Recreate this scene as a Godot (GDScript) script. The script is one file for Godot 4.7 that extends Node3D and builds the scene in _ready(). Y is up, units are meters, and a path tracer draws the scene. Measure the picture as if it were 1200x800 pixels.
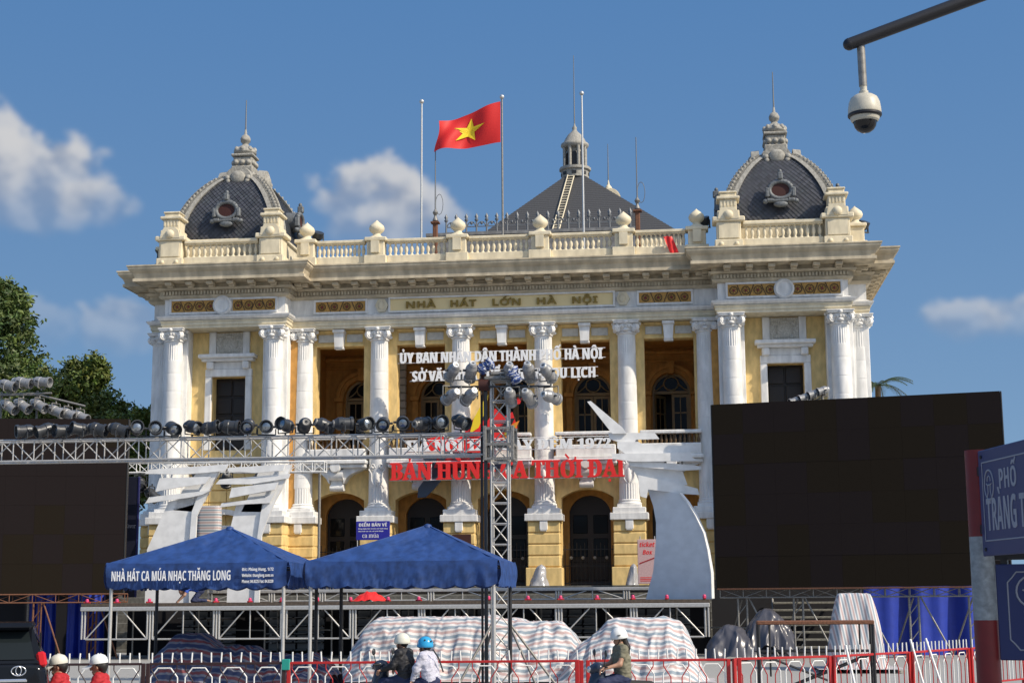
extends Node3D

# ------------------------------------------------------------------ geometry collector
class Geo:
	var v := PackedVector3Array()
	var n := PackedVector3Array()
	var t := PackedVector2Array()
	var c := PackedColorArray()
	var col := Color.WHITE
	var x := Transform3D()

	func at(o: Vector3, b := Basis()) -> Geo:
		x = Transform3D(b, o)
		return self

	func vert(p: Vector3, nn: Vector3, u: Vector2) -> void:
		v.append(x * p)
		n.append((x.basis * nn).normalized())
		t.append(u)
		c.append(col)

	# a, b, d run counter-clockwise seen from outside
	func tri(a: Vector3, b: Vector3, d: Vector3, na := Vector3.ZERO, nb := Vector3.ZERO, nd := Vector3.ZERO, ua := Vector2.ZERO, ub := Vector2.ZERO, ud := Vector2.ZERO) -> void:
		if na == Vector3.ZERO:
			na = (b - a).cross(d - a).normalized()
			nb = na
			nd = na
		vert(a, na, ua)
		vert(d, nd, ud)
		vert(b, nb, ub)

	func quad(a: Vector3, b: Vector3, d: Vector3, e: Vector3, ua := Vector2(0, 0), ub := Vector2(1, 0), ud := Vector2(1, 1), ue := Vector2(0, 1)) -> Geo:
		var nn := (d - a).cross(e - b).normalized()
		tri(a, b, d, nn, nn, nn, ua, ub, ud)
		tri(a, d, e, nn, nn, nn, ua, ud, ue)
		return self

	# box by its centre and size; bevel chamfers every edge
	func box(o: Vector3, s: Vector3, bevel := 0.0) -> Geo:
		var h := s * 0.5
		var g: float = minf(bevel, minf(h.x, minf(h.y, h.z)) * 0.9)
		var dirs := [Vector3.RIGHT, Vector3.LEFT, Vector3.UP, Vector3.DOWN, Vector3.BACK, Vector3.FORWARD]
		for d: Vector3 in dirs:
			var a := Vector3(d.y, d.z, d.x).abs()
			var b := d.cross(a)
			var c0 := o + d * (h * d.abs()).length()
			var ea := a * ((h * a).length() - g)
			var eb := b * ((h * b.abs()).length() - g)
			quad(c0 - ea - eb, c0 + ea - eb, c0 + ea + eb, c0 - ea + eb)
		if g > 0.0:
			for i in 3:
				var a := Vector3.ZERO
				a[i] = 1.0
				var j := (i + 1) % 3
				var k := (i + 2) % 3
				for sj: float in [-1.0, 1.0]:
					for sk: float in [-1.0, 1.0]:
						var p := Vector3.ZERO
						p[j] = sj * h[j]
						p[k] = sk * (h[k] - g)
						var q := Vector3.ZERO
						q[j] = sj * (h[j] - g)
						q[k] = sk * h[k]
						var l := a * (h[i] - g)
						if sj * sk > 0.0:
							quad(o + p + l, o + p - l, o + q - l, o + q + l)
						else:
							quad(o + p - l, o + p + l, o + q + l, o + q - l)
			for sx: float in [-1.0, 1.0]:
				for sy: float in [-1.0, 1.0]:
					for sz: float in [-1.0, 1.0]:
						var px := o + Vector3(sx * h.x, sy * (h.y - g), sz * (h.z - g))
						var py := o + Vector3(sx * (h.x - g), sy * h.y, sz * (h.z - g))
						var pz := o + Vector3(sx * (h.x - g), sy * (h.y - g), sz * h.z)
						if sx * sy * sz > 0.0:
							tri(px, py, pz)
						else:
							tri(px, pz, py)
		return self

	# box by two corners
	func bx(a: Vector3, b: Vector3, bevel := 0.0) -> Geo:
		return box((a + b) * 0.5, (b - a).abs(), bevel)

	func tube(a: Vector3, b: Vector3, r0: float, r1 := -1.0, seg := 8, caps := true) -> Geo:
		if r1 < 0.0:
			r1 = r0
		var d := (b - a).normalized()
		var s := d.cross(Vector3.UP if absf(d.y) < 0.9 else Vector3.RIGHT).normalized()
		var w := s.cross(d)
		var tl := (r0 - r1) / maxf((b - a).length(), 0.001)
		for i in seg:
			var f0 := TAU * i / seg
			var f1 := TAU * (i + 1) / seg
			var n0 := s * cos(f0) - w * sin(f0)
			var n1 := s * cos(f1) - w * sin(f1)
			var m0 := (n0 + d * tl).normalized()
			var m1 := (n1 + d * tl).normalized()
			var u0 := float(i) / seg
			var u1 := float(i + 1) / seg
			tri(a + n0 * r0, b + n1 * r1, b + n0 * r1, m0, m1, m0, Vector2(u0, 0), Vector2(u1, 1), Vector2(u0, 1))
			tri(a + n0 * r0, a + n1 * r0, b + n1 * r1, m0, m1, m1, Vector2(u0, 0), Vector2(u1, 0), Vector2(u1, 1))
			if caps:
				if r0 > 0.0:
					tri(a, a + n1 * r0, a + n0 * r0)
				if r1 > 0.0:
					tri(b, b + n0 * r1, b + n1 * r1)
		return self

	func path(pts: Array, r: float, seg := 6) -> Geo:
		for i in pts.size() - 1:
			tube(pts[i], pts[i + 1], r, r, seg)
		return self

	# turn a profile of (radius, height) about the y axis through o
	func lathe(pr: Array, seg := 16, o := Vector3.ZERO, smooth := false, squash := 1.0) -> Geo:
		var nr := []
		for i in pr.size():
			var a: Vector2 = pr[maxi(i - 1, 0)]
			var b: Vector2 = pr[mini(i + 1, pr.size() - 1)]
			var d := b - a
			nr.append(Vector2(d.y, -d.x).normalized())
		for i in pr.size() - 1:
			var p: Vector2 = pr[i]
			var q: Vector2 = pr[i + 1]
			if p.is_equal_approx(q):
				continue
			var d := q - p
			var f := Vector2(d.y, -d.x).normalized()
			var np: Vector2 = nr[i] if smooth else f
			var nq: Vector2 = nr[i + 1] if smooth else f
			for k in seg:
				var a0 := TAU * k / seg
				var a1 := TAU * (k + 1) / seg
				var e0 := Vector3(cos(a0), 0, -sin(a0))
				var e1 := Vector3(cos(a1), 0, -sin(a1))
				var sq := Vector3(1, 1, squash)
				var A := o + (e0 * p.x + Vector3.UP * p.y) * sq
				var B := o + (e1 * p.x + Vector3.UP * p.y) * sq
				var C := o + (e1 * q.x + Vector3.UP * q.y) * sq
				var D := o + (e0 * q.x + Vector3.UP * q.y) * sq
				var u0 := Vector2(float(k) / seg, p.y)
				var u1 := Vector2(float(k + 1) / seg, p.y)
				var u2 := Vector2(float(k + 1) / seg, q.y)
				var u3 := Vector2(float(k) / seg, q.y)
				var nA := e0 * np.x + Vector3.UP * np.y
				var nB := e1 * np.x + Vector3.UP * np.y
				var nC := e1 * nq.x + Vector3.UP * nq.y
				var nD := e0 * nq.x + Vector3.UP * nq.y
				if p.x > 0.0:
					tri(A, B, C, nA, nB, nC, u0, u1, u2)
				if q.x > 0.0:
					tri(A, C, D, nA, nC, nD, u0, u2, u3)
		return self

	func ball(o: Vector3, r: Vector3, seg := 12, rings := 8) -> Geo:
		for j in rings:
			var p0 := PI * j / rings - PI / 2
			var p1 := PI * (j + 1) / rings - PI / 2
			for k in seg:
				var q0 := TAU * k / seg
				var q1 := TAU * (k + 1) / seg
				var e := []
				for pq: Array in [[p0, q0], [p0, q1], [p1, q1], [p1, q0]]:
					e.append(Vector3(cos(pq[0]) * cos(pq[1]), sin(pq[0]), -cos(pq[0]) * sin(pq[1])))
				var m := []
				for d: Vector3 in e:
					m.append((d / r).normalized())
				if j > 0:
					tri(o + e[0] * r, o + e[1] * r, o + e[2] * r, m[0], m[1], m[2])
				if j < rings - 1:
					tri(o + e[0] * r, o + e[2] * r, o + e[3] * r, m[0], m[2], m[3])
		return self

	# outline in x, y given depth from z0 (back) to z1 (front)
	func prism(poly: PackedVector2Array, z0: float, z1: float) -> Geo:
		var p := poly.duplicate()
		if Geometry2D.is_polygon_clockwise(p):
			p.reverse()
		var ix := Geometry2D.triangulate_polygon(p)
		for i in range(0, ix.size(), 3):
			var a := p[ix[i]]
			var b := p[ix[i + 1]]
			var d := p[ix[i + 2]]
			if (b - a).cross(d - a) < 0.0:
				var w := b
				b = d
				d = w
			tri(Vector3(a.x, a.y, z1), Vector3(b.x, b.y, z1), Vector3(d.x, d.y, z1), Vector3.BACK, Vector3.BACK, Vector3.BACK, a, b, d)
			tri(Vector3(a.x, a.y, z0), Vector3(d.x, d.y, z0), Vector3(b.x, b.y, z0), Vector3.FORWARD, Vector3.FORWARD, Vector3.FORWARD, a, d, b)
		for i in p.size():
			var a := p[i]
			var b := p[(i + 1) % p.size()]
			quad(Vector3(a.x, a.y, z0), Vector3(b.x, b.y, z0), Vector3(b.x, b.y, z1), Vector3(a.x, a.y, z1))
		return self

	# rows of points; outside is on the left of (along row) x (to the next row)
	func grid(rows: Array, uv_rows := [], flip := false) -> Geo:
		var h := rows.size()
		var w: int = rows[0].size()
		var nn := []
		for j in h:
			var r := PackedVector3Array()
			for i in w:
				var du: Vector3 = rows[j][mini(i + 1, w - 1)] - rows[j][maxi(i - 1, 0)]
				var dv: Vector3 = rows[mini(j + 1, h - 1)][i] - rows[maxi(j - 1, 0)][i]
				var m := du.cross(dv).normalized()
				r.append(-m if flip else m)
			nn.append(r)
		for j in h - 1:
			for i in w - 1:
				var q := [[j, i], [j, i + 1], [j + 1, i + 1], [j + 1, i]]
				if flip:
					q.reverse()
				var P := []
				var N := []
				var U := []
				for a: Array in q:
					P.append(rows[a[0]][a[1]])
					N.append(nn[a[0]][a[1]])
					U.append(uv_rows[a[0]][a[1]] if uv_rows else Vector2(float(a[1]) / (w - 1), float(a[0]) / (h - 1)))
				tri(P[0], P[1], P[2], N[0], N[1], N[2], U[0], U[1], U[2])
				tri(P[0], P[2], P[3], N[0], N[2], N[3], U[0], U[2], U[3])
		return self

	# carry a profile of (out, height) along a plan line of (x, z) points, mitred; outside lies at (-dz, dx)
	func sweep(plan: Array, prof: Array) -> Geo:
		var outs := []
		for i in plan.size():
			var d0: Vector2 = (plan[i] - plan[maxi(i - 1, 0)]).normalized()
			var d1: Vector2 = (plan[mini(i + 1, plan.size() - 1)] - plan[i]).normalized()
			if i == 0:
				d0 = d1
			if i == plan.size() - 1:
				d1 = d0
			var n0 := Vector2(-d0.y, d0.x)
			var n1 := Vector2(-d1.y, d1.x)
			var m := (n0 + n1).normalized()
			outs.append(m / maxf(m.dot(n0), 0.2))
		for i in plan.size() - 1:
			for k in prof.size() - 1:
				var p: Vector2 = prof[k]
				var q: Vector2 = prof[k + 1]
				var a: Vector2 = plan[i] + outs[i] * p.x
				var b: Vector2 = plan[i + 1] + outs[i + 1] * p.x
				var d: Vector2 = plan[i + 1] + outs[i + 1] * q.x
				var e: Vector2 = plan[i] + outs[i] * q.x
				quad(Vector3(a.x, p.y, a.y), Vector3(b.x, p.y, b.y), Vector3(d.x, q.y, d.y), Vector3(e.x, q.y, e.y))
		return self

	func mesh() -> ArrayMesh:
		var a := []
		a.resize(Mesh.ARRAY_MAX)
		a[Mesh.ARRAY_VERTEX] = v
		a[Mesh.ARRAY_NORMAL] = n
		a[Mesh.ARRAY_TEX_UV] = t
		a[Mesh.ARRAY_COLOR] = c
		var m := ArrayMesh.new()
		m.add_surface_from_arrays(Mesh.PRIMITIVE_TRIANGLES, a)
		return m

var M := {}
var rng := RandomNumberGenerator.new()
var names := {}
var unit_bar: ArrayMesh

# ------------------------------------------------------------------ nodes
func numbered(called: String) -> String:
	var k: int = names.get(called, 0)
	names[called] = k + 1
	return called if k == 0 else "%s_%03d" % [called, k]

func thing(called: String, label: String, category: String, at := Vector3.ZERO, turn := 0.0, group := "") -> Node3D:
	var o := Node3D.new()
	o.name = numbered(called)
	add_child(o)
	o.position = at
	o.rotation.y = turn
	tag(o, label, category, group)
	return o

func tag(o: Node3D, label: String, category: String, group := "") -> void:
	o.set_meta("label", label)
	o.set_meta("category", category)
	if group:
		o.set_meta("group", group)

func put(called: String, m: Mesh, mat: Material, parent: Node3D, at := Vector3.ZERO, b := Basis()) -> MeshInstance3D:
	var o := MeshInstance3D.new()
	o.mesh = m
	o.material_override = mat
	o.transform = Transform3D(b, at)
	if parent == self:
		o.name = numbered(called)
		add_child(o)
	else:
		var k: int = parent.get_meta("n_" + called, 0)
		parent.set_meta("n_" + called, k + 1)
		o.name = called if k == 0 else "%s_%03d" % [called, k]
		parent.add_child(o, true)
	return o

func part(called: String, g: Geo, mat: Material, parent: Node3D, at := Vector3.ZERO, b := Basis()) -> MeshInstance3D:
	return put(called, g.mesh(), mat, parent, at, b)

func stuff(o: Node3D) -> Node3D:
	o.set_meta("kind", "stuff")
	return o

func structure(called: String, g: Geo, mat: Material) -> MeshInstance3D:
	var o := part(called, g, mat, self)
	o.set_meta("kind", "structure")
	return o

# a round bar from a to b
func bar(called: String, parent: Node3D, a: Vector3, b: Vector3, r: float, mat: Material) -> MeshInstance3D:
	var d := b - a
	var y := d.normalized()
	var s := y.cross(Vector3.UP if absf(y.y) < 0.9 else Vector3.RIGHT).normalized()
	var w := s.cross(y)
	return put(called, unit_bar, mat, parent, a, Basis(s * r, y * d.length(), w * r))

func copy(o: Node3D, at: Vector3, turn: float, label: String) -> Node3D:
	var c: Node3D = o.duplicate()
	c.name = numbered(String(o.name).rstrip("0123456789_"))
	add_child(c)
	c.position = at
	c.rotation.y = turn
	c.set_meta("label", label)
	return c

# ------------------------------------------------------------------ materials
func lin(r: float, g: float, b: float) -> Color:
	return Color(r, g, b).linear_to_srgb()

func noise_tex(freq: float, lo: float, hi: float, seed_: int, size := 256, kind := FastNoiseLite.TYPE_SIMPLEX_SMOOTH, oct := 4) -> NoiseTexture2D:
	var f := FastNoiseLite.new()
	f.seed = seed_
	f.frequency = freq
	f.noise_type = kind
	f.fractal_octaves = oct
	var t := NoiseTexture2D.new()
	t.width = size
	t.height = size
	t.seamless = true
	t.noise = f
	var gr := Gradient.new()
	gr.set_color(0, Color(lo, lo, lo))
	gr.set_color(1, Color(hi, hi, hi))
	t.color_ramp = gr
	return t

var tex := {}

func mat(called: String, col: Color, rough := 0.7, metal := 0.0, grain := "", scale := Vector3.ONE, bump := "", bump_cm := 0.0) -> StandardMaterial3D:
	var m := StandardMaterial3D.new()
	m.resource_name = called
	m.albedo_color = col
	m.roughness = rough
	m.metallic = metal
	if grain:
		m.albedo_texture = tex[grain]
		m.uv1_triplanar = true
		m.uv1_world_triplanar = true
		m.uv1_scale = scale
	if bump:
		m.heightmap_enabled = true
		m.heightmap_texture = tex[bump]
		m.heightmap_scale = bump_cm
		m.uv1_triplanar = true
		m.uv1_world_triplanar = true
		m.uv1_scale = scale
	M[called] = m
	return m

func tinted(m: StandardMaterial3D) -> StandardMaterial3D:
	m.vertex_color_use_as_albedo = true
	return m

func make_materials() -> void:
	tex.grime = noise_tex(0.012, 0.85, 1.04, 3, 512)
	tex.stain = noise_tex(0.016, 0.74, 1.14, 17, 512)
	tex.soft = noise_tex(0.02, 0.92, 1.02, 5, 256)
	tex.rough = noise_tex(0.03, 0.74, 1.05, 7, 256)
	tex.fine = noise_tex(0.1, 0.82, 1.05, 9, 256)
	tex.bumpy = noise_tex(0.09, 0.0, 1.0, 11, 256)
	tex.asphalt = noise_tex(0.2, 0.8, 1.08, 13, 512)
	mat("white_stone", lin(0.83, 0.825, 0.805), 0.65, 0.0, "grime", Vector3(0.45, 0.12, 0.45))
	mat("white_plain", lin(0.8, 0.8, 0.78), 0.55, 0.0, "soft", Vector3(0.5, 0.5, 0.5))
	mat("cream", lin(0.76, 0.675, 0.49), 0.7, 0.0, "grime", Vector3(0.35, 0.16, 0.35))
	mat("cornice_cream", lin(0.68, 0.585, 0.42), 0.75, 0.0, "rough", Vector3(0.22, 0.1, 0.22))
	mat("yellow", lin(0.83, 0.6, 0.25), 0.75, 0.0, "grime", Vector3(0.5, 0.2, 0.5))
	mat("loggia_yellow_shaded", lin(0.6, 0.3, 0.07), 0.75, 0.0, "grime", Vector3(0.5, 0.3, 0.5))  # facade yellow turned dark orange to carry the loggia shade
	mat("grey_stone", lin(0.4, 0.385, 0.34), 0.85, 0.0, "rough", Vector3(0.8, 0.8, 0.8), "bumpy", 0.5)
	mat("panel_stone", lin(0.6, 0.59, 0.54), 0.8, 0.0, "soft", Vector3(1, 1, 1))
	mat("relief_stone", lin(0.62, 0.6, 0.54), 0.85, 0.0, "rough", Vector3(1.6, 1.6, 1.6), "bumpy", 0.5)
	tinted(mat("slate", lin(0.85, 0.85, 0.85), 0.55))
	mat("main_slate", lin(0.07, 0.07, 0.072), 0.6, 0.0, "fine", Vector3(0.5, 0.5, 0.5))
	mat("zinc", lin(0.19, 0.205, 0.215), 0.6, 0.2, "rough", Vector3(1, 1, 1))
	mat("rust_red", lin(0.055, 0.013, 0.009), 0.7, 0.0, "fine", Vector3(1, 1, 1))
	mat("roof_sheet", lin(0.25, 0.25, 0.25), 0.8, 0.0, "rough", Vector3(0.3, 0.3, 0.3))
	mat("dark_wood", lin(0.02, 0.013, 0.009), 0.5, 0.0, "fine", Vector3(1, 3, 1))
	mat("brown_wood", lin(0.13, 0.075, 0.032), 0.5, 0.0, "fine", Vector3(1, 3, 1))
	mat("window_frame", lin(0.34, 0.25, 0.12), 0.5, 0.0, "soft", Vector3(1, 1, 1))
	mat("dark_glass", lin(0.012, 0.013, 0.015), 0.08)
	M.dark_glass.metallic_specular = 0.25
	mat("name_panel", lin(0.85, 0.68, 0.36), 0.7)
	mat("gold", lin(0.32, 0.21, 0.035), 0.45, 0.2, "fine", Vector3(2, 2, 2))
	mat("scroll_brown", lin(0.09, 0.05, 0.02), 0.5)
	mat("panel_gold", lin(0.66, 0.37, 0.09), 0.6, 0.0, "rough", Vector3(2, 2, 2))
	mat("panel_red", lin(0.2, 0.03, 0.03), 0.5)
	mat("iron", lin(0.028, 0.028, 0.03), 0.45, 0.3)
	mat("grey_iron", lin(0.16, 0.17, 0.18), 0.5, 0.3)
	mat("tower_steel", lin(0.5, 0.49, 0.47), 0.42, 0.4, "soft", Vector3(2, 2, 2))
	mat("steel", lin(0.62, 0.62, 0.6), 0.38, 0.55, "soft", Vector3(2, 2, 2))
	mat("aluminium", lin(0.55, 0.54, 0.52), 0.42, 0.45, "soft", Vector3(2, 2, 2))
	mat("dull_steel", lin(0.3, 0.29, 0.27), 0.5, 0.4, "rough", Vector3(2, 2, 2))
	mat("rusty_steel", lin(0.23, 0.1, 0.055), 0.75, 0.2, "rough", Vector3(2, 2, 2))
	mat("lamp_black", lin(0.05, 0.054, 0.06), 0.36, 0.2, "fine", Vector3(3, 3, 3))
	mat("lamp_silver", lin(0.4, 0.4, 0.4), 0.36, 0.35, "rough", Vector3(3, 3, 3))
	mat("lamp_lens", lin(0.3, 0.33, 0.36), 0.12, 0.8)
	mat("led_face", lin(0.0125, 0.0095, 0.0085), 0.8)
	tinted(M.led_face)
	M.led_face.albedo_color = Color.WHITE
	M.led_face.metallic_specular = 0.2
	mat("tent_blue", lin(0.021, 0.066, 0.235), 0.62, 0.0, "stain", Vector3(0.42, 0.42, 0.42))
	M.tent_blue.backlight_enabled = true
	M.tent_blue.backlight = lin(0.01, 0.03, 0.12)
	mat("blue_tarp", lin(0.012, 0.04, 0.38), 0.5, 0.0, "soft", Vector3(0.7, 0.7, 0.7))
	mat("sail_white_shaded", lin(0.74, 0.77, 0.8), 0.5, 0.0, "soft", Vector3(0.4, 0.4, 0.4))  # wing white with a blue-grey shade tint for the turned body
	mat("sail_white", lin(0.8, 0.8, 0.79), 0.5, 0.0, "soft", Vector3(0.4, 0.4, 0.4))
	mat("sign_white", lin(0.82, 0.82, 0.82), 0.5)
	mat("sign_red", lin(0.75, 0.024, 0.02), 0.45)
	mat("flag_red", lin(0.7, 0.02, 0.018), 0.6)
	M.flag_red.backlight_enabled = true
	M.flag_red.backlight = lin(0.3, 0.01, 0.01)
	mat("flag_yellow", lin(0.85, 0.62, 0.02), 0.6)
	mat("flame_orange", lin(0.75, 0.25, 0.02), 0.5)
	mat("flame_green", lin(0.35, 0.42, 0.05), 0.5)
	mat("swoosh_blue", lin(0.035, 0.055, 0.085), 0.5)
	mat("deck_brown", lin(0.1, 0.075, 0.055), 0.7, 0.0, "rough", Vector3(1, 1, 1))
	mat("pink", lin(0.6, 0.05, 0.15), 0.35)
	mat("pink_print", lin(0.62, 0.42, 0.42), 0.6, 0.0, "soft", Vector3(3, 3, 3))
	mat("deep_red", lin(0.36, 0.015, 0.015), 0.4)
	mat("barrier_red", lin(0.42, 0.016, 0.016), 0.4, 0.0, "soft", Vector3(2, 2, 2))
	mat("barrier_black", lin(0.03, 0.012, 0.012), 0.45)
	mat("barrier_white", lin(0.75, 0.75, 0.73), 0.4)
	mat("barrier_green", lin(0.02, 0.3, 0.24), 0.5)
	mat("sign_blue", lin(0.022, 0.024, 0.11), 0.4)
	mat("banner_navy", lin(0.006, 0.008, 0.024), 0.6)
	mat("sign_navy", lin(0.012, 0.02, 0.1), 0.35)
	mat("ticket_blue", lin(0.02, 0.02, 0.3), 0.5)
	mat("sign_print", lin(0.3, 0.3, 0.34), 0.5)
	mat("pole_white_shaded", lin(0.33, 0.35, 0.36), 0.5, 0.0, "rough", Vector3(3, 3, 3))  # white paint darkened so the colour itself holds the shade
	mat("pole_red_shaded", lin(0.17, 0.006, 0.007), 0.45, 0.0, "soft", Vector3(3, 3, 3))  # red lowered likewise, shade kept in the colour
	mat("camera_cream", lin(0.55, 0.52, 0.43), 0.45, 0.0, "soft", Vector3(6, 6, 6))
	mat("camera_dome", lin(0.008, 0.008, 0.01), 0.06)
	mat("arm_black", lin(0.022, 0.022, 0.026), 0.42, 0.2)
	mat("asphalt", lin(0.37, 0.365, 0.345), 0.85, 0.0, "asphalt", Vector3(0.6, 0.6, 0.6), "asphalt", 0.6)
	mat("step_stone", lin(0.16, 0.155, 0.135), 0.8, 0.0, "rough", Vector3(0.6, 0.6, 0.6))
	mat("bark", lin(0.08, 0.06, 0.04), 0.9, 0.0, "rough", Vector3(2, 2, 2))
	tinted(mat("leaf", Color.WHITE, 0.55))
	M.leaf.backlight_enabled = true
	M.leaf.backlight = lin(0.04, 0.07, 0.01)
	mat("plastic_film", lin(0.36, 0.36, 0.37), 0.16)
	mat("shade_black", lin(0.012, 0.012, 0.016), 0.8)  # near-black that stands in for shade below the stage and screens
	mat("bin_plastic", lin(0.07, 0.07, 0.085), 0.28)
	mat("tread_metal", lin(0.3, 0.29, 0.25), 0.6, 0.2, "rough", Vector3(1, 1, 1))
	mat("car_paint", lin(0.005, 0.006, 0.009), 0.1)
	M.car_paint.metallic_specular = 0.35
	mat("car_glass", lin(0.012, 0.016, 0.018), 0.05)
	M.car_glass.metallic_specular = 0.3
	mat("chrome", lin(0.7, 0.7, 0.72), 0.15, 0.9)
	mat("tail_red", lin(0.5, 0.01, 0.015), 0.15)
	mat("rubber", lin(0.02, 0.02, 0.02), 0.8)
	mat("skin", lin(0.36, 0.2, 0.13), 0.55)
	mat("hair", lin(0.012, 0.009, 0.008), 0.5)
	mat("shirt_red", lin(0.4, 0.014, 0.02), 0.75)
	mat("cap_white", lin(0.72, 0.73, 0.72), 0.6)
	mat("helmet_cream", lin(0.66, 0.65, 0.55), 0.18)
	mat("helmet_blue", lin(0.03, 0.32, 0.6), 0.2)
	mat("jacket_black", lin(0.013, 0.013, 0.016), 0.65)
	mat("shirt_olive", lin(0.17, 0.16, 0.11), 0.8)
	mat("jeans", lin(0.018, 0.026, 0.075), 0.8)
	mat("shirt_blue", lin(0.03, 0.09, 0.45), 0.7)
	mat("scooter_dark", lin(0.025, 0.035, 0.06), 0.25)
	mat("mask_white", lin(0.7, 0.7, 0.7), 0.7)
	# woven striped sheeting, printed across v
	for k in 2:
		var im := Image.create(8, 256, false, Image.FORMAT_RGB8)
		for y in 256:
			var u := fposmod(y / 256.0 * 4.0, 1.0)
			var c := lin(0.6, 0.59, 0.585)
			if u > 0.1 and u < 0.36:
				c = lin(0.47, 0.34, 0.325)
			elif u > 0.55 and u < 0.85:
				c = lin(0.25, 0.305, 0.36)
			if k == 1:  # second sheeting: stripe colours darkened to hold the tent shade
				c = lin(0.2, 0.2, 0.24)
				if u > 0.1 and u < 0.36:
					c = lin(0.22, 0.06, 0.065)
				elif u > 0.5 and u < 0.9:
					c = lin(0.04, 0.055, 0.13)
			im.fill_rect(Rect2i(0, y, 8, 1), c)
		var m := mat(["striped_tarp", "shaded_striped_tarp"][k], Color.WHITE, 0.6)
		m.albedo_texture = ImageTexture.create_from_image(im)
	# floral shirt
	var fl := Image.create(128, 128, false, Image.FORMAT_RGB8)
	fl.fill(lin(0.5, 0.5, 0.58))
	for i in 260:
		fl.fill_rect(Rect2i(rng.randi() % 124, rng.randi() % 124, 2 + rng.randi() % 3, 2 + rng.randi() % 3), [lin(0.12, 0.12, 0.22), lin(0.3, 0.3, 0.42), lin(0.75, 0.75, 0.8)][i % 3])
	tex.floral = ImageTexture.create_from_image(fl)
	mat("floral", Color.WHITE, 0.8, 0.0, "floral", Vector3(3, 3, 3))

# ------------------------------------------------------------------ lettering
var fonts := {}

func font(kind: String) -> SystemFont:
	if not fonts.has(kind):
		var f := SystemFont.new()
		f.font_names = PackedStringArray(["Droid Serif" if kind.begins_with("serif") else "Droid Sans"])
		f.font_weight = 700 if kind.contains("bold") else 400
		fonts[kind] = f
	return fonts[kind]

var glyphs := {}

# letters that the fonts lack: a base letter and marks (h hook, a acute, g grave, d dot below, r horn)
const BUILT := {"Ủ": "Uh", "Ố": "Ôa", "Ộ": "Ôd", "Ở": "Orh", "Ớ": "Ora", "Ể": "Êh", "Ị": "Id", "Ả": "Ah", "Ờ": "Org", "Ạ": "Ad", "Ề": "Êg", "Ư": "Ur", "Ừ": "Urg"}

func ribbon(g: Geo, pts: Array, w: float, d: float) -> void:
	for i in pts.size() - 1:
		var a: Vector2 = pts[i]
		var b: Vector2 = pts[i + 1]
		var e := (b - a).normalized() * w * 0.5
		var s := Vector2(-e.y, e.x)
		g.prism(PackedVector2Array([a - s - e * 0.5, b - s + e * 0.5, b + s + e * 0.5, a + s - e * 0.5]), -d / 2 + 0.001 * i, d / 2 - 0.001 * i)

func built_letter(t: TextMesh, marks: String, w: float, cap: float, base_y: float, depth: float, stacked: bool, heavy: bool) -> ArrayMesh:
	var g := Geo.new()
	var s := t.surface_get_arrays(0)
	var ix: PackedInt32Array = s[Mesh.ARRAY_INDEX] if s[Mesh.ARRAY_INDEX] != null else PackedInt32Array(range(s[Mesh.ARRAY_VERTEX].size()))
	for o in (3 if heavy else 1):
		var lift := Vector3([0.0, 0.05, -0.05][o] * cap, [0.0, 0.012, -0.012][o] * cap, 0.002 * o)
		for i in ix:
			g.vert(s[Mesh.ARRAY_VERTEX][i] + lift, s[Mesh.ARRAY_NORMAL][i], Vector2.ZERO)
	g.x = Transform3D(Basis(), Vector3(0, base_y, 0))
	var th := cap * 0.13
	var c := w * 0.5
	for m in marks:
		var x := c + (cap * 0.3 if stacked else 0.0)
		var y := cap * (1.22 if stacked else 1.12)
		if m == "a":
			ribbon(g, [Vector2(x - cap * 0.07, y), Vector2(x + cap * 0.12, y + cap * 0.2)], th, depth)
		elif m == "g":
			ribbon(g, [Vector2(x + cap * 0.09, y), Vector2(x - cap * 0.12, y + cap * 0.2)], th, depth)
		elif m == "h":
			ribbon(g, [Vector2(x - cap * 0.1, y + cap * 0.16), Vector2(x, y + cap * 0.24), Vector2(x + cap * 0.09, y + cap * 0.17), Vector2(x, y + cap * 0.08), Vector2(x, y - cap * 0.02)], th * 0.8, depth)
		elif m == "d":
			g.prism(PackedVector2Array([Vector2(c - th * 0.7, -cap * 0.28), Vector2(c + th * 0.7, -cap * 0.28), Vector2(c + th * 0.7, -cap * 0.12), Vector2(c - th * 0.7, -cap * 0.12)]), -depth / 2, depth / 2)
		elif m == "r":
			ribbon(g, [Vector2(w - cap * 0.14, cap * 0.92), Vector2(w + cap * 0.02, cap * 0.98), Vector2(w + cap * 0.05, cap * 1.16)], th, depth)
	return g.mesh()

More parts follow.
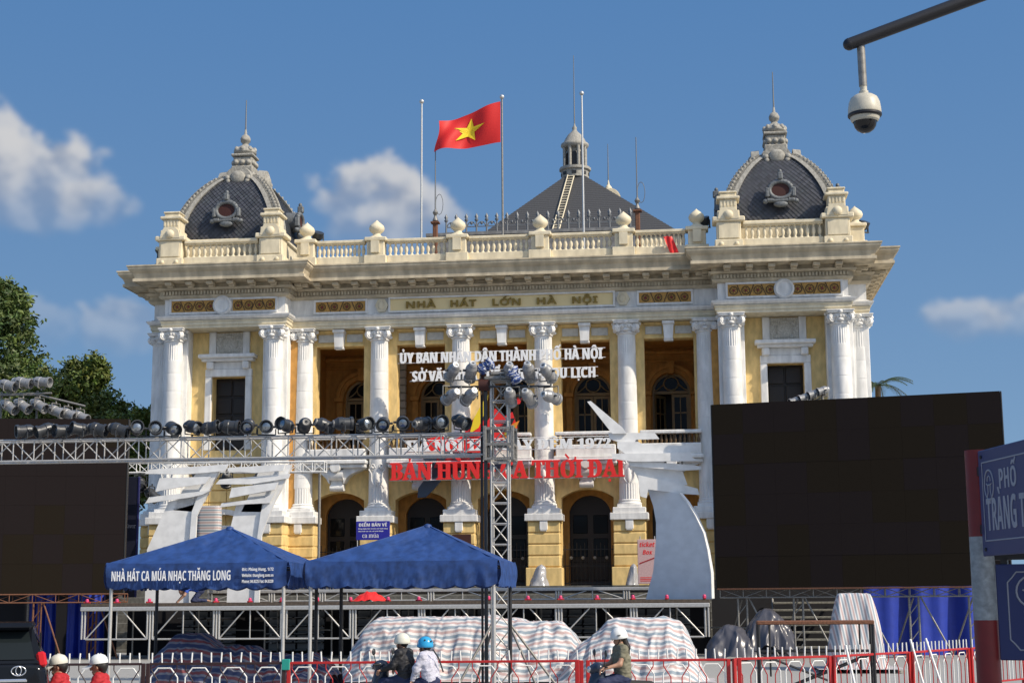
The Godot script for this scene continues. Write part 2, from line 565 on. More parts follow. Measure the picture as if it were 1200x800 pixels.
# letters on the plane through the left end of the baseline; width fits the whole line
func letters(parent: Node3D, s: String, kind: String, cap: float, width: float, depth: float, m: Material, at: Vector3, b := Basis(), called := "letter", by_word := false) -> void:
	var f := font(kind)
	var ps := cap / (0.714 * 64.0)
	var plain := s
	for c: String in BUILT:
		plain = plain.replace(c, (BUILT[c] as String)[0])
	var total := f.get_string_size(plain, HORIZONTAL_ALIGNMENT_LEFT, -1, 64).x * ps
	var k := width / total
	var drop := (f.get_descent(64) - f.get_ascent(64)) * 0.5 * ps
	var bits := []
	if by_word:
		var i0 := 0
		for w in s.split(" "):
			bits.append([w, i0])
			i0 += w.length() + 1
	else:
		for i in s.length():
			if s[i] != " ":
				bits.append([s[i], i])
	for bit: Array in bits:
		var key := [bit[0], kind, cap, depth]
		if not glyphs.has(key):
			var t := TextMesh.new()
			var code: String = BUILT.get(bit[0], bit[0])
			t.text = code[0] if BUILT.has(bit[0]) else bit[0]
			t.font = f
			t.font_size = 64
			t.pixel_size = ps
			t.depth = depth
			t.curve_step = 4.0
			t.horizontal_alignment = HORIZONTAL_ALIGNMENT_LEFT
			glyphs[key] = t
			if BUILT.has(bit[0]) or kind.ends_with("+"):
				glyphs[key] = built_letter(t, code.substr(1), f.get_string_size(code[0], HORIZONTAL_ALIGNMENT_LEFT, -1, 64).x * ps, cap, drop, depth, code[0] in ["Ô", "Ê"], kind.ends_with("+"))
		var x0 := f.get_string_size(plain.left(bit[1]), HORIZONTAL_ALIGNMENT_LEFT, -1, 64).x * ps * k
		put(called, glyphs[key], m, parent, at + b * Vector3(x0, -drop, 0), b * Basis.from_scale(Vector3(k, 1, 1)))

# ------------------------------------------------------------------ opera house
const FLOOR := 2.65      # top of the podium
const FACE := 0.3        # wall plane of the middle
const PFACE := 1.3       # wall plane of the two end pavilions

func plan_line(inner := 8.75, side := 13.95) -> Array:
	return [Vector2(-14.75, -40), Vector2(-14.75, FACE), Vector2(-side, FACE), Vector2(-side, PFACE), Vector2(-inner, PFACE), Vector2(-inner, FACE), Vector2(inner, FACE), Vector2(inner, PFACE), Vector2(side, PFACE), Vector2(side, FACE), Vector2(14.75, FACE), Vector2(14.75, -40)]

func column_mesh(r0: float, r1: float, y0: float, y1: float) -> ArrayMesh:
	var g := Geo.new()
	var seg := 96
	var ys := [y0, y0 + 0.12, y0 + 0.16]
	var k := y0 + 0.16
	while k < y1 - 0.1:
		k += 0.2
		ys.append(k)
	for i in range(1, 9):
		var j: float = y0 + 1.35 + (i - 1) * 0.72
		if j < y1 - 0.9:
			ys.append_array([j - 0.013, j, j + 0.013])
	ys.append_array([y0 + 0.92, y0 + 0.97, y1 - 0.8, y1 - 0.76, y1 - 0.14, y1 - 0.1, y1])
	ys.sort()
	var rows := []
	for y: float in ys:
		var r := lerpf(r0, r1, pow((y - y0) / (y1 - y0), 1.4))
		var fl := 0.0
		if y > y0 + 0.14 and y < y0 + 0.94 or y > y1 - 0.78 and y < y1 - 0.12:
			fl = 0.06
		for i in range(1, 9):
			if absf(y - (y0 + 1.35 + (i - 1) * 0.72)) < 0.004 and y < y1 - 0.9:
				r -= 0.012
		var row := PackedVector3Array()
		for s in seg + 1:
			var a := TAU * s / seg
			var q := r * (1.0 - fl * (1.0 if s % 4 in [1, 2] else 0.0))
			row.append(Vector3(cos(a) * q, y, -sin(a) * q))
		rows.append(row)
	g.grid(rows)
	return g.mesh()

# Ionic capital with four corner scrolls, a bell, garland and abacus; base at y = 0
func capital_mesh(r: float) -> ArrayMesh:
	var g := Geo.new()
	g.lathe([Vector2(r, 0), Vector2(r + 0.05, 0.03), Vector2(r + 0.05, 0.07), Vector2(r - 0.01, 0.1), Vector2(r + 0.02, 0.2), Vector2(r + 0.12, 0.34), Vector2(r + 0.1, 0.42)], 24)
	for k in 24:
		var a := TAU * k / 24
		g.ball(Vector3(cos(a) * (r + 0.1), 0.3, sin(a) * (r + 0.1)), Vector3(0.038, 0.06, 0.038), 6, 4)
	g.box(Vector3(0, 0.475, 0), Vector3(2 * r + 0.3, 0.09, 2 * r + 0.3), 0.02)
	g.box(Vector3(0, 0.535, 0), Vector3(2 * r + 0.36, 0.05, 2 * r + 0.36), 0.01)
	for sx: float in [-1, 1]:
		for sz: float in [-1, 1]:
			var d := Vector3(sx, 0, sz).normalized()
			var o := d * (r + 0.16) + Vector3.UP * 0.25
			var ax := Vector3(-d.z, 0, d.x)
			g.tube(o - ax * 0.075, o + ax * 0.075, 0.17, 0.17, 16)
			for e: float in [-1, 1]:
				g.tube(o + ax * e * 0.07, o + ax * e * 0.1, 0.125, 0.115, 14)
				g.tube(o + ax * e * 0.1, o + ax * e * 0.13, 0.05, 0.03, 8)
				for q in 9:
					var a0 := TAU * q / 9.0 * 1.25
					var rr := 0.155 - 0.009 * q
					g.ball(o + ax * e * 0.085 + d * cos(a0) * rr + Vector3.UP * sin(a0) * rr, Vector3(0.024, 0.024, 0.024), 5, 3)
	for a: Vector3 in [Vector3.BACK, Vector3.FORWARD, Vector3.LEFT, Vector3.RIGHT]:
		g.ball(a * (r + 0.16) + Vector3.UP * 0.47, Vector3(0.09, 0.09, 0.09), 8, 5)
		g.ball(a * (r + 0.06) + Vector3.UP * 0.16, Vector3(0.13, 0.08, 0.13), 8, 5)
	return g.mesh()

func base_mesh(r: float) -> ArrayMesh:
	var g := Geo.new()
	g.box(Vector3(0, 0.06, 0), Vector3(2.36 * r, 0.12, 2.36 * r), 0.015)
	g.lathe([Vector2(r * 1.16, 0.12), Vector2(r * 1.2, 0.16), Vector2(r * 1.16, 0.2), Vector2(r * 1.06, 0.22), Vector2(r * 1.06, 0.25), Vector2(r * 1.1, 0.28), Vector2(r * 1.06, 0.31), Vector2(r, 0.33)], 32)
	return g.mesh()

# the scroll ornament modelled on the lower shaft
func shaft_ornament(w: float) -> ArrayMesh:
	var g := Geo.new()
	for s: float in [-1, 1]:
		var pts := []
		for i in 13:
			var a := PI * 1.5 * i / 12.0
			var rr := w * (0.5 - 0.024 * i)
			pts.append(Vector3(s * (w * 0.45 - cos(a) * rr * 0.5), 0.55 + sin(a) * rr * 0.9, 0.0))
		g.path(pts, 0.032, 5)
		pts = []
		for i in 9:
			pts.append(Vector3(s * w * (0.85 - 0.075 * i - 0.1 * sin(i * 0.8)), 0.5 - i * 0.085, 0.0))
		g.path(pts, 0.035, 5)
		g.ball(Vector3(s * w * 0.45, 0.56, 0.01), Vector3(0.06, 0.06, 0.05), 8, 5)
	g.ball(Vector3(0, 0.1, 0.02), Vector3(0.09, 0.3, 0.06), 8, 6)
	return g.mesh()

func arch_outline(hw: float, spring: float, top: float, n := 14) -> PackedVector2Array:
	# points of an arch from the right springing over to the left one
	var p := PackedVector2Array()
	var rise := top - spring
	var rad := (hw * hw + rise * rise) / (2.0 * rise)
	var cy := top - rad
	var a0 := asin(clampf(hw / rad, -1.0, 1.0))
	if rise > rad:
		a0 = PI - a0
	for i in n + 1:
		var a := lerpf(a0, -a0, float(i) / n)
		p.append(Vector2(sin(a) * rad, cy + cos(a) * rad))
	return p

# wall panel w wide about x = 0 from y0 to y1 with an arched opening cut up from y0
func arched_wall(g: Geo, w: float, y0: float, y1: float, hw: float, spring: float, top: float, z0: float, z1: float) -> void:
	var p := PackedVector2Array([Vector2(hw, y0), Vector2(w / 2, y0), Vector2(w / 2, y1), Vector2(-w / 2, y1), Vector2(-w / 2, y0), Vector2(-hw, y0)])
	var arch := arch_outline(hw, spring, top)
	arch.reverse()
	p.append_array(arch)
	g.prism(p, z0, z1)

func ring_panel(g: Geo, inner: PackedVector2Array, outer: PackedVector2Array, z0: float, z1: float) -> void:
	# a band between two open lines of as many points
	for i in inner.size() - 1:
		g.prism(PackedVector2Array([inner[i], outer[i], outer[i + 1], inner[i + 1]]), z0, z1)

# frame of four mouldings about a rectangle
func frame_geo(g: Geo, x0: float, x1: float, y0: float, y1: float, w: float, z0: float, z1: float) -> Geo:
	g.bx(Vector3(x0 - w, y0 - w, z0), Vector3(x1 + w, y0, z1), 0.012)
	g.bx(Vector3(x0 - w, y1, z0), Vector3(x1 + w, y1 + w, z1), 0.012)
	g.bx(Vector3(x0 - w, y0, z0), Vector3(x0, y1, z1), 0.012)
	g.bx(Vector3(x1, y0, z0), Vector3(x1 + w, y1, z1), 0.012)
	return g

# gilt frieze panel with a row of round scrolls
func gilt_panel(house: Node3D, x0: float, x1: float, y0: float, y1: float, z: float, n: int, framed := true) -> void:
	var p := part("gilt_panel", Geo.new().bx(Vector3(x0, y0, z), Vector3(x1, y1, z + 0.03)), M.panel_gold, house)
	if framed:
		part("frame", frame_geo(Geo.new(), x0, x1, y0, y1, 0.09, z, z + 0.1), M.white_stone, p)
	var g := Geo.new()
	var red := Geo.new()
	for i in n:
		var cx := lerpf(x0, x1, (i + 0.5) / n)
		var cy := (y0 + y1) / 2
		var r := (y1 - y0) * 0.33
		var pts := []
		for k in 15:
			var a := TAU * k / 14.0
			pts.append(Vector3(cx + cos(a) * r, cy + sin(a) * r, z + 0.05))
		g.path(pts, 0.02, 5)
		var tail := []
		for k in 8:
			var a := k / 7.0
			tail.append(Vector3(cx - r * 1.0 - a * 0.18, cy + (0.22 - 0.44 * a) * (1 if i % 2 == 0 else -1), z + 0.045))
		if i > 0:
			g.path(tail, 0.018, 5)
		red.ball(Vector3(cx, cy, z + 0.04), Vector3(0.055, 0.055, 0.04), 8, 6)
		for k in 6:
			var a := TAU * k / 6.0 + 0.3
			g.ball(Vector3(cx + cos(a) * r * 0.55, cy + sin(a) * r * 0.55, z + 0.045), Vector3(0.022, 0.022, 0.02), 5, 4)
	part("scrollwork", g, M.scroll_brown, p)
	part("rosette", red, M.panel_red, p)

func baluster_mesh() -> ArrayMesh:
	return Geo.new().lathe([Vector2(0.075, 0), Vector2(0.075, 0.06), Vector2(0.045, 0.08), Vector2(0.05, 0.12), Vector2(0.082, 0.24), Vector2(0.07, 0.34), Vector2(0.04, 0.44), Vector2(0.038, 0.5), Vector2(0.07, 0.53), Vector2(0.07, 0.58)], 10, Vector3.ZERO, true).mesh()

func finial_mesh() -> ArrayMesh:
	return Geo.new().lathe([Vector2(0.34, 0), Vector2(0.3, 0.05), Vector2(0.17, 0.12), Vector2(0.15, 0.2), Vector2(0.2, 0.23), Vector2(0.29, 0.31), Vector2(0.325, 0.42), Vector2(0.29, 0.53), Vector2(0.17, 0.64), Vector2(0.06, 0.73), Vector2(0.0, 0.79)], 20, Vector3.ZERO, true).mesh()

# run of balustrade between two x, under one part
func balustrade(house: Node3D, x0: float, x1: float, y: float, z: float, n: int, bal: Mesh) -> void:
	var g := Geo.new()
	g.bx(Vector3(x0, y, z - 0.16), Vector3(x1, y + 0.4, z + 0.16), 0.02)
	var b := part("balustrade", g, M.cream, house)
	part("rail", Geo.new().bx(Vector3(x0, y + 0.98, z - 0.15), Vector3(x1, y + 1.1, z + 0.17), 0.02).bx(Vector3(x0, y + 0.93, z - 0.11), Vector3(x1, y + 0.98, z + 0.11)), M.cream, b)
	for i in n:
		put("baluster", bal, M.cream, b, Vector3(lerpf(x0, x1, (i + 0.5) / n), y + 0.39, z))

func build_opera_house() -> Node3D:
	var h := thing("opera_house", "yellow and white colonnaded opera house with slate domes on both end pavilions", "building", Vector3.ZERO)
	var W: Material = M.white_stone
	var bal := baluster_mesh()
	var fin := finial_mesh()
	# --- podium and flight of steps
	part("podium", Geo.new().bx(Vector3(-15.3, 0, -40), Vector3(15.3, FLOOR, 3.2)), M.step_stone, h)
	for i in 7:
		part("step", Geo.new().bx(Vector3(-15.0, 0, 3.2 + i * 0.36), Vector3(15.4, FLOOR - 0.32 * (i + 1), 3.2 + (i + 1) * 0.36), 0.02), M.step_stone, h)
	# --- the body behind
	part("side_wall", Geo.new().bx(Vector3(-14.62, FLOOR, -40), Vector3(-14.0, 15.6, FACE - 0.12)), M.yellow, h)
	part("side_wall", Geo.new().bx(Vector3(14.0, FLOOR, -40), Vector3(14.62, 15.6, FACE - 0.12)), M.yellow, h)
	part("rear_wall", Geo.new().bx(Vector3(-14.0, FLOOR, -40), Vector3(14.0, 15.6, -39.4)), M.yellow, h)
	part("flat_roof", Geo.new().bx(Vector3(-14.74, 15.6, -40), Vector3(14.74, 15.72, FACE)), M.roof_sheet, h)
	# --- loggia behind the columns: back walls, floors, ceilings
	var bw := Geo.new()
	for i in 5:
		bw.at(Vector3((i - 2) * 3.4, 0, 0))
		arched_wall(bw, 3.4, 8.1, 12.9, 0.82, 10.98, 11.8, -5.2, -4.8)
	bw.at(Vector3.ZERO)
	part("loggia_wall", bw, M.loggia_yellow_shaded, h)
	var lw := Geo.new()
	for i in 5:
		lw.at(Vector3((i - 2) * 3.4, 0, 0))
		arched_wall(lw, 3.4, FLOOR, 7.9, 0.85, 5.7, 6.35, -2.0, -1.6)
	lw.at(Vector3.ZERO)
	part("porch_wall", lw, M.loggia_yellow_shaded, h)
	part("loggia_floor", Geo.new().bx(Vector3(-8.5, 7.9, -5.2), Vector3(8.5, 8.1, -0.9)), M.loggia_yellow_shaded, h)
	part("loggia_ceiling", Geo.new().bx(Vector3(-8.5, 12.9, -5.2), Vector3(8.5, 13.05, -0.55)), M.loggia_yellow_shaded, h)
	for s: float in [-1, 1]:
		part("loggia_end", Geo.new().bx(Vector3(s * 8.5, FLOOR, -5.2), Vector3(s * 8.85, 13.05, FACE)), M.loggia_yellow_shaded, h)
	part("inner_core", Geo.new().bx(Vector3(-8.5, FLOOR, -6.3), Vector3(8.5, 15.6, -6.1)), M.dark_wood, h)
	# cornice band and panelling on the loggia wall
	part("loggia_moulding", Geo.new().bx(Vector3(-8.5, 12.3, -4.8), Vector3(8.5, 12.38, -4.68), 0.01).bx(Vector3(-8.5, 12.62, -4.8), Vector3(8.5, 12.78, -4.6), 0.02), M.loggia_yellow_shaded, h)
	for i in 5:
		var cx := (i - 2) * 3.4
		french_window(h, cx)
		porch_door(h, cx)
		if i < 4:
			# rusticated strip between two windows
			var strip := part("stone_strip", Geo.new().bx(Vector3(cx + 1.47, 8.1, -4.8), Vector3(cx + 1.93, 12.6, -4.62)), M.grey_stone, h)
			for k in 13:
				part("stone_block", Geo.new().bx(Vector3(cx + 1.44, 8.12 + k * 0.34, -4.7), Vector3(cx + 1.96, 8.12 + k * 0.34 + 0.305, -4.5), 0.025), M.panel_stone, strip)
	# --- front piers, arches and beams of the middle
	var cm := column_mesh(0.41, 0.355, 5.72, 12.72)
	var cap := capital_mesh(0.36)
	var bm := base_mesh(0.41)
	var orn := shaft_ornament(0.4)
	for i in 5:
		var cx := (i - 2) * 3.4
		var g := Geo.new().at(Vector3(cx, 0, 0))
		arched_wall(g, 3.4, FLOOR, 7.88, 1.05, 6.18, 6.52, -0.9, -0.25)
		part("arcade_wall", g, M.yellow, h)
		# console and balcony
		var b := part("balcony", Geo.new().at(Vector3(cx, 0, 0)).bx(Vector3(-1.28, 7.62, -0.25), Vector3(1.28, 7.78, 0.62), 0.03).bx(Vector3(-1.2, 7.78, -0.25), Vector3(1.2, 8.24, 0.5), 0.03).bx(Vector3(-1.24, 7.46, -0.25), Vector3(1.24, 7.62, 0.5), 0.03), W, h)
		var con := Geo.new().at(Vector3(cx, 0, 0))
		con.bx(Vector3(-0.26, 6.55, -0.25), Vector3(0.26, 7.46, 0.2), 0.04)
		con.tube(Vector3(-0.3, 7.2, 0.22), Vector3(0.3, 7.2, 0.22), 0.24, 0.24, 14)
		con.tube(Vector3(-0.28, 6.68, 0.14), Vector3(0.28, 6.68, 0.14), 0.13, 0.13, 12)
		con.tube(Vector3(0, 7.5, 0.5), Vector3(0, 7.5, 0.58), 0.24, 0.2, 14)
		part("console", con, W, b)
		var hn := Geo.new().at(Vector3(cx, 0, 0))
		for s: float in [-1, 1]:
			var q := PackedVector2Array([Vector2(s * 1.22, 7.46), Vector2(s * 0.3, 7.46), Vector2(s * 0.3, 6.85), Vector2(s * 0.42, 7.06), Vector2(s * 0.6, 7.22), Vector2(s * 0.85, 7.32)])
			hn.prism(q, -0.25, 0.32)
		part("haunch", hn, W, b)
		part("handrail", Geo.new().at(Vector3(cx, 0, 0)).bx(Vector3(-1.22, 8.62, 0.2), Vector3(1.22, 8.76, 0.56), 0.03), W, b)
		for k in 13:
			put("baluster", bal, M.brown_wood, b, Vector3(cx - 1.1 + k * 0.1833, 8.15, 0.38), Basis.from_scale(Vector3(0.8, 0.84, 0.8)))
		# upper jambs and the panelled beam over the opening
		part("beam", Geo.new().at(Vector3(cx, 0, 0)).bx(Vector3(-1.0, 12.56, -0.75), Vector3(1.0, 13.24, -0.22)), M.yellow, h)
		part("beam_trim", Geo.new().at(Vector3(cx, 0, 0)).bx(Vector3(-1.0, 12.56, -0.22), Vector3(1.0, 12.68, -0.14), 0.02).bx(Vector3(-1.0, 13.14, -0.22), Vector3(1.0, 13.24, -0.12), 0.02), M.yellow, h)
		for s: float in [-1, 1]:
			part("beam_panel", Geo.new().at(Vector3(cx + s * 0.6, 0, 0)).bx(Vector3(-0.34, 12.75, -0.22), Vector3(0.34, 13.08, -0.185), 0.02), M.panel_stone, h)
		part("keystone", Geo.new().at(Vector3(cx, 0, 0)).prism(PackedVector2Array([Vector2(-0.17, 12.5), Vector2(0.17, 12.5), Vector2(0.22, 13.22), Vector2(-0.22, 13.22)]), -0.22, 0.16).bx(Vector3(-0.19, 12.42, -0.22), Vector3(0.19, 12.52, 0.1), 0.02).bx(Vector3(-0.25, 13.1, -0.22), Vector3(0.25, 13.235, 0.26), 0.02), W, h)
	for i in 6:
		var cx := (i - 2.5) * 3.4
		var edge := i == 0 or i == 5
		if edge:
			cx = signf(cx) * 8.28
		var jw := 0.7 if not edge else 0.48
		part("jamb", Geo.new().at(Vector3(cx + (signf(cx) * 0.0 if edge else 0.0), 0, 0)).bx(Vector3(-jw, 8.24, -0.8), Vector3(jw, 12.56, -0.22)).bx(Vector3(-jw, 12.56, -0.8), Vector3(jw, 13.24, -0.2)), M.yellow, h)
		column(h, Vector3(cx, 0, 0), cm, cap, bm, orn, not edge)
		pedestal(h, cx, -0.25, 0.62, 0.62, edge)
	# --- end pavilions
	for s: float in [-1, 1]:
		pavilion(h, s, cm, cap, bm, orn)
	# --- entablature: architrave, frieze, dentils, cornice
	var pl := plan_line()
	part("architrave", Geo.new().sweep(pl, [Vector2(-1.4, 13.25), Vector2(0.02, 13.251), Vector2(0.02, 13.36), Vector2(0.06, 13.37), Vector2(0.06, 13.5), Vector2(0.1, 13.52), Vector2(0.1, 13.56), Vector2(-0.4, 13.561)]), M.cream, h)
	part("architrave_moulding", Geo.new().sweep(pl, [Vector2(0.02, 13.562), Vector2(0.13, 13.6), Vector2(0.2, 13.68), Vector2(0.22, 13.74), Vector2(0.05, 13.78), Vector2(0.0, 13.82), Vector2(-0.2, 13.822)]), W, h)
	part("frieze", Geo.new().sweep(pl, [Vector2(-0.05, 13.78), Vector2(-0.05, 14.5)]), W, h)
	part("bed_moulding", Geo.new().sweep(pl, [Vector2(-0.2, 14.48), Vector2(0.08, 14.481), Vector2(0.16, 14.56), Vector2(0.16, 14.6), Vector2(0.1, 14.62), Vector2(0.1, 14.8), Vector2(0.24, 14.82), Vector2(0.3, 14.9), Vector2(-0.1, 14.901)]), M.cornice_cream, h)
	part("soffit", Geo.new().sweep(pl, [Vector2(0.18, 14.9), Vector2(0.18, 15.06), Vector2(0.95, 15.1)]), M.cornice_cream, h)
	part("cornice", Geo.new().sweep(pl, [Vector2(0.94, 15.08), Vector2(0.99, 15.081), Vector2(0.99, 15.2), Vector2(0.93, 15.21), Vector2(0.93, 15.26), Vector2(0.99, 15.4), Vector2(1.1, 15.5), Vector2(1.16, 15.58), Vector2(1.16, 15.66), Vector2(1.2, 15.67), Vector2(1.2, 15.72), Vector2(-0.2, 15.78)]), M.cornice_cream, h)
	var dent := Geo.new()
	var modil := Geo.new().box(Vector3(0, 0.07, 0.26), Vector3(0.28, 0.14, 0.52), 0.02).box(Vector3(0, -0.03, 0.14), Vector3(0.24, 0.08, 0.26), 0.03).mesh()
	for i in pl.size() - 1:
		var a: Vector2 = pl[i]
		var b: Vector2 = pl[i + 1]
		if a.y < -30.0:
			a.y = -8.0
		if b.y < -30.0:
			b.y = -8.0
		var d := (b - a).normalized()
		var o := Vector2(-d.y, d.x)
		var len_ := (b - a).length()
		if len_ < 0.9:
			continue
		var nd := int(len_ / 0.13)
		for k in nd:
			var q := a + d * (k + 0.5) * len_ / nd + o * 0.14
			dent.at(Vector3(q.x, 14.71, q.y), Basis(Vector3(d.x, 0, d.y), Vector3.UP, Vector3(o.x, 0, o.y)))
			dent.box(Vector3.ZERO, Vector3(0.075, 0.15, 0.09))
		var nm := maxi(1, int(round(len_ / 0.8)))
		for k in nm:
			var q := a + d * (k + 0.5) * len_ / nm + o * 0.28
			put("modillion", modil, M.cornice_cream, h, Vector3(q.x, 14.93, q.y), Basis(Vector3(d.x, 0, d.y), Vector3.UP, Vector3(o.x, 0, o.y)))
	stuff(part("dentils", dent, M.cornice_cream, h))
	# --- frieze panels and the gilt name
	var zf := FACE - 0.05
	for s: float in [-1, 1]:
		gilt_panel(h, minf(s * 5.65, s * 7.75), maxf(s * 5.65, s * 7.75), 13.95, 14.38, zf, 4)
		gilt_panel(h, minf(s * 9.2, s * 11.0), maxf(s * 9.2, s * 11.1), 13.92, 14.4, PFACE - 0.05, 4, false)
		gilt_panel(h, minf(s * 11.7, s * 13.6), maxf(s * 11.7, s * 13.6), 13.92, 14.4, PFACE - 0.05, 4, false)
		part("panel_frame", frame_geo(Geo.new(), minf(s * 9.2, s * 13.6), maxf(s * 9.2, s * 13.6), 13.92, 14.4, 0.09, PFACE - 0.05, PFACE + 0.05), W, h)
		part("roundel", Geo.new().at(Vector3(s * 11.4, 14.16, PFACE - 0.05), Basis(Vector3.RIGHT, PI / 2)).lathe([Vector2(0.4, 0), Vector2(0.4, 0.2), Vector2(0.33, 0.26), Vector2(0.26, 0.19), Vector2(0.2, 0.19), Vector2(0.0, 0.23)], 24), W, h)
		part("corner_ornament", Geo.new().at(Vector3(s * 4.98, 14.16, zf)).prism(PackedVector2Array([Vector2(-0.12, -0.26), Vector2(0.16, -0.26), Vector2(0.3, 0), Vector2(0.16, 0.26), Vector2(-0.12, 0.26), Vector2(-0.25, 0)]), 0, 0.14).ball(Vector3(0, 0, 0.14), Vector3(0.14, 0.18, 0.06)), M.cream, h)
	var np := part("name_panel", Geo.new().bx(Vector3(-4.6, 13.92, zf), Vector3(4.6, 14.42, zf + 0.03)), M.name_panel, h)
	part("frame", frame_geo(Geo.new(), -4.6, 4.6, 13.92, 14.42, 0.08, zf, zf + 0.13), W, np)
	for w: Array in [["NHÀ", -3.99, 1.3], ["HÁT", -2.14, 1.14], ["LỚN", -0.4, 1.27], ["HÀ", 1.43, 0.88], ["NỘI", 2.88, 1.1]]:
		letters(np, w[0], "sansbold", 0.27, w[2], 0.1, M.gold, Vector3(w[1], 14.02, zf + 0.09))
	# --- roof balustrade with pedestals and finials
	var zb := 0.75
	for i in 6:
		var cx := (i - 2.5) * 3.4
		if absf(cx) > 8:
			cx = signf(cx) * 8.05
		var w := 0.46
		var p := part("roof_pedestal", Geo.new().at(Vector3(cx, 15.74, zb)).bx(Vector3(-w, 0, -0.36), Vector3(w, 0.4, 0.36), 0.02).bx(Vector3(-w + 0.1, 0.4, -0.28), Vector3(w - 0.1, 1.0, 0.28), 0.02).bx(Vector3(-w, 1.0, -0.36), Vector3(w, 1.16, 0.36), 0.03).prism(PackedVector2Array([Vector2(-0.17, 0.5), Vector2(0.17, 0.5), Vector2(0.17, 1.0), Vector2(-0.17, 1.0)]), 0.28, 0.4), M.cream, h)
		put("finial", fin, M.cream, p, Vector3(cx, 16.9, zb))
		if i < 5:
			var nx := (i - 1.5) * 3.4
			if absf(nx) > 8:
				nx = signf(nx) * 8.05
			balustrade(h, cx + w, nx - w, 15.74, zb, 11, bal)
	build_roofs(h, bal, fin)
	return h

func column(h: Node3D, o: Vector3, cm: Mesh, cap: Mesh, bm: Mesh, orn: Mesh, ornament: bool) -> void:
	var c := put("column", cm, M.white_stone, h, o)
	put("capital", cap, M.white_stone, c, Vector3(0, 12.7, 0))
	put("base", bm, M.white_stone, c, Vector3(0, 5.72, 0))
	if ornament:
		put("ornament", orn, M.white_stone, c, Vector3(0, 6.9, 0.39))

func pedestal(h: Node3D, cx: float, z0: float, z1: float, hw: float, edge: bool) -> void:
	var p := part("pedestal", Geo.new().at(Vector3(cx, 0, 0)).bx(Vector3(-hw, FLOOR, z0), Vector3(hw, 5.22, z1 - 0.05)), M.yellow, h)
	part("cap_slab", Geo.new().at(Vector3(cx, 0, 0)).bx(Vector3(-hw - 0.14, 5.22, z0), Vector3(hw + 0.14, 5.5, z1 + 0.12), 0.02).bx(Vector3(-hw - 0.03, 5.5, z0), Vector3(hw + 0.03, 5.72, z1 + 0.03), 0.02), M.white_stone, p)
	part("plinth", Geo.new().at(Vector3(cx, 0, 0)).bx(Vector3(-hw - 0.1, FLOOR, z0), Vector3(hw + 0.1, 3.38, z1 + 0.08), 0.02), M.yellow, p)
	part("pendant", Geo.new().at(Vector3(cx, 0, 0)).bx(Vector3(-0.16, 4.86, z1 - 0.05), Vector3(0.16, 5.22, z1 + 0.09), 0.02).tube(Vector3(-0.12, 4.86, z1 + 0.02), Vector3(0.12, 4.86, z1 + 0.02), 0.07, 0.07, 8), M.white_stone, p)
	for k in 4:
		part("stone_block", Geo.new().at(Vector3(cx, 0, 0)).bx(Vector3(-hw - 0.02, 3.42 + k * 0.45, z0 + 0.02), Vector3(hw + 0.02, 3.42 + k * 0.45 + 0.405, z1), 0.03), M.yellow, p)

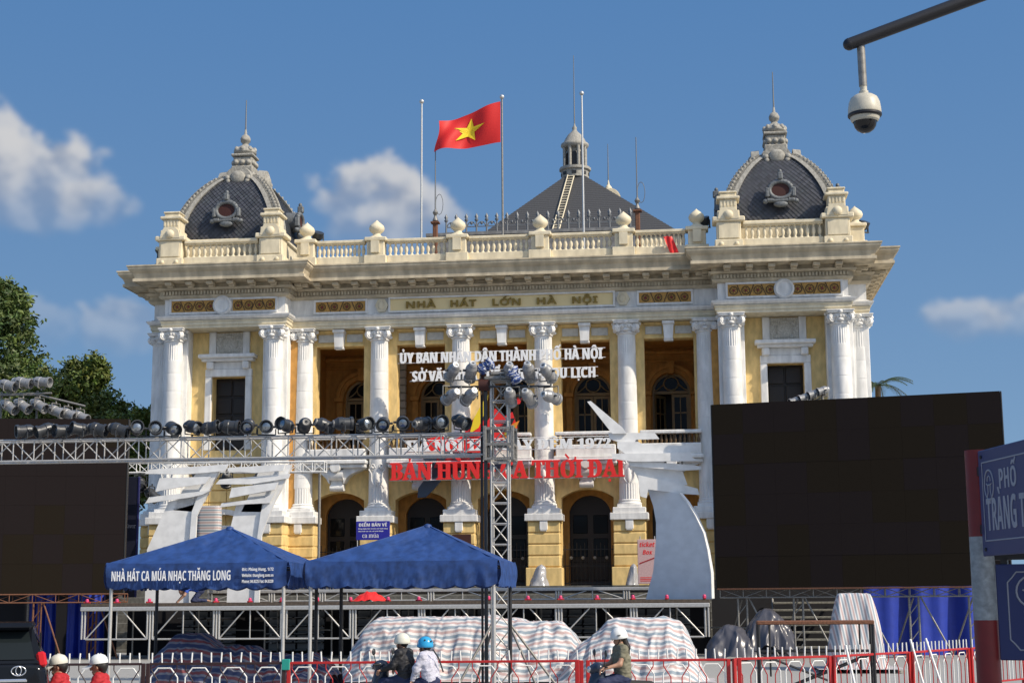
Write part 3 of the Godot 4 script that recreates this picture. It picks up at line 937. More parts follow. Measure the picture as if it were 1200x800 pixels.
func french_window(h: Node3D, cx: float) -> void:
	var z := -4.98
	var w := part("french_window", Geo.new().at(Vector3(cx, 0, 0)).bx(Vector3(-0.82, 8.1, z - 0.1), Vector3(-0.74, 11.0, z + 0.08)).bx(Vector3(0.74, 8.1, z - 0.1), Vector3(0.82, 11.0, z + 0.08)).bx(Vector3(-0.74, 10.9, z - 0.1), Vector3(0.74, 11.02, z + 0.1)), M.window_frame, h)
	var arch := Geo.new().at(Vector3(cx, 0, 0))
	ring_panel(arch, arch_outline(0.82, 11.0, 11.8), arch_outline(1.0, 11.0, 11.98), -4.82, -4.52)
	ring_panel(arch, arch_outline(1.0, 11.0, 11.98), arch_outline(1.16, 11.0, 12.14), -4.82, -4.42)
	for s: float in [-1, 1]:
		arch.bx(Vector3(s * 0.83, 10.8, -4.82), Vector3(s * 1.24, 11.0, -4.36), 0.02)
		arch.bx(Vector3(s * 0.88, 8.1, -4.82), Vector3(s * 1.16, 10.8, -4.5), 0.02)
	arch.prism(PackedVector2Array([Vector2(-0.12, 11.72), Vector2(0.12, 11.72), Vector2(0.18, 12.28), Vector2(-0.18, 12.28)]), -4.8, -4.3)
	part("archivolt", arch, M.loggia_yellow_shaded, w)
	part("fanlight", Geo.new().at(Vector3(cx, 0, 0)).prism(arch_outline(0.81, 11.01, 11.79), z - 0.06, z - 0.03), M.dark_glass, w)
	var tr := Geo.new().at(Vector3(cx, 0, z + 0.02))
	ring_panel(tr, arch_outline(0.72, 11.0, 11.7), arch_outline(0.82, 11.0, 11.8), -0.08, 0.05)
	var ring := []
	for k in 13:
		var a := TAU * k / 12.0
		ring.append(Vector3(cos(a) * 0.32, 11.36 + sin(a) * 0.3, 0))
	tr.path(ring, 0.035, 5)
	for s: float in [-1, 1]:
		var cv := []
		for k in 7:
			cv.append(Vector3(s * (0.32 + 0.07 * k), 11.36 - 0.3 * sin(k / 6.0 * PI / 2), 0))
		tr.path(cv, 0.03, 5)
	part("tracery", tr, M.window_frame, w)
	for s: float in [-1, 1]:
		var open := 0.9 if cx > 6 and s < 0 else 0.0
		var hinge := Vector3(cx + s * 0.74, 8.1, z)
		var b := Basis(Vector3.UP, -s * open)
		var leaf := Geo.new()
		var e := -s
		for q: Array in [[0.0, 0.1, 0.0, 2.78], [0.62, 0.73, 0.0, 2.78], [0.1, 0.62, 0.0, 0.6], [0.1, 0.62, 2.66, 2.78], [0.1, 0.62, 1.95, 2.01], [0.34, 0.38, 0.6, 2.66]]:
			leaf.bx(Vector3(e * q[0], q[2], -0.03), Vector3(e * q[1], q[3], 0.03))
		var l := part("door_leaf", leaf, M.window_frame, w, hinge, b)
		part("pane", Geo.new().bx(Vector3(e * 0.1, 0.5, -0.01), Vector3(e * 0.62, 2.66, 0.005)), M.dark_glass, w, hinge, b)
		l.set_meta("label", "half-open door leaf" if open > 0.0 else "closed door leaf")

func porch_door(h: Node3D, cx: float) -> void:
	var d := part("entrance_door", Geo.new().at(Vector3(cx, 0, 0)).prism(PackedVector2Array([Vector2(0.85, FLOOR), Vector2(0.85, 5.7)]) + arch_outline(0.85, 5.7, 6.35) + PackedVector2Array([Vector2(-0.85, FLOOR)]), -1.95, -1.86), M.dark_wood, h)
	for s: float in [-1, 1]:
		for k in 3:
			part("door_panel", Geo.new().at(Vector3(cx + s * 0.42, 0, 0)).bx(Vector3(-0.3, 2.9 + k * 0.95, -1.86), Vector3(0.3, 3.65 + k * 0.95, -1.82), 0.02), M.dark_wood if k < 1 else M.dark_glass, d)
	# iron gate of uprights in front of the door
	var g := part("iron_gate", Geo.new().at(Vector3(cx, 0, -0.62)).bx(Vector3(-1.04, 2.75, -0.02), Vector3(1.04, 2.8, 0.02)).bx(Vector3(-1.04, 4.1, -0.02), Vector3(1.04, 4.14, 0.02)).bx(Vector3(-1.04, 3.45, -0.02), Vector3(1.04, 3.48, 0.02)), M.iron, h)
	for k in 13:
		var x := cx - 0.96 + k * 0.16
		bar("upright", g, Vector3(x, 2.68, -0.62), Vector3(x, 4.28 + 0.1 * float(k % 2), -0.62), 0.014, M.iron)
	for k in 4:
		part("boss", Geo.new().ball(Vector3(cx - 0.72 + k * 0.48, 3.78, -0.6), Vector3(0.07, 0.07, 0.03)), M.dull_steel, g)

func pavilion(h: Node3D, s: float, cm: Mesh, cap: Mesh, bm: Mesh, orn: Mesh) -> void:
	var c := s * 11.42
	var W: Material = M.white_stone
	var zw := 0.15
	# wall about a tall window opening
	var g := Geo.new().at(Vector3(c, 0, 0))
	g.bx(Vector3(-2.6, 7.9, -0.6), Vector3(-0.72, 13.24, zw))
	g.bx(Vector3(0.72, 7.9, -0.6), Vector3(2.6, 13.24, zw))
	g.bx(Vector3(-0.72, 11.36, -0.6), Vector3(0.72, 13.24, zw))
	g.bx(Vector3(-0.72, 7.9, -0.6), Vector3(0.72, 8.3, zw))
	part("pavilion_wall", g, M.yellow, h)
	var wn := part("window", Geo.new().at(Vector3(c, 0, 0)).bx(Vector3(-0.72, 8.3, -0.5), Vector3(0.72, 11.36, -0.42)), M.dark_wood, h)
	for k in 2:
		for j in 4:
			part("shutter_panel", Geo.new().at(Vector3(c, 0, 0)).bx(Vector3(-0.66 + k * 0.68, 8.4 + j * 0.74, -0.42), Vector3(-0.04 + k * 0.68, 9.06 + j * 0.74, -0.36), 0.02), M.dark_wood, wn)
	var fr := Geo.new().at(Vector3(c, 0, 0))
	fr.bx(Vector3(-1.0, 8.3, zw), Vector3(-0.72, 11.36, zw + 0.16), 0.03)
	fr.bx(Vector3(0.72, 8.3, zw), Vector3(1.0, 11.36, zw + 0.16), 0.03)
	fr.bx(Vector3(-1.0, 11.36, zw), Vector3(1.0, 11.68, zw + 0.16), 0.03)
	part("window_surround", fr, W, wn)
	var hd := Geo.new().at(Vector3(c, 0, 0))
	hd.bx(Vector3(-0.92, 11.68, zw), Vector3(0.92, 11.98, zw + 0.12), 0.02)
	hd.bx(Vector3(-1.1, 11.98, zw), Vector3(1.1, 12.1, zw + 0.4), 0.02)
	hd.bx(Vector3(-1.2, 12.1, zw), Vector3(1.2, 12.26, zw + 0.56), 0.03)
	for e: float in [-1, 1]:
		hd.bx(Vector3(e * 0.62, 11.66, zw), Vector3(e * 0.9, 11.98, zw + 0.36), 0.04)
	part("window_hood", hd, W, wn)
	part("relief_panel", Geo.new().at(Vector3(c, 0, 0)).bx(Vector3(-0.56, 12.26, zw), Vector3(0.56, 13.2, zw + 0.08)).ball(Vector3(0, 12.7, zw + 0.06), Vector3(0.36, 0.36, 0.14), 14, 8).ball(Vector3(-0.38, 12.95, zw + 0.06), Vector3(0.14, 0.12, 0.09)).ball(Vector3(0.38, 12.95, zw + 0.06), Vector3(0.14, 0.12, 0.09)).ball(Vector3(0, 13.05, zw + 0.06), Vector3(0.2, 0.1, 0.1)).ball(Vector3(-0.3, 12.45, zw + 0.06), Vector3(0.16, 0.1, 0.08)).ball(Vector3(0.3, 12.45, zw + 0.06), Vector3(0.16, 0.1, 0.08)), M.relief_stone, h)
	for e: float in [-1, 1]:
		part("relief_pier", Geo.new().at(Vector3(c + e * 0.72, 0, 0)).bx(Vector3(-0.15, 12.26, zw), Vector3(0.15, 13.24, zw + 0.12), 0.02), W, h)
	# columns, each with a pier behind it, on tall pedestals
	for e: float in [-1, 1]:
		var cx := s * 11.42 + e * 2.12
		part("pier", Geo.new().at(Vector3(cx, 0, 0)).bx(Vector3(-0.52, 5.72, -0.5), Vector3(0.52, 13.24, 0.8), 0.02), W, h)
		column(h, Vector3(cx, 0, 1.0), cm, cap, bm, orn, true)
		pedestal(h, cx, -0.3, 1.62, 0.62, false)
	# set-back corner pilaster with its own scroll capital
	var ce := s * 14.38
	part("pier", Geo.new().at(Vector3(ce, 0, 0)).bx(Vector3(-0.36, 5.72, -0.9), Vector3(0.36, 13.24, 0.24), 0.02), W, h)
	column(h, Vector3(ce, 0, -0.08), cm, cap, bm, orn, false)
	pedestal(h, ce, -0.9, 0.6, 0.5, false)
	# lower storey: rusticated wall with a pedimented niche
	var lw := part("lower_wall", Geo.new().at(Vector3(c, 0, 0)).bx(Vector3(-2.6, FLOOR, -0.6), Vector3(2.6, 7.7, zw - 0.05)), M.yellow, h)
	for k in 10:
		for e in 4:
			part("stone_block", Geo.new().at(Vector3(c, 0, 0)).bx(Vector3(-1.5 + e * 0.755, FLOOR + 0.02 + k * 0.5, zw - 0.1), Vector3(-1.5 + e * 0.755 + 0.73, FLOOR + k * 0.5 + 0.48, zw + 0.03), 0.02), M.yellow, lw)
	part("band_course", Geo.new().at(Vector3(c, 0, 0)).bx(Vector3(-2.6, 7.7, -0.6), Vector3(2.6, 7.9, 0.5), 0.02), W, h)
	var ni := part("pediment", Geo.new().at(Vector3(c, 0, 0)).bx(Vector3(-1.2, 5.0, zw), Vector3(1.2, 5.2, 0.5), 0.02), W, h)
	var arc := Geo.new().at(Vector3(c, 0, 0))
	ring_panel(arc, arch_outline(1.0, 5.2, 5.65), arch_outline(1.2, 5.2, 5.86), zw, 0.52)
	part("pediment_arc", arc, W, ni)
	part("niche", Geo.new().at(Vector3(c, 0, 0)).bx(Vector3(-0.7, FLOOR, zw), Vector3(0.7, 5.0, zw + 0.06)), M.dark_wood, ni)

# ------------------------------------------------------------------ roofs of the opera house
const DOME := 3.25

func dome_half(y: float) -> float:
	# half width of the slate dome at a height above its foot (0 to 3.05)
	var t := clampf(y / DOME, 0.0, 1.0)
	return 1.8 * pow(1.0 - pow(t, 1.75), 0.74) + 0.5

func build_roofs(h: Node3D, bal: Mesh, fin: Mesh) -> void:
	for s: float in [-1, 1]:
		var c := Vector3(s * 11.42, 16.9, -1.4)
		var d := part("dome_drum", Geo.new().at(c).bx(Vector3(-2.4, -1.3, -2.4), Vector3(2.4, 0.0, 2.4)).bx(Vector3(-2.5, 0.0, -2.5), Vector3(2.5, 0.14, 2.5), 0.03), M.cream, h)
		# under-skin of the dome
		var g := Geo.new()
		for f in 4:
			var b := Basis(Vector3.UP, f * PI / 2)
			var rows := []
			for j in 17:
				var y := DOME * j / 16.0
				var w := dome_half(y) - 0.03
				rows.append(PackedVector3Array([b * Vector3(-w, y, w), b * Vector3(w, y, w)]))
			g.at(c + Vector3.UP * 0.14).grid(rows)
		part("dome_shell", g, M.main_slate, h)
		# diamond slates, each lifted a little at its lower tip over the ones below
		var sl := Geo.new()
		for f in 4:
			sl.at(c + Vector3.UP * 0.14, Basis(Vector3.UP, f * PI / 2))
			var ph := 0.105
			for j in int(DOME / ph) - 1:
				var cy := (j + 1) * ph
				var k := int(dome_half(cy) / 0.2) + 1
				for i in range(-k, k + 1):
					var cx := (i + (0.5 if j % 2 else 0.0)) * 0.2
					if absf(cx) > dome_half(cy) + 0.05:
						continue
					var q := rng.randf_range(0.74, 1.24)
					sl.col = Color(0.062 * q, 0.066 * q, 0.078 * q)
					var pt := func(x: float, y: float, lift: float) -> Vector3:
						var w := dome_half(clampf(y, 0.0, DOME))
						return Vector3(clampf(x, -w - 0.02, w + 0.02), y, w + lift)
					sl.quad(pt.call(cx, cy - ph, 0.045), pt.call(cx + 0.096, cy, 0.026), pt.call(cx, cy + ph, 0.006), pt.call(cx - 0.096, cy, 0.026))
		stuff(part("dome_slates", sl, M.slate, h))
		# broad stone ribs up the four corners
		for f in 4:
			var b := Basis(Vector3.UP, f * PI / 2)
			var rib := Geo.new().at(c + Vector3.UP * 0.14, b)
			for line: Array in [[0.0, 0.4, 0.07], [0.0, 0.2, 0.13], [0.26, 0.12, 0.13]]:
				var L := []
				var R := []
				var LL := []
				var RR := []
				for j in 17:
					var y := (DOME - 0.05) * j / 16.0
					var w := dome_half(y)
					var th: float = line[2]
					var wide: float = line[1] * lerpf(1.0, 0.75, j / 16.0)
					L.append(Vector3(w - wide - line[0], y, w + th))
					R.append(Vector3(w + th, y, w + th))
					RR.append(Vector3(w + th, y, w - wide - line[0]))
					LL.append(Vector3(w - wide - line[0], y, w - 0.05))
				for j in 16:
					rib.quad(L[j], R[j], R[j + 1], L[j + 1])
					rib.quad(R[j], RR[j], RR[j + 1], R[j + 1])
					rib.quad(LL[j], L[j], L[j + 1], LL[j + 1])
					rib.quad(RR[j], Vector3(LL[j].z, LL[j].y, LL[j].x), Vector3(LL[j + 1].z, LL[j + 1].y, LL[j + 1].x), RR[j + 1])
			for j in 20:
				var y := 0.1 + 3.0 * j / 20.0
				var w := dome_half(y)
				rib.ball(Vector3(w + 0.0, y, w + 0.13), Vector3(0.07, 0.08, 0.035), 7, 5)
				rib.ball(Vector3(w + 0.13, y, w + 0.0), Vector3(0.035, 0.08, 0.07), 7, 5)
			part("dome_rib", rib, M.grey_stone, h)
			# round window with its moulded hood
			var o := c + b * Vector3(0, 1.35, dome_half(1.2) + 0.02)
			var oc := part("round_window", Geo.new().at(o, b).tube(Vector3(0, 0, -0.5), Vector3(0, 0, 0.42), 0.43, 0.43, 20), M.zinc, h)
			var ring := []
			for k in 21:
				var a := TAU * k / 20.0
				ring.append(Vector3(cos(a) * 0.45, sin(a) * 0.36, 0.42))
			var rg := Geo.new().at(o, b).path(ring, 0.1, 7)
			rg.box(Vector3(0, 0.56, 0.44), Vector3(0.2, 0.3, 0.26), 0.04).ball(Vector3(0, 0.76, 0.42), Vector3(0.08, 0.1, 0.08))
			for e: float in [-1, 1]:
				rg.box(Vector3(e * 0.52, -0.1, 0.42), Vector3(0.16, 0.4, 0.22), 0.04).box(Vector3(e * 0.42, -0.42, 0.42), Vector3(0.3, 0.16, 0.22), 0.05)
				rg.ball(Vector3(e * 0.6, -0.46, 0.42), Vector3(0.12, 0.1, 0.1))
			rg.ball(Vector3(0, -0.58, 0.42), Vector3(0.3, 0.14, 0.12)).box(Vector3(0, -0.44, 0.42), Vector3(0.7, 0.14, 0.2), 0.05)
			part("moulded_ring", rg, M.zinc, oc)
			part("pane", Geo.new().at(o, b * Basis(Vector3.RIGHT, PI / 2) * Basis.from_scale(Vector3(1, 1, 0.78))).lathe([Vector2(0.4, 0.425), Vector2(0.0, 0.43)], 20), M.rust_red, oc)
			# shell relief at the head of each face
			var sh := Geo.new().at(c + b * Vector3(0, 3.08, 1.0), b)
			sh.tube(Vector3(0, 0, -0.3), Vector3(0, 0, 0.02), 0.64, 0.6, 24)
			for k in 9:
				var a := PI + PI * k / 8.0
				sh.ball(Vector3(cos(a) * 0.45, sin(a) * 0.42 + 0.08, 0.05), Vector3(0.12, 0.12, 0.08), 8, 5)
			sh.ball(Vector3(0, 0.1, 0.04), Vector3(0.34, 0.3, 0.14), 10, 6)
			part("shell_relief", sh, M.grey_stone, h)
		# crowning pedestal, bell and ball
		var t := Geo.new().at(c + Vector3.UP * 3.32, Basis.from_scale(Vector3(0.8, 1.2, 0.8)))
		t.box(Vector3(0, 0.05, 0), Vector3(1.5, 0.3, 1.5), 0.1).box(Vector3(0, 0.32, 0), Vector3(1.2, 0.3, 1.2), 0.06).box(Vector3(0, 0.62, 0), Vector3(1.02, 0.4, 1.02), 0.05)
		for k in 4:
			var b := Basis(Vector3.UP, k * PI / 2)
			for e: float in [-1, 0, 1]:
				t.ball(b * Vector3(e * 0.34, 0.58, 0.52), Vector3(0.14, 0.12, 0.14), 7, 5)
		t.box(Vector3(0, 0.86, 0), Vector3(1.22, 0.1, 1.22), 0.03)
		t.lathe([Vector2(0.5, 0.9), Vector2(0.62, 0.98), Vector2(0.6, 1.08), Vector2(0.4, 1.22), Vector2(0.2, 1.3), Vector2(0.15, 1.36), Vector2(0.26, 1.44), Vector2(0.28, 1.55), Vector2(0.2, 1.66), Vector2(0.08, 1.72), Vector2(0.05, 1.9), Vector2(0.0, 1.92)], 16, Vector3.ZERO, true)
		for k in 8:
			var a := TAU * k / 8.0
			t.ball(Vector3(cos(a) * 0.52, 1.1, sin(a) * 0.52), Vector3(0.13, 0.12, 0.13), 7, 5)
		part("dome_crown", t, M.grey_stone, h)
		# attic pedestals and balustrade in front of the dome
		for e: float in [-1, 1]:
			var px := s * 11.42 + e * 2.12
			var p := Geo.new().at(Vector3(px, 15.74, 1.45))
			p.bx(Vector3(-0.56, 0, -0.5), Vector3(0.56, 0.36, 0.5), 0.03).bx(Vector3(-0.48, 0.36, -0.42), Vector3(0.48, 1.1, 0.42), 0.03)
			p.bx(Vector3(-0.4, 0.42, 0.42), Vector3(0.4, 1.0, 0.46), 0.01)
			p.bx(Vector3(-0.64, 1.1, -0.46), Vector3(0.64, 1.3, 0.5), 0.04).bx(Vector3(-0.44, 1.3, -0.4), Vector3(0.44, 1.56, 0.42), 0.03)
			p.prism(PackedVector2Array([Vector2(-0.42, 1.2), Vector2(0.42, 1.2), Vector2(0.36, 1.5), Vector2(0.2, 1.66), Vector2(-0.2, 1.66), Vector2(-0.36, 1.5)]), 0.3, 0.52)
			p.bx(Vector3(-0.34, 1.5, -0.36), Vector3(0.34, 2.02, 0.36), 0.02)
			for k in 5:
				p.bx(Vector3(-0.3 + k * 0.135, 1.74, 0.36), Vector3(-0.24 + k * 0.135, 1.98, 0.39))
			p.bx(Vector3(-0.46, 2.02, -0.46), Vector3(0.46, 2.14, 0.46), 0.03).bx(Vector3(-0.32, 2.14, -0.32), Vector3(0.32, 2.28, 0.32), 0.03).bx(Vector3(-0.36, 2.28, -0.36), Vector3(0.36, 2.36, 0.36), 0.03)
			var pe := part("attic_pedestal", p, M.cream, h)
			part("boss", Geo.new().ball(Vector3(px, 15.74 + 1.36, 1.96), Vector3(0.19, 0.19, 0.14), 14, 8), M.cream, pe)
			for q: float in [-1, 1]:
				part("boss", Geo.new().ball(Vector3(px + q * 0.3, 15.74 + 0.18, 1.96), Vector3(0.09, 0.09, 0.06), 10, 6), M.cream, pe)
			# finials on the set-back corners
			var fx := s * 11.42 + e * 3.05
			if e * s > 0:
				var cp := part("roof_pedestal", Geo.new().at(Vector3(fx, 15.95, -0.5)).bx(Vector3(-0.5, -0.3, -0.5), Vector3(0.5, 0, 0.5)).bx(Vector3(-0.42, 0, -0.4), Vector3(0.42, 0.4, 0.4), 0.02).bx(Vector3(-0.32, 0.4, -0.3), Vector3(0.32, 1.0, 0.3), 0.02).bx(Vector3(-0.42, 1.0, -0.4), Vector3(0.42, 1.14, 0.4), 0.03), M.cream, h)
				put("finial", fin, M.cream, cp, Vector3(fx, 17.09, -0.5))
		balustrade(h, s * 11.42 - 1.56, s * 11.42 + 1.56, 15.74, 1.6, 13, bal)
	# --- hall roof: slate pyramid, lantern, ladder, rear gable
	var rc := Vector3(0.92, 24.6, -30.0)
	part("attic_block", Geo.new().bx(Vector3(-5.2, 15.7, -16), Vector3(5.2, 20.05, -12.3)).bx(Vector3(-5.3, 20.05, -16.1), Vector3(5.3, 20.2, -12.2)), M.roof_sheet, h)
	part("hall_wall", Geo.new().bx(Vector3(rc.x - 5.8, 15.7, -36.4), Vector3(rc.x + 6.4, 22.95, -25.9)), M.cream, h)
	var top := [Vector3(-0.56, 3.1, 0.6), Vector3(0.56, 3.1, 0.6), Vector3(0.56, 3.1, -0.6), Vector3(-0.56, 3.1, -0.6)]
	var low := [Vector3(-5.9, -1.7, 4.2), Vector3(6.6, -1.7, 4.2), Vector3(6.6, -1.7, -6.5), Vector3(-5.9, -1.7, -6.5)]
	var rg := Geo.new().at(rc)
	for k in 4:
		var n := 34
		for j in n:
			var a0: Vector3 = low[k].lerp(top[k], float(j) / n)
			var b0: Vector3 = low[(k + 1) % 4].lerp(top[(k + 1) % 4], float(j) / n)
			var a1: Vector3 = low[k].lerp(top[k], float(j + 1) / n)
			var b1: Vector3 = low[(k + 1) % 4].lerp(top[(k + 1) % 4], float(j + 1) / n)
			rg.quad(a0 + Vector3.UP * 0.025, b0 + Vector3.UP * 0.025, b1, a1)
			rg.quad(a0 - Vector3.UP * 0.02, b0 - Vector3.UP * 0.02, b0 + Vector3.UP * 0.025, a0 + Vector3.UP * 0.025)
	part("hall_roof", rg, M.main_slate, h)
	var lt := Geo.new().at(rc + Vector3.UP * 3.05)
	lt.lathe([Vector2(0.85, 0), Vector2(0.85, 0.45), Vector2(0.98, 0.5), Vector2(0.98, 0.66), Vector2(0.8, 0.7)], 12)
	lt.lathe([Vector2(0.55, 0.7), Vector2(0.5, 0.75), Vector2(0.5, 1.9), Vector2(0.75, 1.95)], 8)
	lt.lathe([Vector2(0.75, 1.95), Vector2(0.86, 2.05), Vector2(0.86, 2.2), Vector2(0.7, 2.3), Vector2(0.62, 2.5), Vector2(0.42, 2.8), Vector2(0.2, 3.0), Vector2(0.12, 3.15), Vector2(0.16, 3.25), Vector2(0.06, 3.4), Vector2(0.03, 3.6), Vector2(0.0, 3.62)], 14, Vector3.ZERO, true)
	var la := part("lantern", lt, M.grey_stone, h)
	for k in 8:
		var a := TAU * (k + 0.5) / 8.0
		bar("post", la, rc + Vector3(cos(a) * 0.68, 3.7, sin(a) * 0.68), rc + Vector3(cos(a) * 0.68, 5.05, sin(a) * 0.68), 0.1, M.grey_stone)
		a = TAU * k / 8.0
		part("opening", Geo.new().at(rc + Vector3(cos(a) * 0.48, 3.85, -sin(a) * 0.48), Basis(Vector3.UP, a + PI / 2)).prism(PackedVector2Array([Vector2(0.15, 0), Vector2(0.15, 0.7)]) + arch_outline(0.15, 0.7, 0.85, 6) + PackedVector2Array([Vector2(-0.15, 0)]), 0, 0.04), M.iron, la)
		part("vent", Geo.new().at(rc + Vector3(cos(a) * 0.84, 3.2, -sin(a) * 0.84), Basis(Vector3.UP, a + PI / 2)).bx(Vector3(-0.14, 0, -0.03), Vector3(0.14, 0.18, 0.03)), M.iron, la)
	# ladder up the near slope
	var nrm := Vector3(0, 3.6, 4.8).normalized()
	var l0 := rc + Vector3(-1.0, -1.65, 4.16) + nrm * 0.12
	var l1 := rc + Vector3(-0.2, 3.05, 0.64) + nrm * 0.12
	var lad := bar("roof_ladder", h, l0 - Vector3(0.2, 0, 0), l1 - Vector3(0.2, 0, 0), 0.04, M.cream)
	bar("roof_ladder", h, l0 + Vector3(0.2, 0, 0), l1 + Vector3(0.2, 0, 0), 0.04, M.cream)
	for k in 24:
		var q := l0.lerp(l1, (k + 0.5) / 24.0)
		bar("ladder_rung", h, q - Vector3(0.2, 0, 0), q + Vector3(0.2, 0, 0), 0.035, M.cream)
	lad.set_meta("label", "pale ladder stile")
	# round-headed gable on the far slope
	var gb := Geo.new().at(Vector3(2.75, 26.2, -34))
	gb.prism(PackedVector2Array([Vector2(0.8, 0), Vector2(0.8, 1.1)]) + arch_outline(0.8, 1.1, 1.85) + PackedVector2Array([Vector2(-0.8, 0)]), -0.4, 0.2)
	ring_panel(gb, arch_outline(0.5, 1.1, 1.55), arch_outline(0.72, 1.1, 1.8), 0.2, 0.34)
	gb.lathe([Vector2(0.25, 1.8), Vector2(0.2, 1.95), Vector2(0.08, 2.1), Vector2(0.0, 2.6)], 10)
	part("rear_gable", gb, M.cream, h)
	# iron cresting
	var cr := part("iron_cresting", Geo.new().bx(Vector3(-4.3, 20.2, -12.45), Vector3(4.9, 20.26, -12.38)).bx(Vector3(-4.3, 20.5, -12.44), Vector3(4.9, 20.54, -12.39)), M.grey_iron, h)
	for k in 19:
		var x := -4.3 + k * 0.511
		part("spear", Geo.new().at(Vector3(x, 20.2, -12.41)).tube(Vector3.ZERO, Vector3(0, 0.62, 0), 0.05, 0.04, 6).lathe([Vector2(0.03, 0.55), Vector2(0.11, 0.66), Vector2(0.05, 0.74), Vector2(0.1, 0.82), Vector2(0.0, 1.02)], 8, Vector3.ZERO, true), M.grey_iron, cr)
		if k < 18:
			var pts := []
			for q in 9:
				var a := PI * q / 8.0
				pts.append(Vector3(x + 0.255 - cos(a) * 0.2, 20.52 + sin(a) * 0.24, -12.41))
			part("scroll", Geo.new().path(pts, 0.028, 5).ball(Vector3(x + 0.255, 20.7, -12.41), Vector3(0.07, 0.09, 0.05), 6, 4), M.grey_iron, cr)

# ------------------------------------------------------------------ roof furniture
func pole(called: String, label: String, cat: String, at: Vector3, h: float, r: float, m: Material, group := "") -> void:
	var t := thing(called, label, cat, at, 0.0, group)
	part("shaft", Geo.new().tube(Vector3.ZERO, Vector3(0, h, 0), r, r * 0.75, 10), m, t)
	if r > 0.03:
		part("ball", Geo.new().ball(Vector3(0, h + 0.08, 0), Vector3(0.1, 0.1, 0.1)), M.steel, t)

func antenna(label: String, at: Vector3, h: float, base_h: float) -> void:
	var t := thing("lightning_rod", label, "lightning rod", at, 0.0, "lightning rods on the roofs")
	part("rod", Geo.new().tube(Vector3.ZERO, Vector3(0, h, 0), 0.045, 0.02, 6), M.grey_iron, t)
	if base_h > 0.0:
		part("stand", Geo.new().bx(Vector3(-0.1, 0, -0.1), Vector3(0.1, base_h, 0.1), 0.03).box(Vector3(0, base_h, 0), Vector3(0.36, 0.06, 0.36)), M.rusty_steel, t)
		part("insulator", Geo.new().lathe([Vector2(0.05, base_h), Vector2(0.13, base_h + 0.1), Vector2(0.05, base_h + 0.3), Vector2(0.12, base_h + 0.45), Vector2(0.03, base_h + 0.6)], 8), M.dull_steel, t)
		var ring := []
		for k in 13:
			var a := TAU * k / 12.0
			ring.append(Vector3(0.17 + cos(a) * 0.16, base_h + 0.8 + sin(a) * 0.45, 0))
		part("cable_loop", Geo.new().path(ring, 0.014, 5), M.grey_iron, t)

func build_flag() -> void:
	# cloth flies to the left of its pole and hangs a little
	var rows := []
	var sheet := func(u: float, v: float) -> Vector3:
		var x := -2.62 * u + 0.06 * sin(v * 5.0) * u
		var y := -1.82 * v - 0.92 * pow(u, 1.15) - 0.1 * sin(u * 4.2 + v) * u + v * u * 0.52
		var z := 0.2 * sin(u * 7.5 + v * 1.6) * (0.25 + u) + 0.12 * sin(u * 13.0 - v * 3.0) * u
		return Vector3(x - 0.2 * v * u, y, z)
	for j in 21:
		var r := PackedVector3Array()
		for i in 41:
			r.append(sheet.call(i / 40.0, j / 20.0))
		rows.append(r)
	var f := thing("flag", "red flag with a yellow star flying from the middle flagpole", "flag", Vector3(-0.12, 23.15, -1))
	part("cloth", Geo.new().grid(rows), M.flag_red, f)
	# the star, laid on both faces of the cloth as a fine sheet
	for side: float in [1.0, -1.0]:
		var g := Geo.new()
		var pts := []
		for k in 10:
			var a := TAU * k / 10.0 + 0.12
			var rr := 0.36 if k % 2 == 0 else 0.142
			pts.append(Vector2(0.515 - sin(a) * rr * 0.74, 0.5 - cos(a) * rr))
		var lift := func(p: Vector2) -> Vector3:
			var a: Vector3 = sheet.call(p.x, p.y)
			var n: Vector3 = (sheet.call(p.x, p.y + 0.01) - a).cross(sheet.call(p.x + 0.01, p.y) - a).normalized()
			if n.z * side < 0.0:
				n = -n
			return a + n * 0.03
		var c := Vector2(0.515, 0.5)
		for k in 10:
			for s in 4:
				var a: Vector2 = c.lerp(pts[k], s / 4.0)
				var b: Vector2 = c.lerp(pts[(k + 1) % 10], s / 4.0)
				var d: Vector2 = c.lerp(pts[(k + 1) % 10], (s + 1) / 4.0)
				var e: Vector2 = c.lerp(pts[k], (s + 1) / 4.0)
				g.tri(lift.call(a), lift.call(d), lift.call(e))
				if s > 0:
					g.tri(lift.call(a), lift.call(b), lift.call(d))
		part("star", g, M.flag_yellow, f)

func floodlight_small(label: String, at: Vector3, turn: float) -> void:
	var t := thing("floodlight", label, "floodlight", at, turn, "floodlights on the roof edge")
	part("housing", Geo.new().at(Vector3(0, 0.3, 0), Basis(Vector3.RIGHT, 0.5)).lathe([Vector2(0.1, -0.2), Vector2(0.2, -0.1), Vector2(0.24, 0.16), Vector2(0.2, 0.18), Vector2(0.0, 0.15)], 12), M.lamp_black, t)
	part("bracket", Geo.new().bx(Vector3(-0.26, 0, -0.03), Vector3(-0.22, 0.34, 0.03)).bx(Vector3(0.22, 0, -0.03), Vector3(0.26, 0.34, 0.03)).bx(Vector3(-0.26, 0, -0.05), Vector3(0.26, 0.04, 0.05)), M.lamp_black, t)

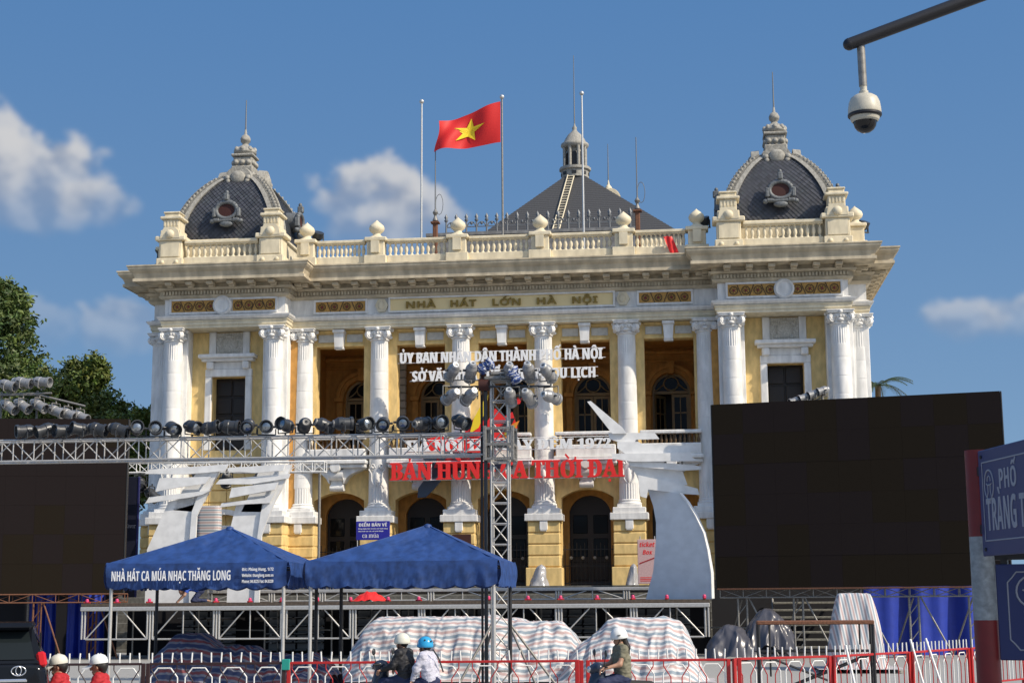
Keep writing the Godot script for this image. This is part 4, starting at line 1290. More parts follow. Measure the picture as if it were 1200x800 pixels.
func build_roof_things() -> void:
	pole("flagpole", "bare white flagpole, leftmost of the three on the roof", "flagpole", Vector3(-3.54, 15.72, -1), 7.5, 0.05, M.steel, "flagpoles on the roof")
	pole("flagpole", "grey flagpole that carries the red flag", "flagpole", Vector3(-0.06, 15.72, -1), 7.55, 0.05, M.dull_steel, "flagpoles on the roof")
	pole("flagpole", "bare white flagpole in front of the slate hall roof", "flagpole", Vector3(3.36, 15.72, -1), 7.55, 0.05, M.steel, "flagpoles on the roof")
	antenna("thin lightning rod on a rusty red stand left of the flag", Vector3(-2.94, 15.72, -1), 5.5, 2.2)
	antenna("thin lightning rod on a rusty stand right of the slate hall roof", Vector3(5.62, 15.72, -1), 5.6, 2.4)
	antenna("lightning rod on top of the left dome", Vector3(-11.42, 21.85, -1.4), 2.0, 0.0)
	antenna("lightning rod on top of the right dome", Vector3(11.42, 21.85, -1.4), 2.2, 0.0)
	antenna("tall lightning rod on the lantern of the hall roof", Vector3(0.92, 31.0, -30), 4.6, 0.0)
	antenna("short lightning rod on the round gable behind the hall roof", Vector3(2.75, 28.6, -34), 2.4, 0.0)
	floodlight_small("black floodlight beside the finial right of the left dome", Vector3(-7.75, 16.95, 0.1), 0.6)
	floodlight_small("black floodlight behind the far left corner finial", Vector3(-14.9, 16.75, -0.9), -0.6)
	floodlight_small("black floodlight left of the finial before the right dome", Vector3(8.38, 17.0, 0.1), -0.6)
	floodlight_small("black floodlight at the far right roof corner", Vector3(14.85, 16.85, -0.9), 0.7)
	# red cloth hung over the cornice
	var rows := []
	for j in 7:
		var r := PackedVector3Array()
		for i in 6:
			r.append(Vector3(0.34 * i / 5.0 + 0.05 * j, -0.13 * j - 0.03 * sin(i * 2.0), 0.05 * sin(i * 2.2 + j)))
		rows.append(r)
	tag(part("red_cloth", Geo.new().grid(rows, [], true), M.sign_red, self, Vector3(6.7, 16.5, 1.1)), "small red cloth hung over the cornice near the right dome", "cloth")

# ------------------------------------------------------------------ stage, trusses, lamps
# box truss along a line; up and side span its square section
func truss(t: Node3D, a: Vector3, b: Vector3, up: Vector3, side: Vector3, size: float, n: int, m: Material, r := 0.026) -> void:
	var u := up * size * 0.5
	var w := side * size * 0.5
	for s: Array in [[1, 1], [1, -1], [-1, 1], [-1, -1]]:
		bar("chord", t, a + u * s[0] + w * s[1], b + u * s[0] + w * s[1], r, m)
	for i in n + 1:
		var p := a.lerp(b, float(i) / n)
		for s: float in [-1, 1]:
			bar("upright", t, p - u + w * s, p + u + w * s, r * 0.7, m)
		bar("tie", t, p + u - w, p + u + w, r * 0.6, m)
		bar("tie", t, p - u - w, p - u + w, r * 0.6, m)
		if i < n:
			var q := a.lerp(b, float(i + 1) / n)
			for s: float in [-1, 1]:
				var f := 1.0 if (i % 2 == 0) == (s > 0) else -1.0
				bar("diagonal", t, p + u * f + w * s, q - u * f + w * s, r * 0.6, m)

var lamp_proto := {}

# a can lamp that shines along +z, hung in a yoke
func make_lamp(kind: String, label: String, cat_group: String, at: Vector3, b: Basis, stand: float) -> void:
	var t: Node3D
	var body: Material = M.lamp_black if kind == "black" else M.lamp_silver
	if not lamp_proto.has(kind):
		t = thing("stage_lamp", label, "stage lamp", at, 0.0, cat_group)
		part("can", Geo.new().at(Vector3.ZERO, Basis(Vector3.RIGHT, PI / 2)).lathe([Vector2(0.0, -0.27), Vector2(0.07, -0.265), Vector2(0.11, -0.24), Vector2(0.125, -0.2), Vector2(0.165, -0.14), Vector2(0.17, -0.02), Vector2(0.155, 0.0), Vector2(0.15, 0.16), Vector2(0.175, 0.17), Vector2(0.175, 0.24), Vector2(0.15, 0.24), Vector2(0.145, 0.12)], 18), body, t)
		part("lens", Geo.new().at(Vector3.ZERO, Basis(Vector3.RIGHT, PI / 2)).lathe([Vector2(0.147, 0.14), Vector2(0.1, 0.175), Vector2(0.0, 0.19)], 14, Vector3.ZERO, true), M.lamp_lens, t)
		part("rear_ring", Geo.new().at(Vector3.ZERO, Basis(Vector3.RIGHT, PI / 2)).lathe([Vector2(0.04, -0.285), Vector2(0.085, -0.29), Vector2(0.1, -0.265), Vector2(0.1, -0.235)], 14), M.steel if kind == "silver" else M.dull_steel, t)
		for s: float in [-1, 1]:
			part("knob", Geo.new().tube(Vector3(s * 0.15, 0, -0.05), Vector3(s * 0.24, 0, -0.05), 0.03, 0.03, 7), M.lamp_black, t)
		lamp_proto[kind] = t
	else:
		t = copy(lamp_proto[kind], at, 0.0, label)
		t.set_meta("group", cat_group)
		for c in t.get_children():
			if String(c.name).begins_with("yoke"):
				t.remove_child(c)
				c.free()
	t.transform = Transform3D(b, at)
	# the yoke stays upright while the can tilts
	var inv := b.inverse()
	var yaw := atan2(b.z.x, b.z.z)
	var ax := Basis(Vector3.UP, yaw)
	var pts := []
	for q: Vector3 in [Vector3(-0.22, -0.05, 0), Vector3(-0.22, stand * 0.75, 0), Vector3(0.22, stand * 0.75, 0), Vector3(0.22, -0.05, 0)]:
		pts.append(inv * (ax * q))
	var y := Geo.new().path(pts, 0.017, 5)
	y.tube(inv * Vector3(0, stand * 0.75, 0), inv * Vector3(0, stand, 0), 0.024, 0.024, 6)
	part("yoke", y, M.lamp_black if kind == "black" else M.dull_steel, t)

func ordinal(i: int, n: int) -> String:
	var w := ["leftmost", "second from the left", "third from the left", "fourth from the left", "fifth from the left", "sixth from the left", "seventh from the left", "eighth from the left", "ninth from the left", "tenth from the left", "eleventh from the left", "twelfth from the left"]
	var v := ["rightmost", "second from the right", "third from the right", "fourth from the right", "fifth from the right", "sixth from the right", "seventh from the right", "eighth from the right", "ninth from the right", "tenth from the right", "eleventh from the right", "twelfth from the right"]
	return w[i] if i < (n + 1) / 2 else v[n - 1 - i]

func aim(yaw: float, tilt: float) -> Basis:
	return Basis(Vector3.UP, yaw) * Basis(Vector3.RIGHT, tilt)

const TZ := 25.5

func build_lamp_truss() -> void:
	var t := thing("lamp_truss", "long aluminium box truss spanning left from the lamp tower", "truss", Vector3(0, 0, 0))
	truss(t, Vector3(-13.4, 5.865, TZ - 0.26), Vector3(2.72, 5.81, TZ - 0.26), Vector3.UP, Vector3.BACK, 0.52, 30, M.aluminium, 0.025)
	part("end_plate", Geo.new().bx(Vector3(2.66, 5.52, TZ - 0.56), Vector3(2.78, 6.1, TZ + 0.04)), M.dull_steel, t)
	var xs := [-8.81, -8.31, -7.84, -7.4, -6.94, -6.4, -5.94, -5.46, -5.03, -4.53, -4.08, -3.58, -3.13, -2.66, -2.19, -1.71, -1.22, -0.75, -0.23, 0.23, 0.71, 1.17, 1.61, 2.13]
	var yaws := [-0.9, -0.8, -0.7, -0.8, 1.5, 1.6, 0.4, 0.3, 0.7, 1.0, 1.4, 1.6, 0.1, 0.2, -0.4, 3.5, 2.2, 2.0, 0.8, 0.1, 0.2, 2.6, 0.5, 0.9]
	for i in xs.size():
		make_lamp("black", "black stage lamp above the long lamp truss, %s of its row" % ordinal(i, xs.size()), "black lamps on the lamp truss", Vector3(xs[i], 6.34 + 0.02 * sin(i * 2.3), TZ), aim(yaws[i], 0.1 + 0.25 * sin(i * 1.7)) * Basis.from_scale(Vector3(0.95, 0.95, 0.95)), -0.26)

func build_lamp_tower() -> void:
	var t := thing("lamp_tower", "aluminium truss tower rising between the tents and the facade", "truss tower", Vector3.ZERO)
	truss(t, Vector3(3.08, 0, TZ), Vector3(3.08, 7.3, TZ), Vector3.RIGHT, Vector3.BACK, 0.4, 15, M.tower_steel, 0.026)
	part("head", Geo.new().bx(Vector3(2.72, 7.3, TZ - 0.3), Vector3(3.44, 7.4, TZ + 0.3), 0.03).bx(Vector3(2.84, 7.4, TZ - 0.22), Vector3(3.36, 7.52, TZ + 0.22), 0.05), M.dull_steel, t)
	var sl := Geo.new()
	for s: float in [-1, 1]:
		for e: float in [-1, 1]:
			sl.bx(Vector3(3.08 + s * 0.33 - 0.04, 5.38, TZ + e * 0.33 - 0.04), Vector3(3.08 + s * 0.33 + 0.04, 6.2, TZ + e * 0.33 + 0.04), 0.01)
	for y: float in [5.42, 5.76, 6.14]:
		for s: float in [-1, 1]:
			sl.bx(Vector3(2.72, y - 0.03, TZ + s * 0.33 - 0.03), Vector3(3.44, y + 0.03, TZ + s * 0.33 + 0.03))
			sl.bx(Vector3(3.08 + s * 0.33 - 0.03, y - 0.032, TZ - 0.3), Vector3(3.08 + s * 0.33 + 0.03, y + 0.032, TZ + 0.3))
	part("sleeve_block", sl, M.dull_steel, t)
	part("base_plate", Geo.new().bx(Vector3(2.6, 0.12, TZ - 0.5), Vector3(3.56, 0.2, TZ + 0.5), 0.02), M.dull_steel, t)
	for s: Array in [[-0.95, 0.9], [0.95, 0.9], [-0.75, -0.9], [1.3, -0.2]]:
		bar("outrigger", t, Vector3(3.08 + signf(s[0]) * 0.21, 1.55, TZ + s[1] * 0.2), Vector3(3.08 + s[0], 0.1, TZ + s[1]), 0.03, M.dull_steel)
	for y: Array in [[7.16, 1.86, 4.34]]:
		bar("lamp_bar", t, Vector3(y[1], y[0], TZ + 0.27), Vector3(y[2], y[0] - 0.04, TZ + 0.27), 0.028, M.lamp_black)
	bar("cable_bundle", t, Vector3(2.74, 0.2, TZ + 0.1), Vector3(2.74, 7.2, TZ + 0.1), 0.045, M.lamp_black)
	bar("cable_bundle", t, Vector3(2.62, 0.2, TZ - 0.1), Vector3(2.62, 7.0, TZ - 0.1), 0.03, M.iron)
	part("hoist_motor", Geo.new().at(Vector3(2.7, 7.2, TZ + 0.2)).tube(Vector3(-0.1, 0, 0), Vector3(0.14, 0, 0), 0.15, 0.15, 12).tube(Vector3(0, 0.1, 0), Vector3(0, 0.3, 0), 0.05, 0.05, 8), M.rust_red, t)
	var spots := [[1.97, 7.52, 0.5, 0.6], [2.42, 7.5, 0.35, 0.9], [3.35, 7.48, 0.1, 0.8], [3.82, 7.47, -0.1, 0.9], [4.27, 7.44, -0.4, 0.7], [1.93, 6.93, 0.7, 0.4], [2.38, 6.92, 0.6, 0.5], [3.36, 6.88, 0.0, 0.7], [3.81, 6.85, -0.3, 0.7], [4.34, 6.86, -0.6, 0.2]]
	var rowname := ["upper row of the tower's lamp bar", "lower row under the tower's lamp bar"]
	for i in 10:
		var s: Array = spots[i]
		make_lamp("silver", "silver stage lamp, %s in the %s" % [ordinal(i % 5, 5), rowname[i / 5]], "silver lamps on the lamp tower", Vector3(s[0], s[1], TZ + 0.3), aim(PI + s[2], s[3] * 0.75) * Basis.from_scale(Vector3(0.86, 0.86, 1.05)) , -0.26 if i < 5 else 0.32)
	# the striped bags of the chain hoists
	var im := Image.create(4, 64, false, Image.FORMAT_RGB8)
	for y in 64:
		im.fill_rect(Rect2i(0, y, 4, 1), lin(0.5, 0.52, 0.55) if y % 16 < 5 else lin(0.025, 0.06, 0.22))
	var sm := mat("bag_cloth", Color.WHITE, 0.6)
	sm.albedo_texture = ImageTexture.create_from_image(im)
	for i in 2:
		var f := FastNoiseLite.new()
		f.seed = 5 + i
		f.frequency = 3.0
		var rows := []
		var uv := []
		for j in 11:
			var r := PackedVector3Array()
			var u := PackedVector2Array()
			var rad: float = 0.12 * (1.0 if j in range(1, 10) else 0.15)
			for k in 17:
				var a := TAU * k / 16.0
				var w := 1.0 + 0.9 * f.get_noise_3d(cos(a) * 0.5, j * 0.13, sin(a) * 0.5)
				r.append(Vector3(cos(a) * rad * w, 0.044 * j - 0.22, -sin(a) * rad * w))
				u.append(Vector2(k / 16.0, j * 0.12 + 0.3 * f.get_noise_2d(k * 0.2, j * 0.2)))
			rows.append(r)
			uv.append(u)
		var b := part("hoist_bag", Geo.new().grid(rows, uv), sm, self, [Vector3(2.78, 7.62, TZ + 0.3), Vector3(3.48, 7.38, TZ + 0.45)][i], Basis(Vector3.BACK, [-1.0, 0.5][i]))
		tag(b, ["blue striped chain bag tied left of the tower head", "blue striped chain bag hanging right of the tower head"][i], "bag", "striped chain bags on the tower")

func build_left_lamps() -> void:
	var t := thing("lamp_rig", "pipe frame carrying silver lamps above the left screen", "lamp frame", Vector3.ZERO)
	bar("pipe", t, Vector3(-18.4, 9.28, 11.3), Vector3(-14.3, 9.28, 11.3), 0.035, M.dull_steel)
	bar("pipe", t, Vector3(-18.4, 9.26, 11.3), Vector3(-14.7, 9.24, 11.3), 0.035, M.dull_steel)
	bar("pipe", t, Vector3(-14.8, 9.24, 11.3), Vector3(-13.2, 8.84, 11.0), 0.035, M.dull_steel)
	for x: float in [-17.6, -16.2, -14.9]:
		bar("post", t, Vector3(x, 0.3, 11.1), Vector3(x, 9.4, 11.1), 0.04, M.dull_steel)
	var spots := [[-15.91, 9.6, 11.3, 1.35, 0.25], [-15.36, 9.68, 11.3, 1.45, 0.2], [-14.68, 9.68, 11.3, 1.4, 0.1], [-15.81, 8.84, 11.3, 1.2, 0.5], [-15.32, 8.86, 11.3, 1.2, 0.5], [-14.73, 8.86, 11.3, 1.2, 0.45], [-14.17, 8.67, 11.2, 1.3, 0.4], [-13.77, 8.57, 11.1, 1.3, 0.4], [-13.37, 8.48, 11.0, 1.3, 0.4]]
	for i in spots.size():
		var s: Array = spots[i]
		make_lamp("silver", "silver lamp over the left screen, %s in the %s row" % [ordinal(i % 3, 3) if i < 3 else ordinal(i - 3, 6), "top" if i < 3 else "sloping lower"], "silver lamps over the left screen", Vector3(s[0], s[1], s[2]), aim(s[3], s[4]) * Basis.from_scale(Vector3(1.05, 1.05, 1.4)), -0.3 if i < 3 else 0.34)

func screen(label: String, at: Vector3, turn: float, w: float, hgt: float, nx: int, ny: int) -> void:
	var t := thing("led_screen", label, "screen", at, turn, "dark led screens beside the stage")
	part("back_frame", Geo.new().bx(Vector3(0, 0, -0.5), Vector3(w, hgt, -0.12), 0.02), M.iron, t)
	part("lower_edge", Geo.new().bx(Vector3(0, -0.06, -0.2), Vector3(w, -0.01, 0.0), 0.01), M.rusty_steel, t)
	part("side_edge", Geo.new().bx(Vector3(-0.05, -0.06, -0.3), Vector3(-0.005, hgt, -0.02), 0.01), M.iron, t)
	part("side_edge", Geo.new().bx(Vector3(w + 0.005, -0.06, -0.3), Vector3(w + 0.05, hgt, -0.02), 0.01), M.iron, t)
	for k in 3:
		var g := Geo.new()
		var q: float = [1.46, 1.5, 1.54][k]
		g.col = Color(0.0125 * q, 0.009 * q, 0.008 * q)
		g.box(Vector3.ZERO, Vector3(w / nx - 0.003, hgt / ny - 0.003, 0.12))
		glyphs["led%d%d" % [nx, k]] = g.mesh()
	for i in nx:
		for j in ny:
			put("led_panel", glyphs["led%d%d" % [nx, rng.randi() % 3]], M.led_face, t, Vector3((i + 0.5) * w / nx, (j + 0.5) * hgt / ny, -0.06 + 0.0015 * float((i * 3 + j * 5) % 3)))

func build_rear_truss() -> void:
	var t := thing("rear_truss", "smaller white truss behind the white wings, below the long lamp truss", "truss", Vector3.ZERO)
	truss(t, Vector3(-13.2, 6.95, 8.0), Vector3(-5.4, 6.85, 8.0), Vector3.UP, Vector3.BACK, 0.36, 18, M.white_plain, 0.026)
	for x: float in [-13.0, -5.6]:
		bar("leg", t, Vector3(x, 2.4, 8.0), Vector3(x, 6.8, 8.0), 0.05, M.dull_steel)
	var xs := [-12.2, -11.75, -10.0, -9.0, -7.8, -7.2]
	for i in 6:
		make_lamp("black", "black lamp hanging under the rear truss behind the wings, %s of six" % ordinal(i, 6), "black lamps on the rear truss", Vector3(xs[i], [6.35, 5.95, 6.5, 6.45, 6.5, 6.45][i], 8.1), aim(0.5 + i, 0.7) * Basis.from_scale(Vector3.ONE * 1.15), 0.4)
	t = thing("lamp_ladder", "short ladder frame of lamps rising over the right screen's edge", "lamp frame", Vector3.ZERO)
	for e: float in [0.0, 0.22]:
		bar("rail", t, Vector3(10.9, 8.2 + e, 11.2), Vector3(12.05, 8.62 + e, 11.2), 0.025, M.dull_steel)
	for k in 6:
		bar("rung", t, Vector3(10.95 + k * 0.21, 8.2 + k * 0.08, 11.2), Vector3(10.95 + k * 0.21, 8.44 + k * 0.08, 11.2), 0.018, M.dull_steel)
	bar("post", t, Vector3(11.9, 2.5, 11.2), Vector3(11.9, 8.7, 11.2), 0.04, M.dull_steel)
	for k in 4:
		make_lamp("silver", "small silver lamp over the right screen's top edge, %s of four" % ordinal(k, 4), "silver lamps over the right screen", Vector3(11.0 + k * 0.3, 8.44 + k * 0.11, 11.3), aim(-1.2, 0.3) * Basis.from_scale(Vector3.ONE * 0.8), -0.2)

func build_screens() -> void:
	screen("dark led screen standing right of the stage", Vector3(8.3, 2.45, 12.0), -0.2155, 8.9, 5.85, 9, 6)
	screen("dark led screen left of the stage, behind the lamp truss", Vector3(-19.95, 2.45, 13.8), 0.2155, 8.85, 5.8, 9, 6)
	# bearing trusses below
	for s: float in [-1, 1]:
		var t := thing("screen_scaffold", "steel truss and legs carrying the %s screen" % ("right" if s > 0 else "left"), "scaffold", Vector3.ZERO, 0.0, "scaffolds under the screens")
		var a := Vector3(8.4, 2.28, 11.8) if s > 0 else Vector3(-20.0, 2.28, 13.6)
		var b := Vector3(17.0, 2.28, 13.6) if s > 0 else Vector3(-11.2, 2.28, 11.8)
		var m: Material = M.dull_steel if s > 0 else M.rusty_steel
		truss(t, a, b, Vector3.UP, Vector3.BACK, 0.27, 12, m, 0.022)
		for k in 5:
			var p := a.lerp(b, (k + 0.4) / 5.0)
			for e: float in [-0.14, 0.14]:
				bar("leg", t, Vector3(p.x + e, 0.3, p.z), Vector3(p.x + e, 2.15, p.z), 0.035, m)
			for y in 4:
				bar("diagonal", t, Vector3(p.x - 0.14, 0.4 + y * 0.4, p.z), Vector3(p.x + 0.14, 0.75 + y * 0.4, p.z), 0.016, m)
			bar("brace", t, Vector3(p.x + 0.2, 2.15, p.z), Vector3(p.x + 1.05, 0.35, p.z + 0.4), 0.028, m)
			bar("brace", t, Vector3(p.x, 2.1, p.z - 0.1), Vector3(p.x - 0.5, 0.35, p.z - 1.2), 0.028, m)

func stage_front(t: Node3D, xs: Array, z: float, y0: float, y1: float) -> void:
	for i in xs.size():
		for e: float in ([-0.09, 0.0, 0.09] if i > 0 and i < xs.size() - 1 else [-0.05, 0.05]):
			bar("post", t, Vector3(xs[i] + e, 0.3 if e == 0.0 else y0, z + (0.02 if e == 0.0 else 0.0)), Vector3(xs[i] + e, y1, z), 0.035, M.aluminium)
		if i < xs.size() - 1:
			var a: float = xs[i] + 0.09
			var b: float = xs[i + 1] - 0.09
			var m := (a + b) / 2
			bar("stud", t, Vector3(m, y0, z), Vector3(m, y1, z), 0.022, M.aluminium)
			bar("lower_rail", t, Vector3(a, y0, z), Vector3(b, y0, z), 0.03, M.aluminium)
			bar("diagonal", t, Vector3(a, y0, z), Vector3(m - 0.2, y1, z), 0.024, M.aluminium)
			bar("diagonal", t, Vector3(m + 0.2, y1, z), Vector3(b, y0, z), 0.024, M.aluminium)

func build_stage() -> void:
	var t := thing("stage", "low open stage of aluminium frames before the opera house", "stage", Vector3.ZERO)
	part("deck", Geo.new().bx(Vector3(-12.25, 2.0, 9.0), Vector3(8.05, 2.11, 13.04), 0.01), M.deck_brown, t)
	part("front_rail", Geo.new().bx(Vector3(-12.25, 1.86, 12.96), Vector3(8.05, 1.995, 13.1), 0.02), M.aluminium, t)
	stage_front(t, [-12.16, -9.92, -7.71, -5.49, -3.24, -1.02, 1.13, 3.34, 5.69, 7.95], 13.0, 0.96, 1.86)
	for i in 9:
		var x := -11.0 + i * 2.25
		for z: float in [10.0, 11.6]:
			bar("inner_post", t, Vector3(x, 0.3, z), Vector3(x, 2.0, z), 0.03, M.dull_steel)
		bar("inner_rail", t, Vector3(x, 1.2, 10.0), Vector3(x + 2.2, 1.2, 11.6), 0.025, M.dull_steel)
	part("upper_deck", Geo.new().bx(Vector3(-9.3, 2.36, 5.6), Vector3(8.05, 2.42, 9.02), 0.01), M.deck_brown, t)
	part("upper_rail", Geo.new().bx(Vector3(-9.3, 2.42, 8.98), Vector3(8.05, 2.53, 9.08), 0.015), M.aluminium, t)
	stage_front(t, [-9.2, -7.0, -5.2, -3.45, -1.4, 0.8, 3.0, 5.3, 7.9], 9.03, 2.14, 2.42)
	tag(part("stage_shade_sheet", Geo.new().bx(Vector3(-12.3, 0.3, 8.6), Vector3(8.1, 1.98, 8.64)), M.shade_black, self), "added dark sheet standing in for the shade under the stage", "cloth")  # added sheet whose black stands in for the shaded void
	# crates of stacked seats under the deck
	var names_ := ["leftmost", "second", "third", "fourth", "fifth", "rightmost"]
	for i in 6:
		var x := -10.0 + i * 3.1
		var g := Geo.new()
		for j in 5:
			for k in 4:
				g.bx(Vector3(x + k * 0.5, 0.5 + j * 0.27, 9.6), Vector3(x + k * 0.5 + 0.42, 0.53 + j * 0.27, 10.1)).bx(Vector3(x + k * 0.5, 0.53 + j * 0.27, 9.6), Vector3(x + k * 0.5 + 0.42, 0.72 + j * 0.27, 9.64))
		tag(part("chair_stack", g, M.grey_iron, self), "dark stack of chairs stored under the stage deck, %s of six" % names_[i], "chairs", "chairs stored under the stage")
	# small pink lamps along the front edge
	var xs := [-12.08, -11.07, -9.98, -7.76, -6.63, -5.59, -4.41, -3.33, -2.11, -1.12, 1.12, 2.37, 3.4, 4.55, 5.67, 6.73, 7.89]
	var first: Node3D
	for i in xs.size():
		var lab := "small pink lamp on the stage edge, %s of the row" % ordinal(i, xs.size())
		if i == 0:
			first = thing("edge_lamp", lab, "lamp", Vector3.ZERO, 0.0, "pink lamps along the stage edge")
			part("housing", Geo.new().lathe([Vector2(0.045, 0), Vector2(0.06, 0.02), Vector2(0.055, 0.09), Vector2(0.04, 0.12), Vector2(0.0, 0.13)], 10), M.pink, first)
			part("clip", Geo.new().bx(Vector3(-0.11, -0.02, -0.04), Vector3(0.11, 0.03, 0.04), 0.01), M.deep_red, first)
			first.position = Vector3(xs[0], 2.13, 12.95)
		else:
			copy(first, Vector3(xs[i], 2.13, 12.95), 0.3 * i, lab)
	# red plastic sheet left on the deck
	var rows := []
	for j in 9:
		var r := PackedVector3Array()
		for i in 13:
			var a := (i / 12.0 - 0.5) * 2.0
			var b := (j / 8.0 - 0.5) * 2.0
			var hh := 0.3 * maxf(0.0, 1.0 - a * a * 0.9 - b * b * 0.9) + 0.05 * sin(i * 2.1 + j) * (1.0 - absf(a))
			r.append(Vector3(a * 0.55, maxf(hh, 0.0), -b * 0.4))
		rows.append(r)
	tag(part("plastic_sheet", Geo.new().grid(rows), M.sign_red, self, Vector3(-2.82, 2.12, 12.4)), "crumpled red plastic sheet lying on the stage deck", "plastic sheet")

func sail(label: String, pieces: Array, z: float, body_m: Material) -> void:
	var t := thing("wing_panel", label, "stage decoration", Vector3.ZERO, 0.0, "wing shaped stage panels")
	for i in pieces.size():
		var p: Array = pieces[i]
		var zz := z + 0.1 * float(p[2])
		part(p[0], Geo.new().prism(PackedVector2Array(p[1]), zz, zz + 0.09), body_m if p[0] == "body" else M.sail_white, t)
	for x: float in [0.25, 0.75]:
		var lo: Vector2 = pieces[0][1][0]
		var hi: Vector2 = pieces[0][1][pieces[0][1].size() - 1]
		bar("strut", t, Vector3(lerpf(lo.x, hi.x, x), 2.1, z - 1.1), Vector3(lerpf(lo.x, hi.x, x), 4.2, z - 0.01), 0.03, M.dull_steel)

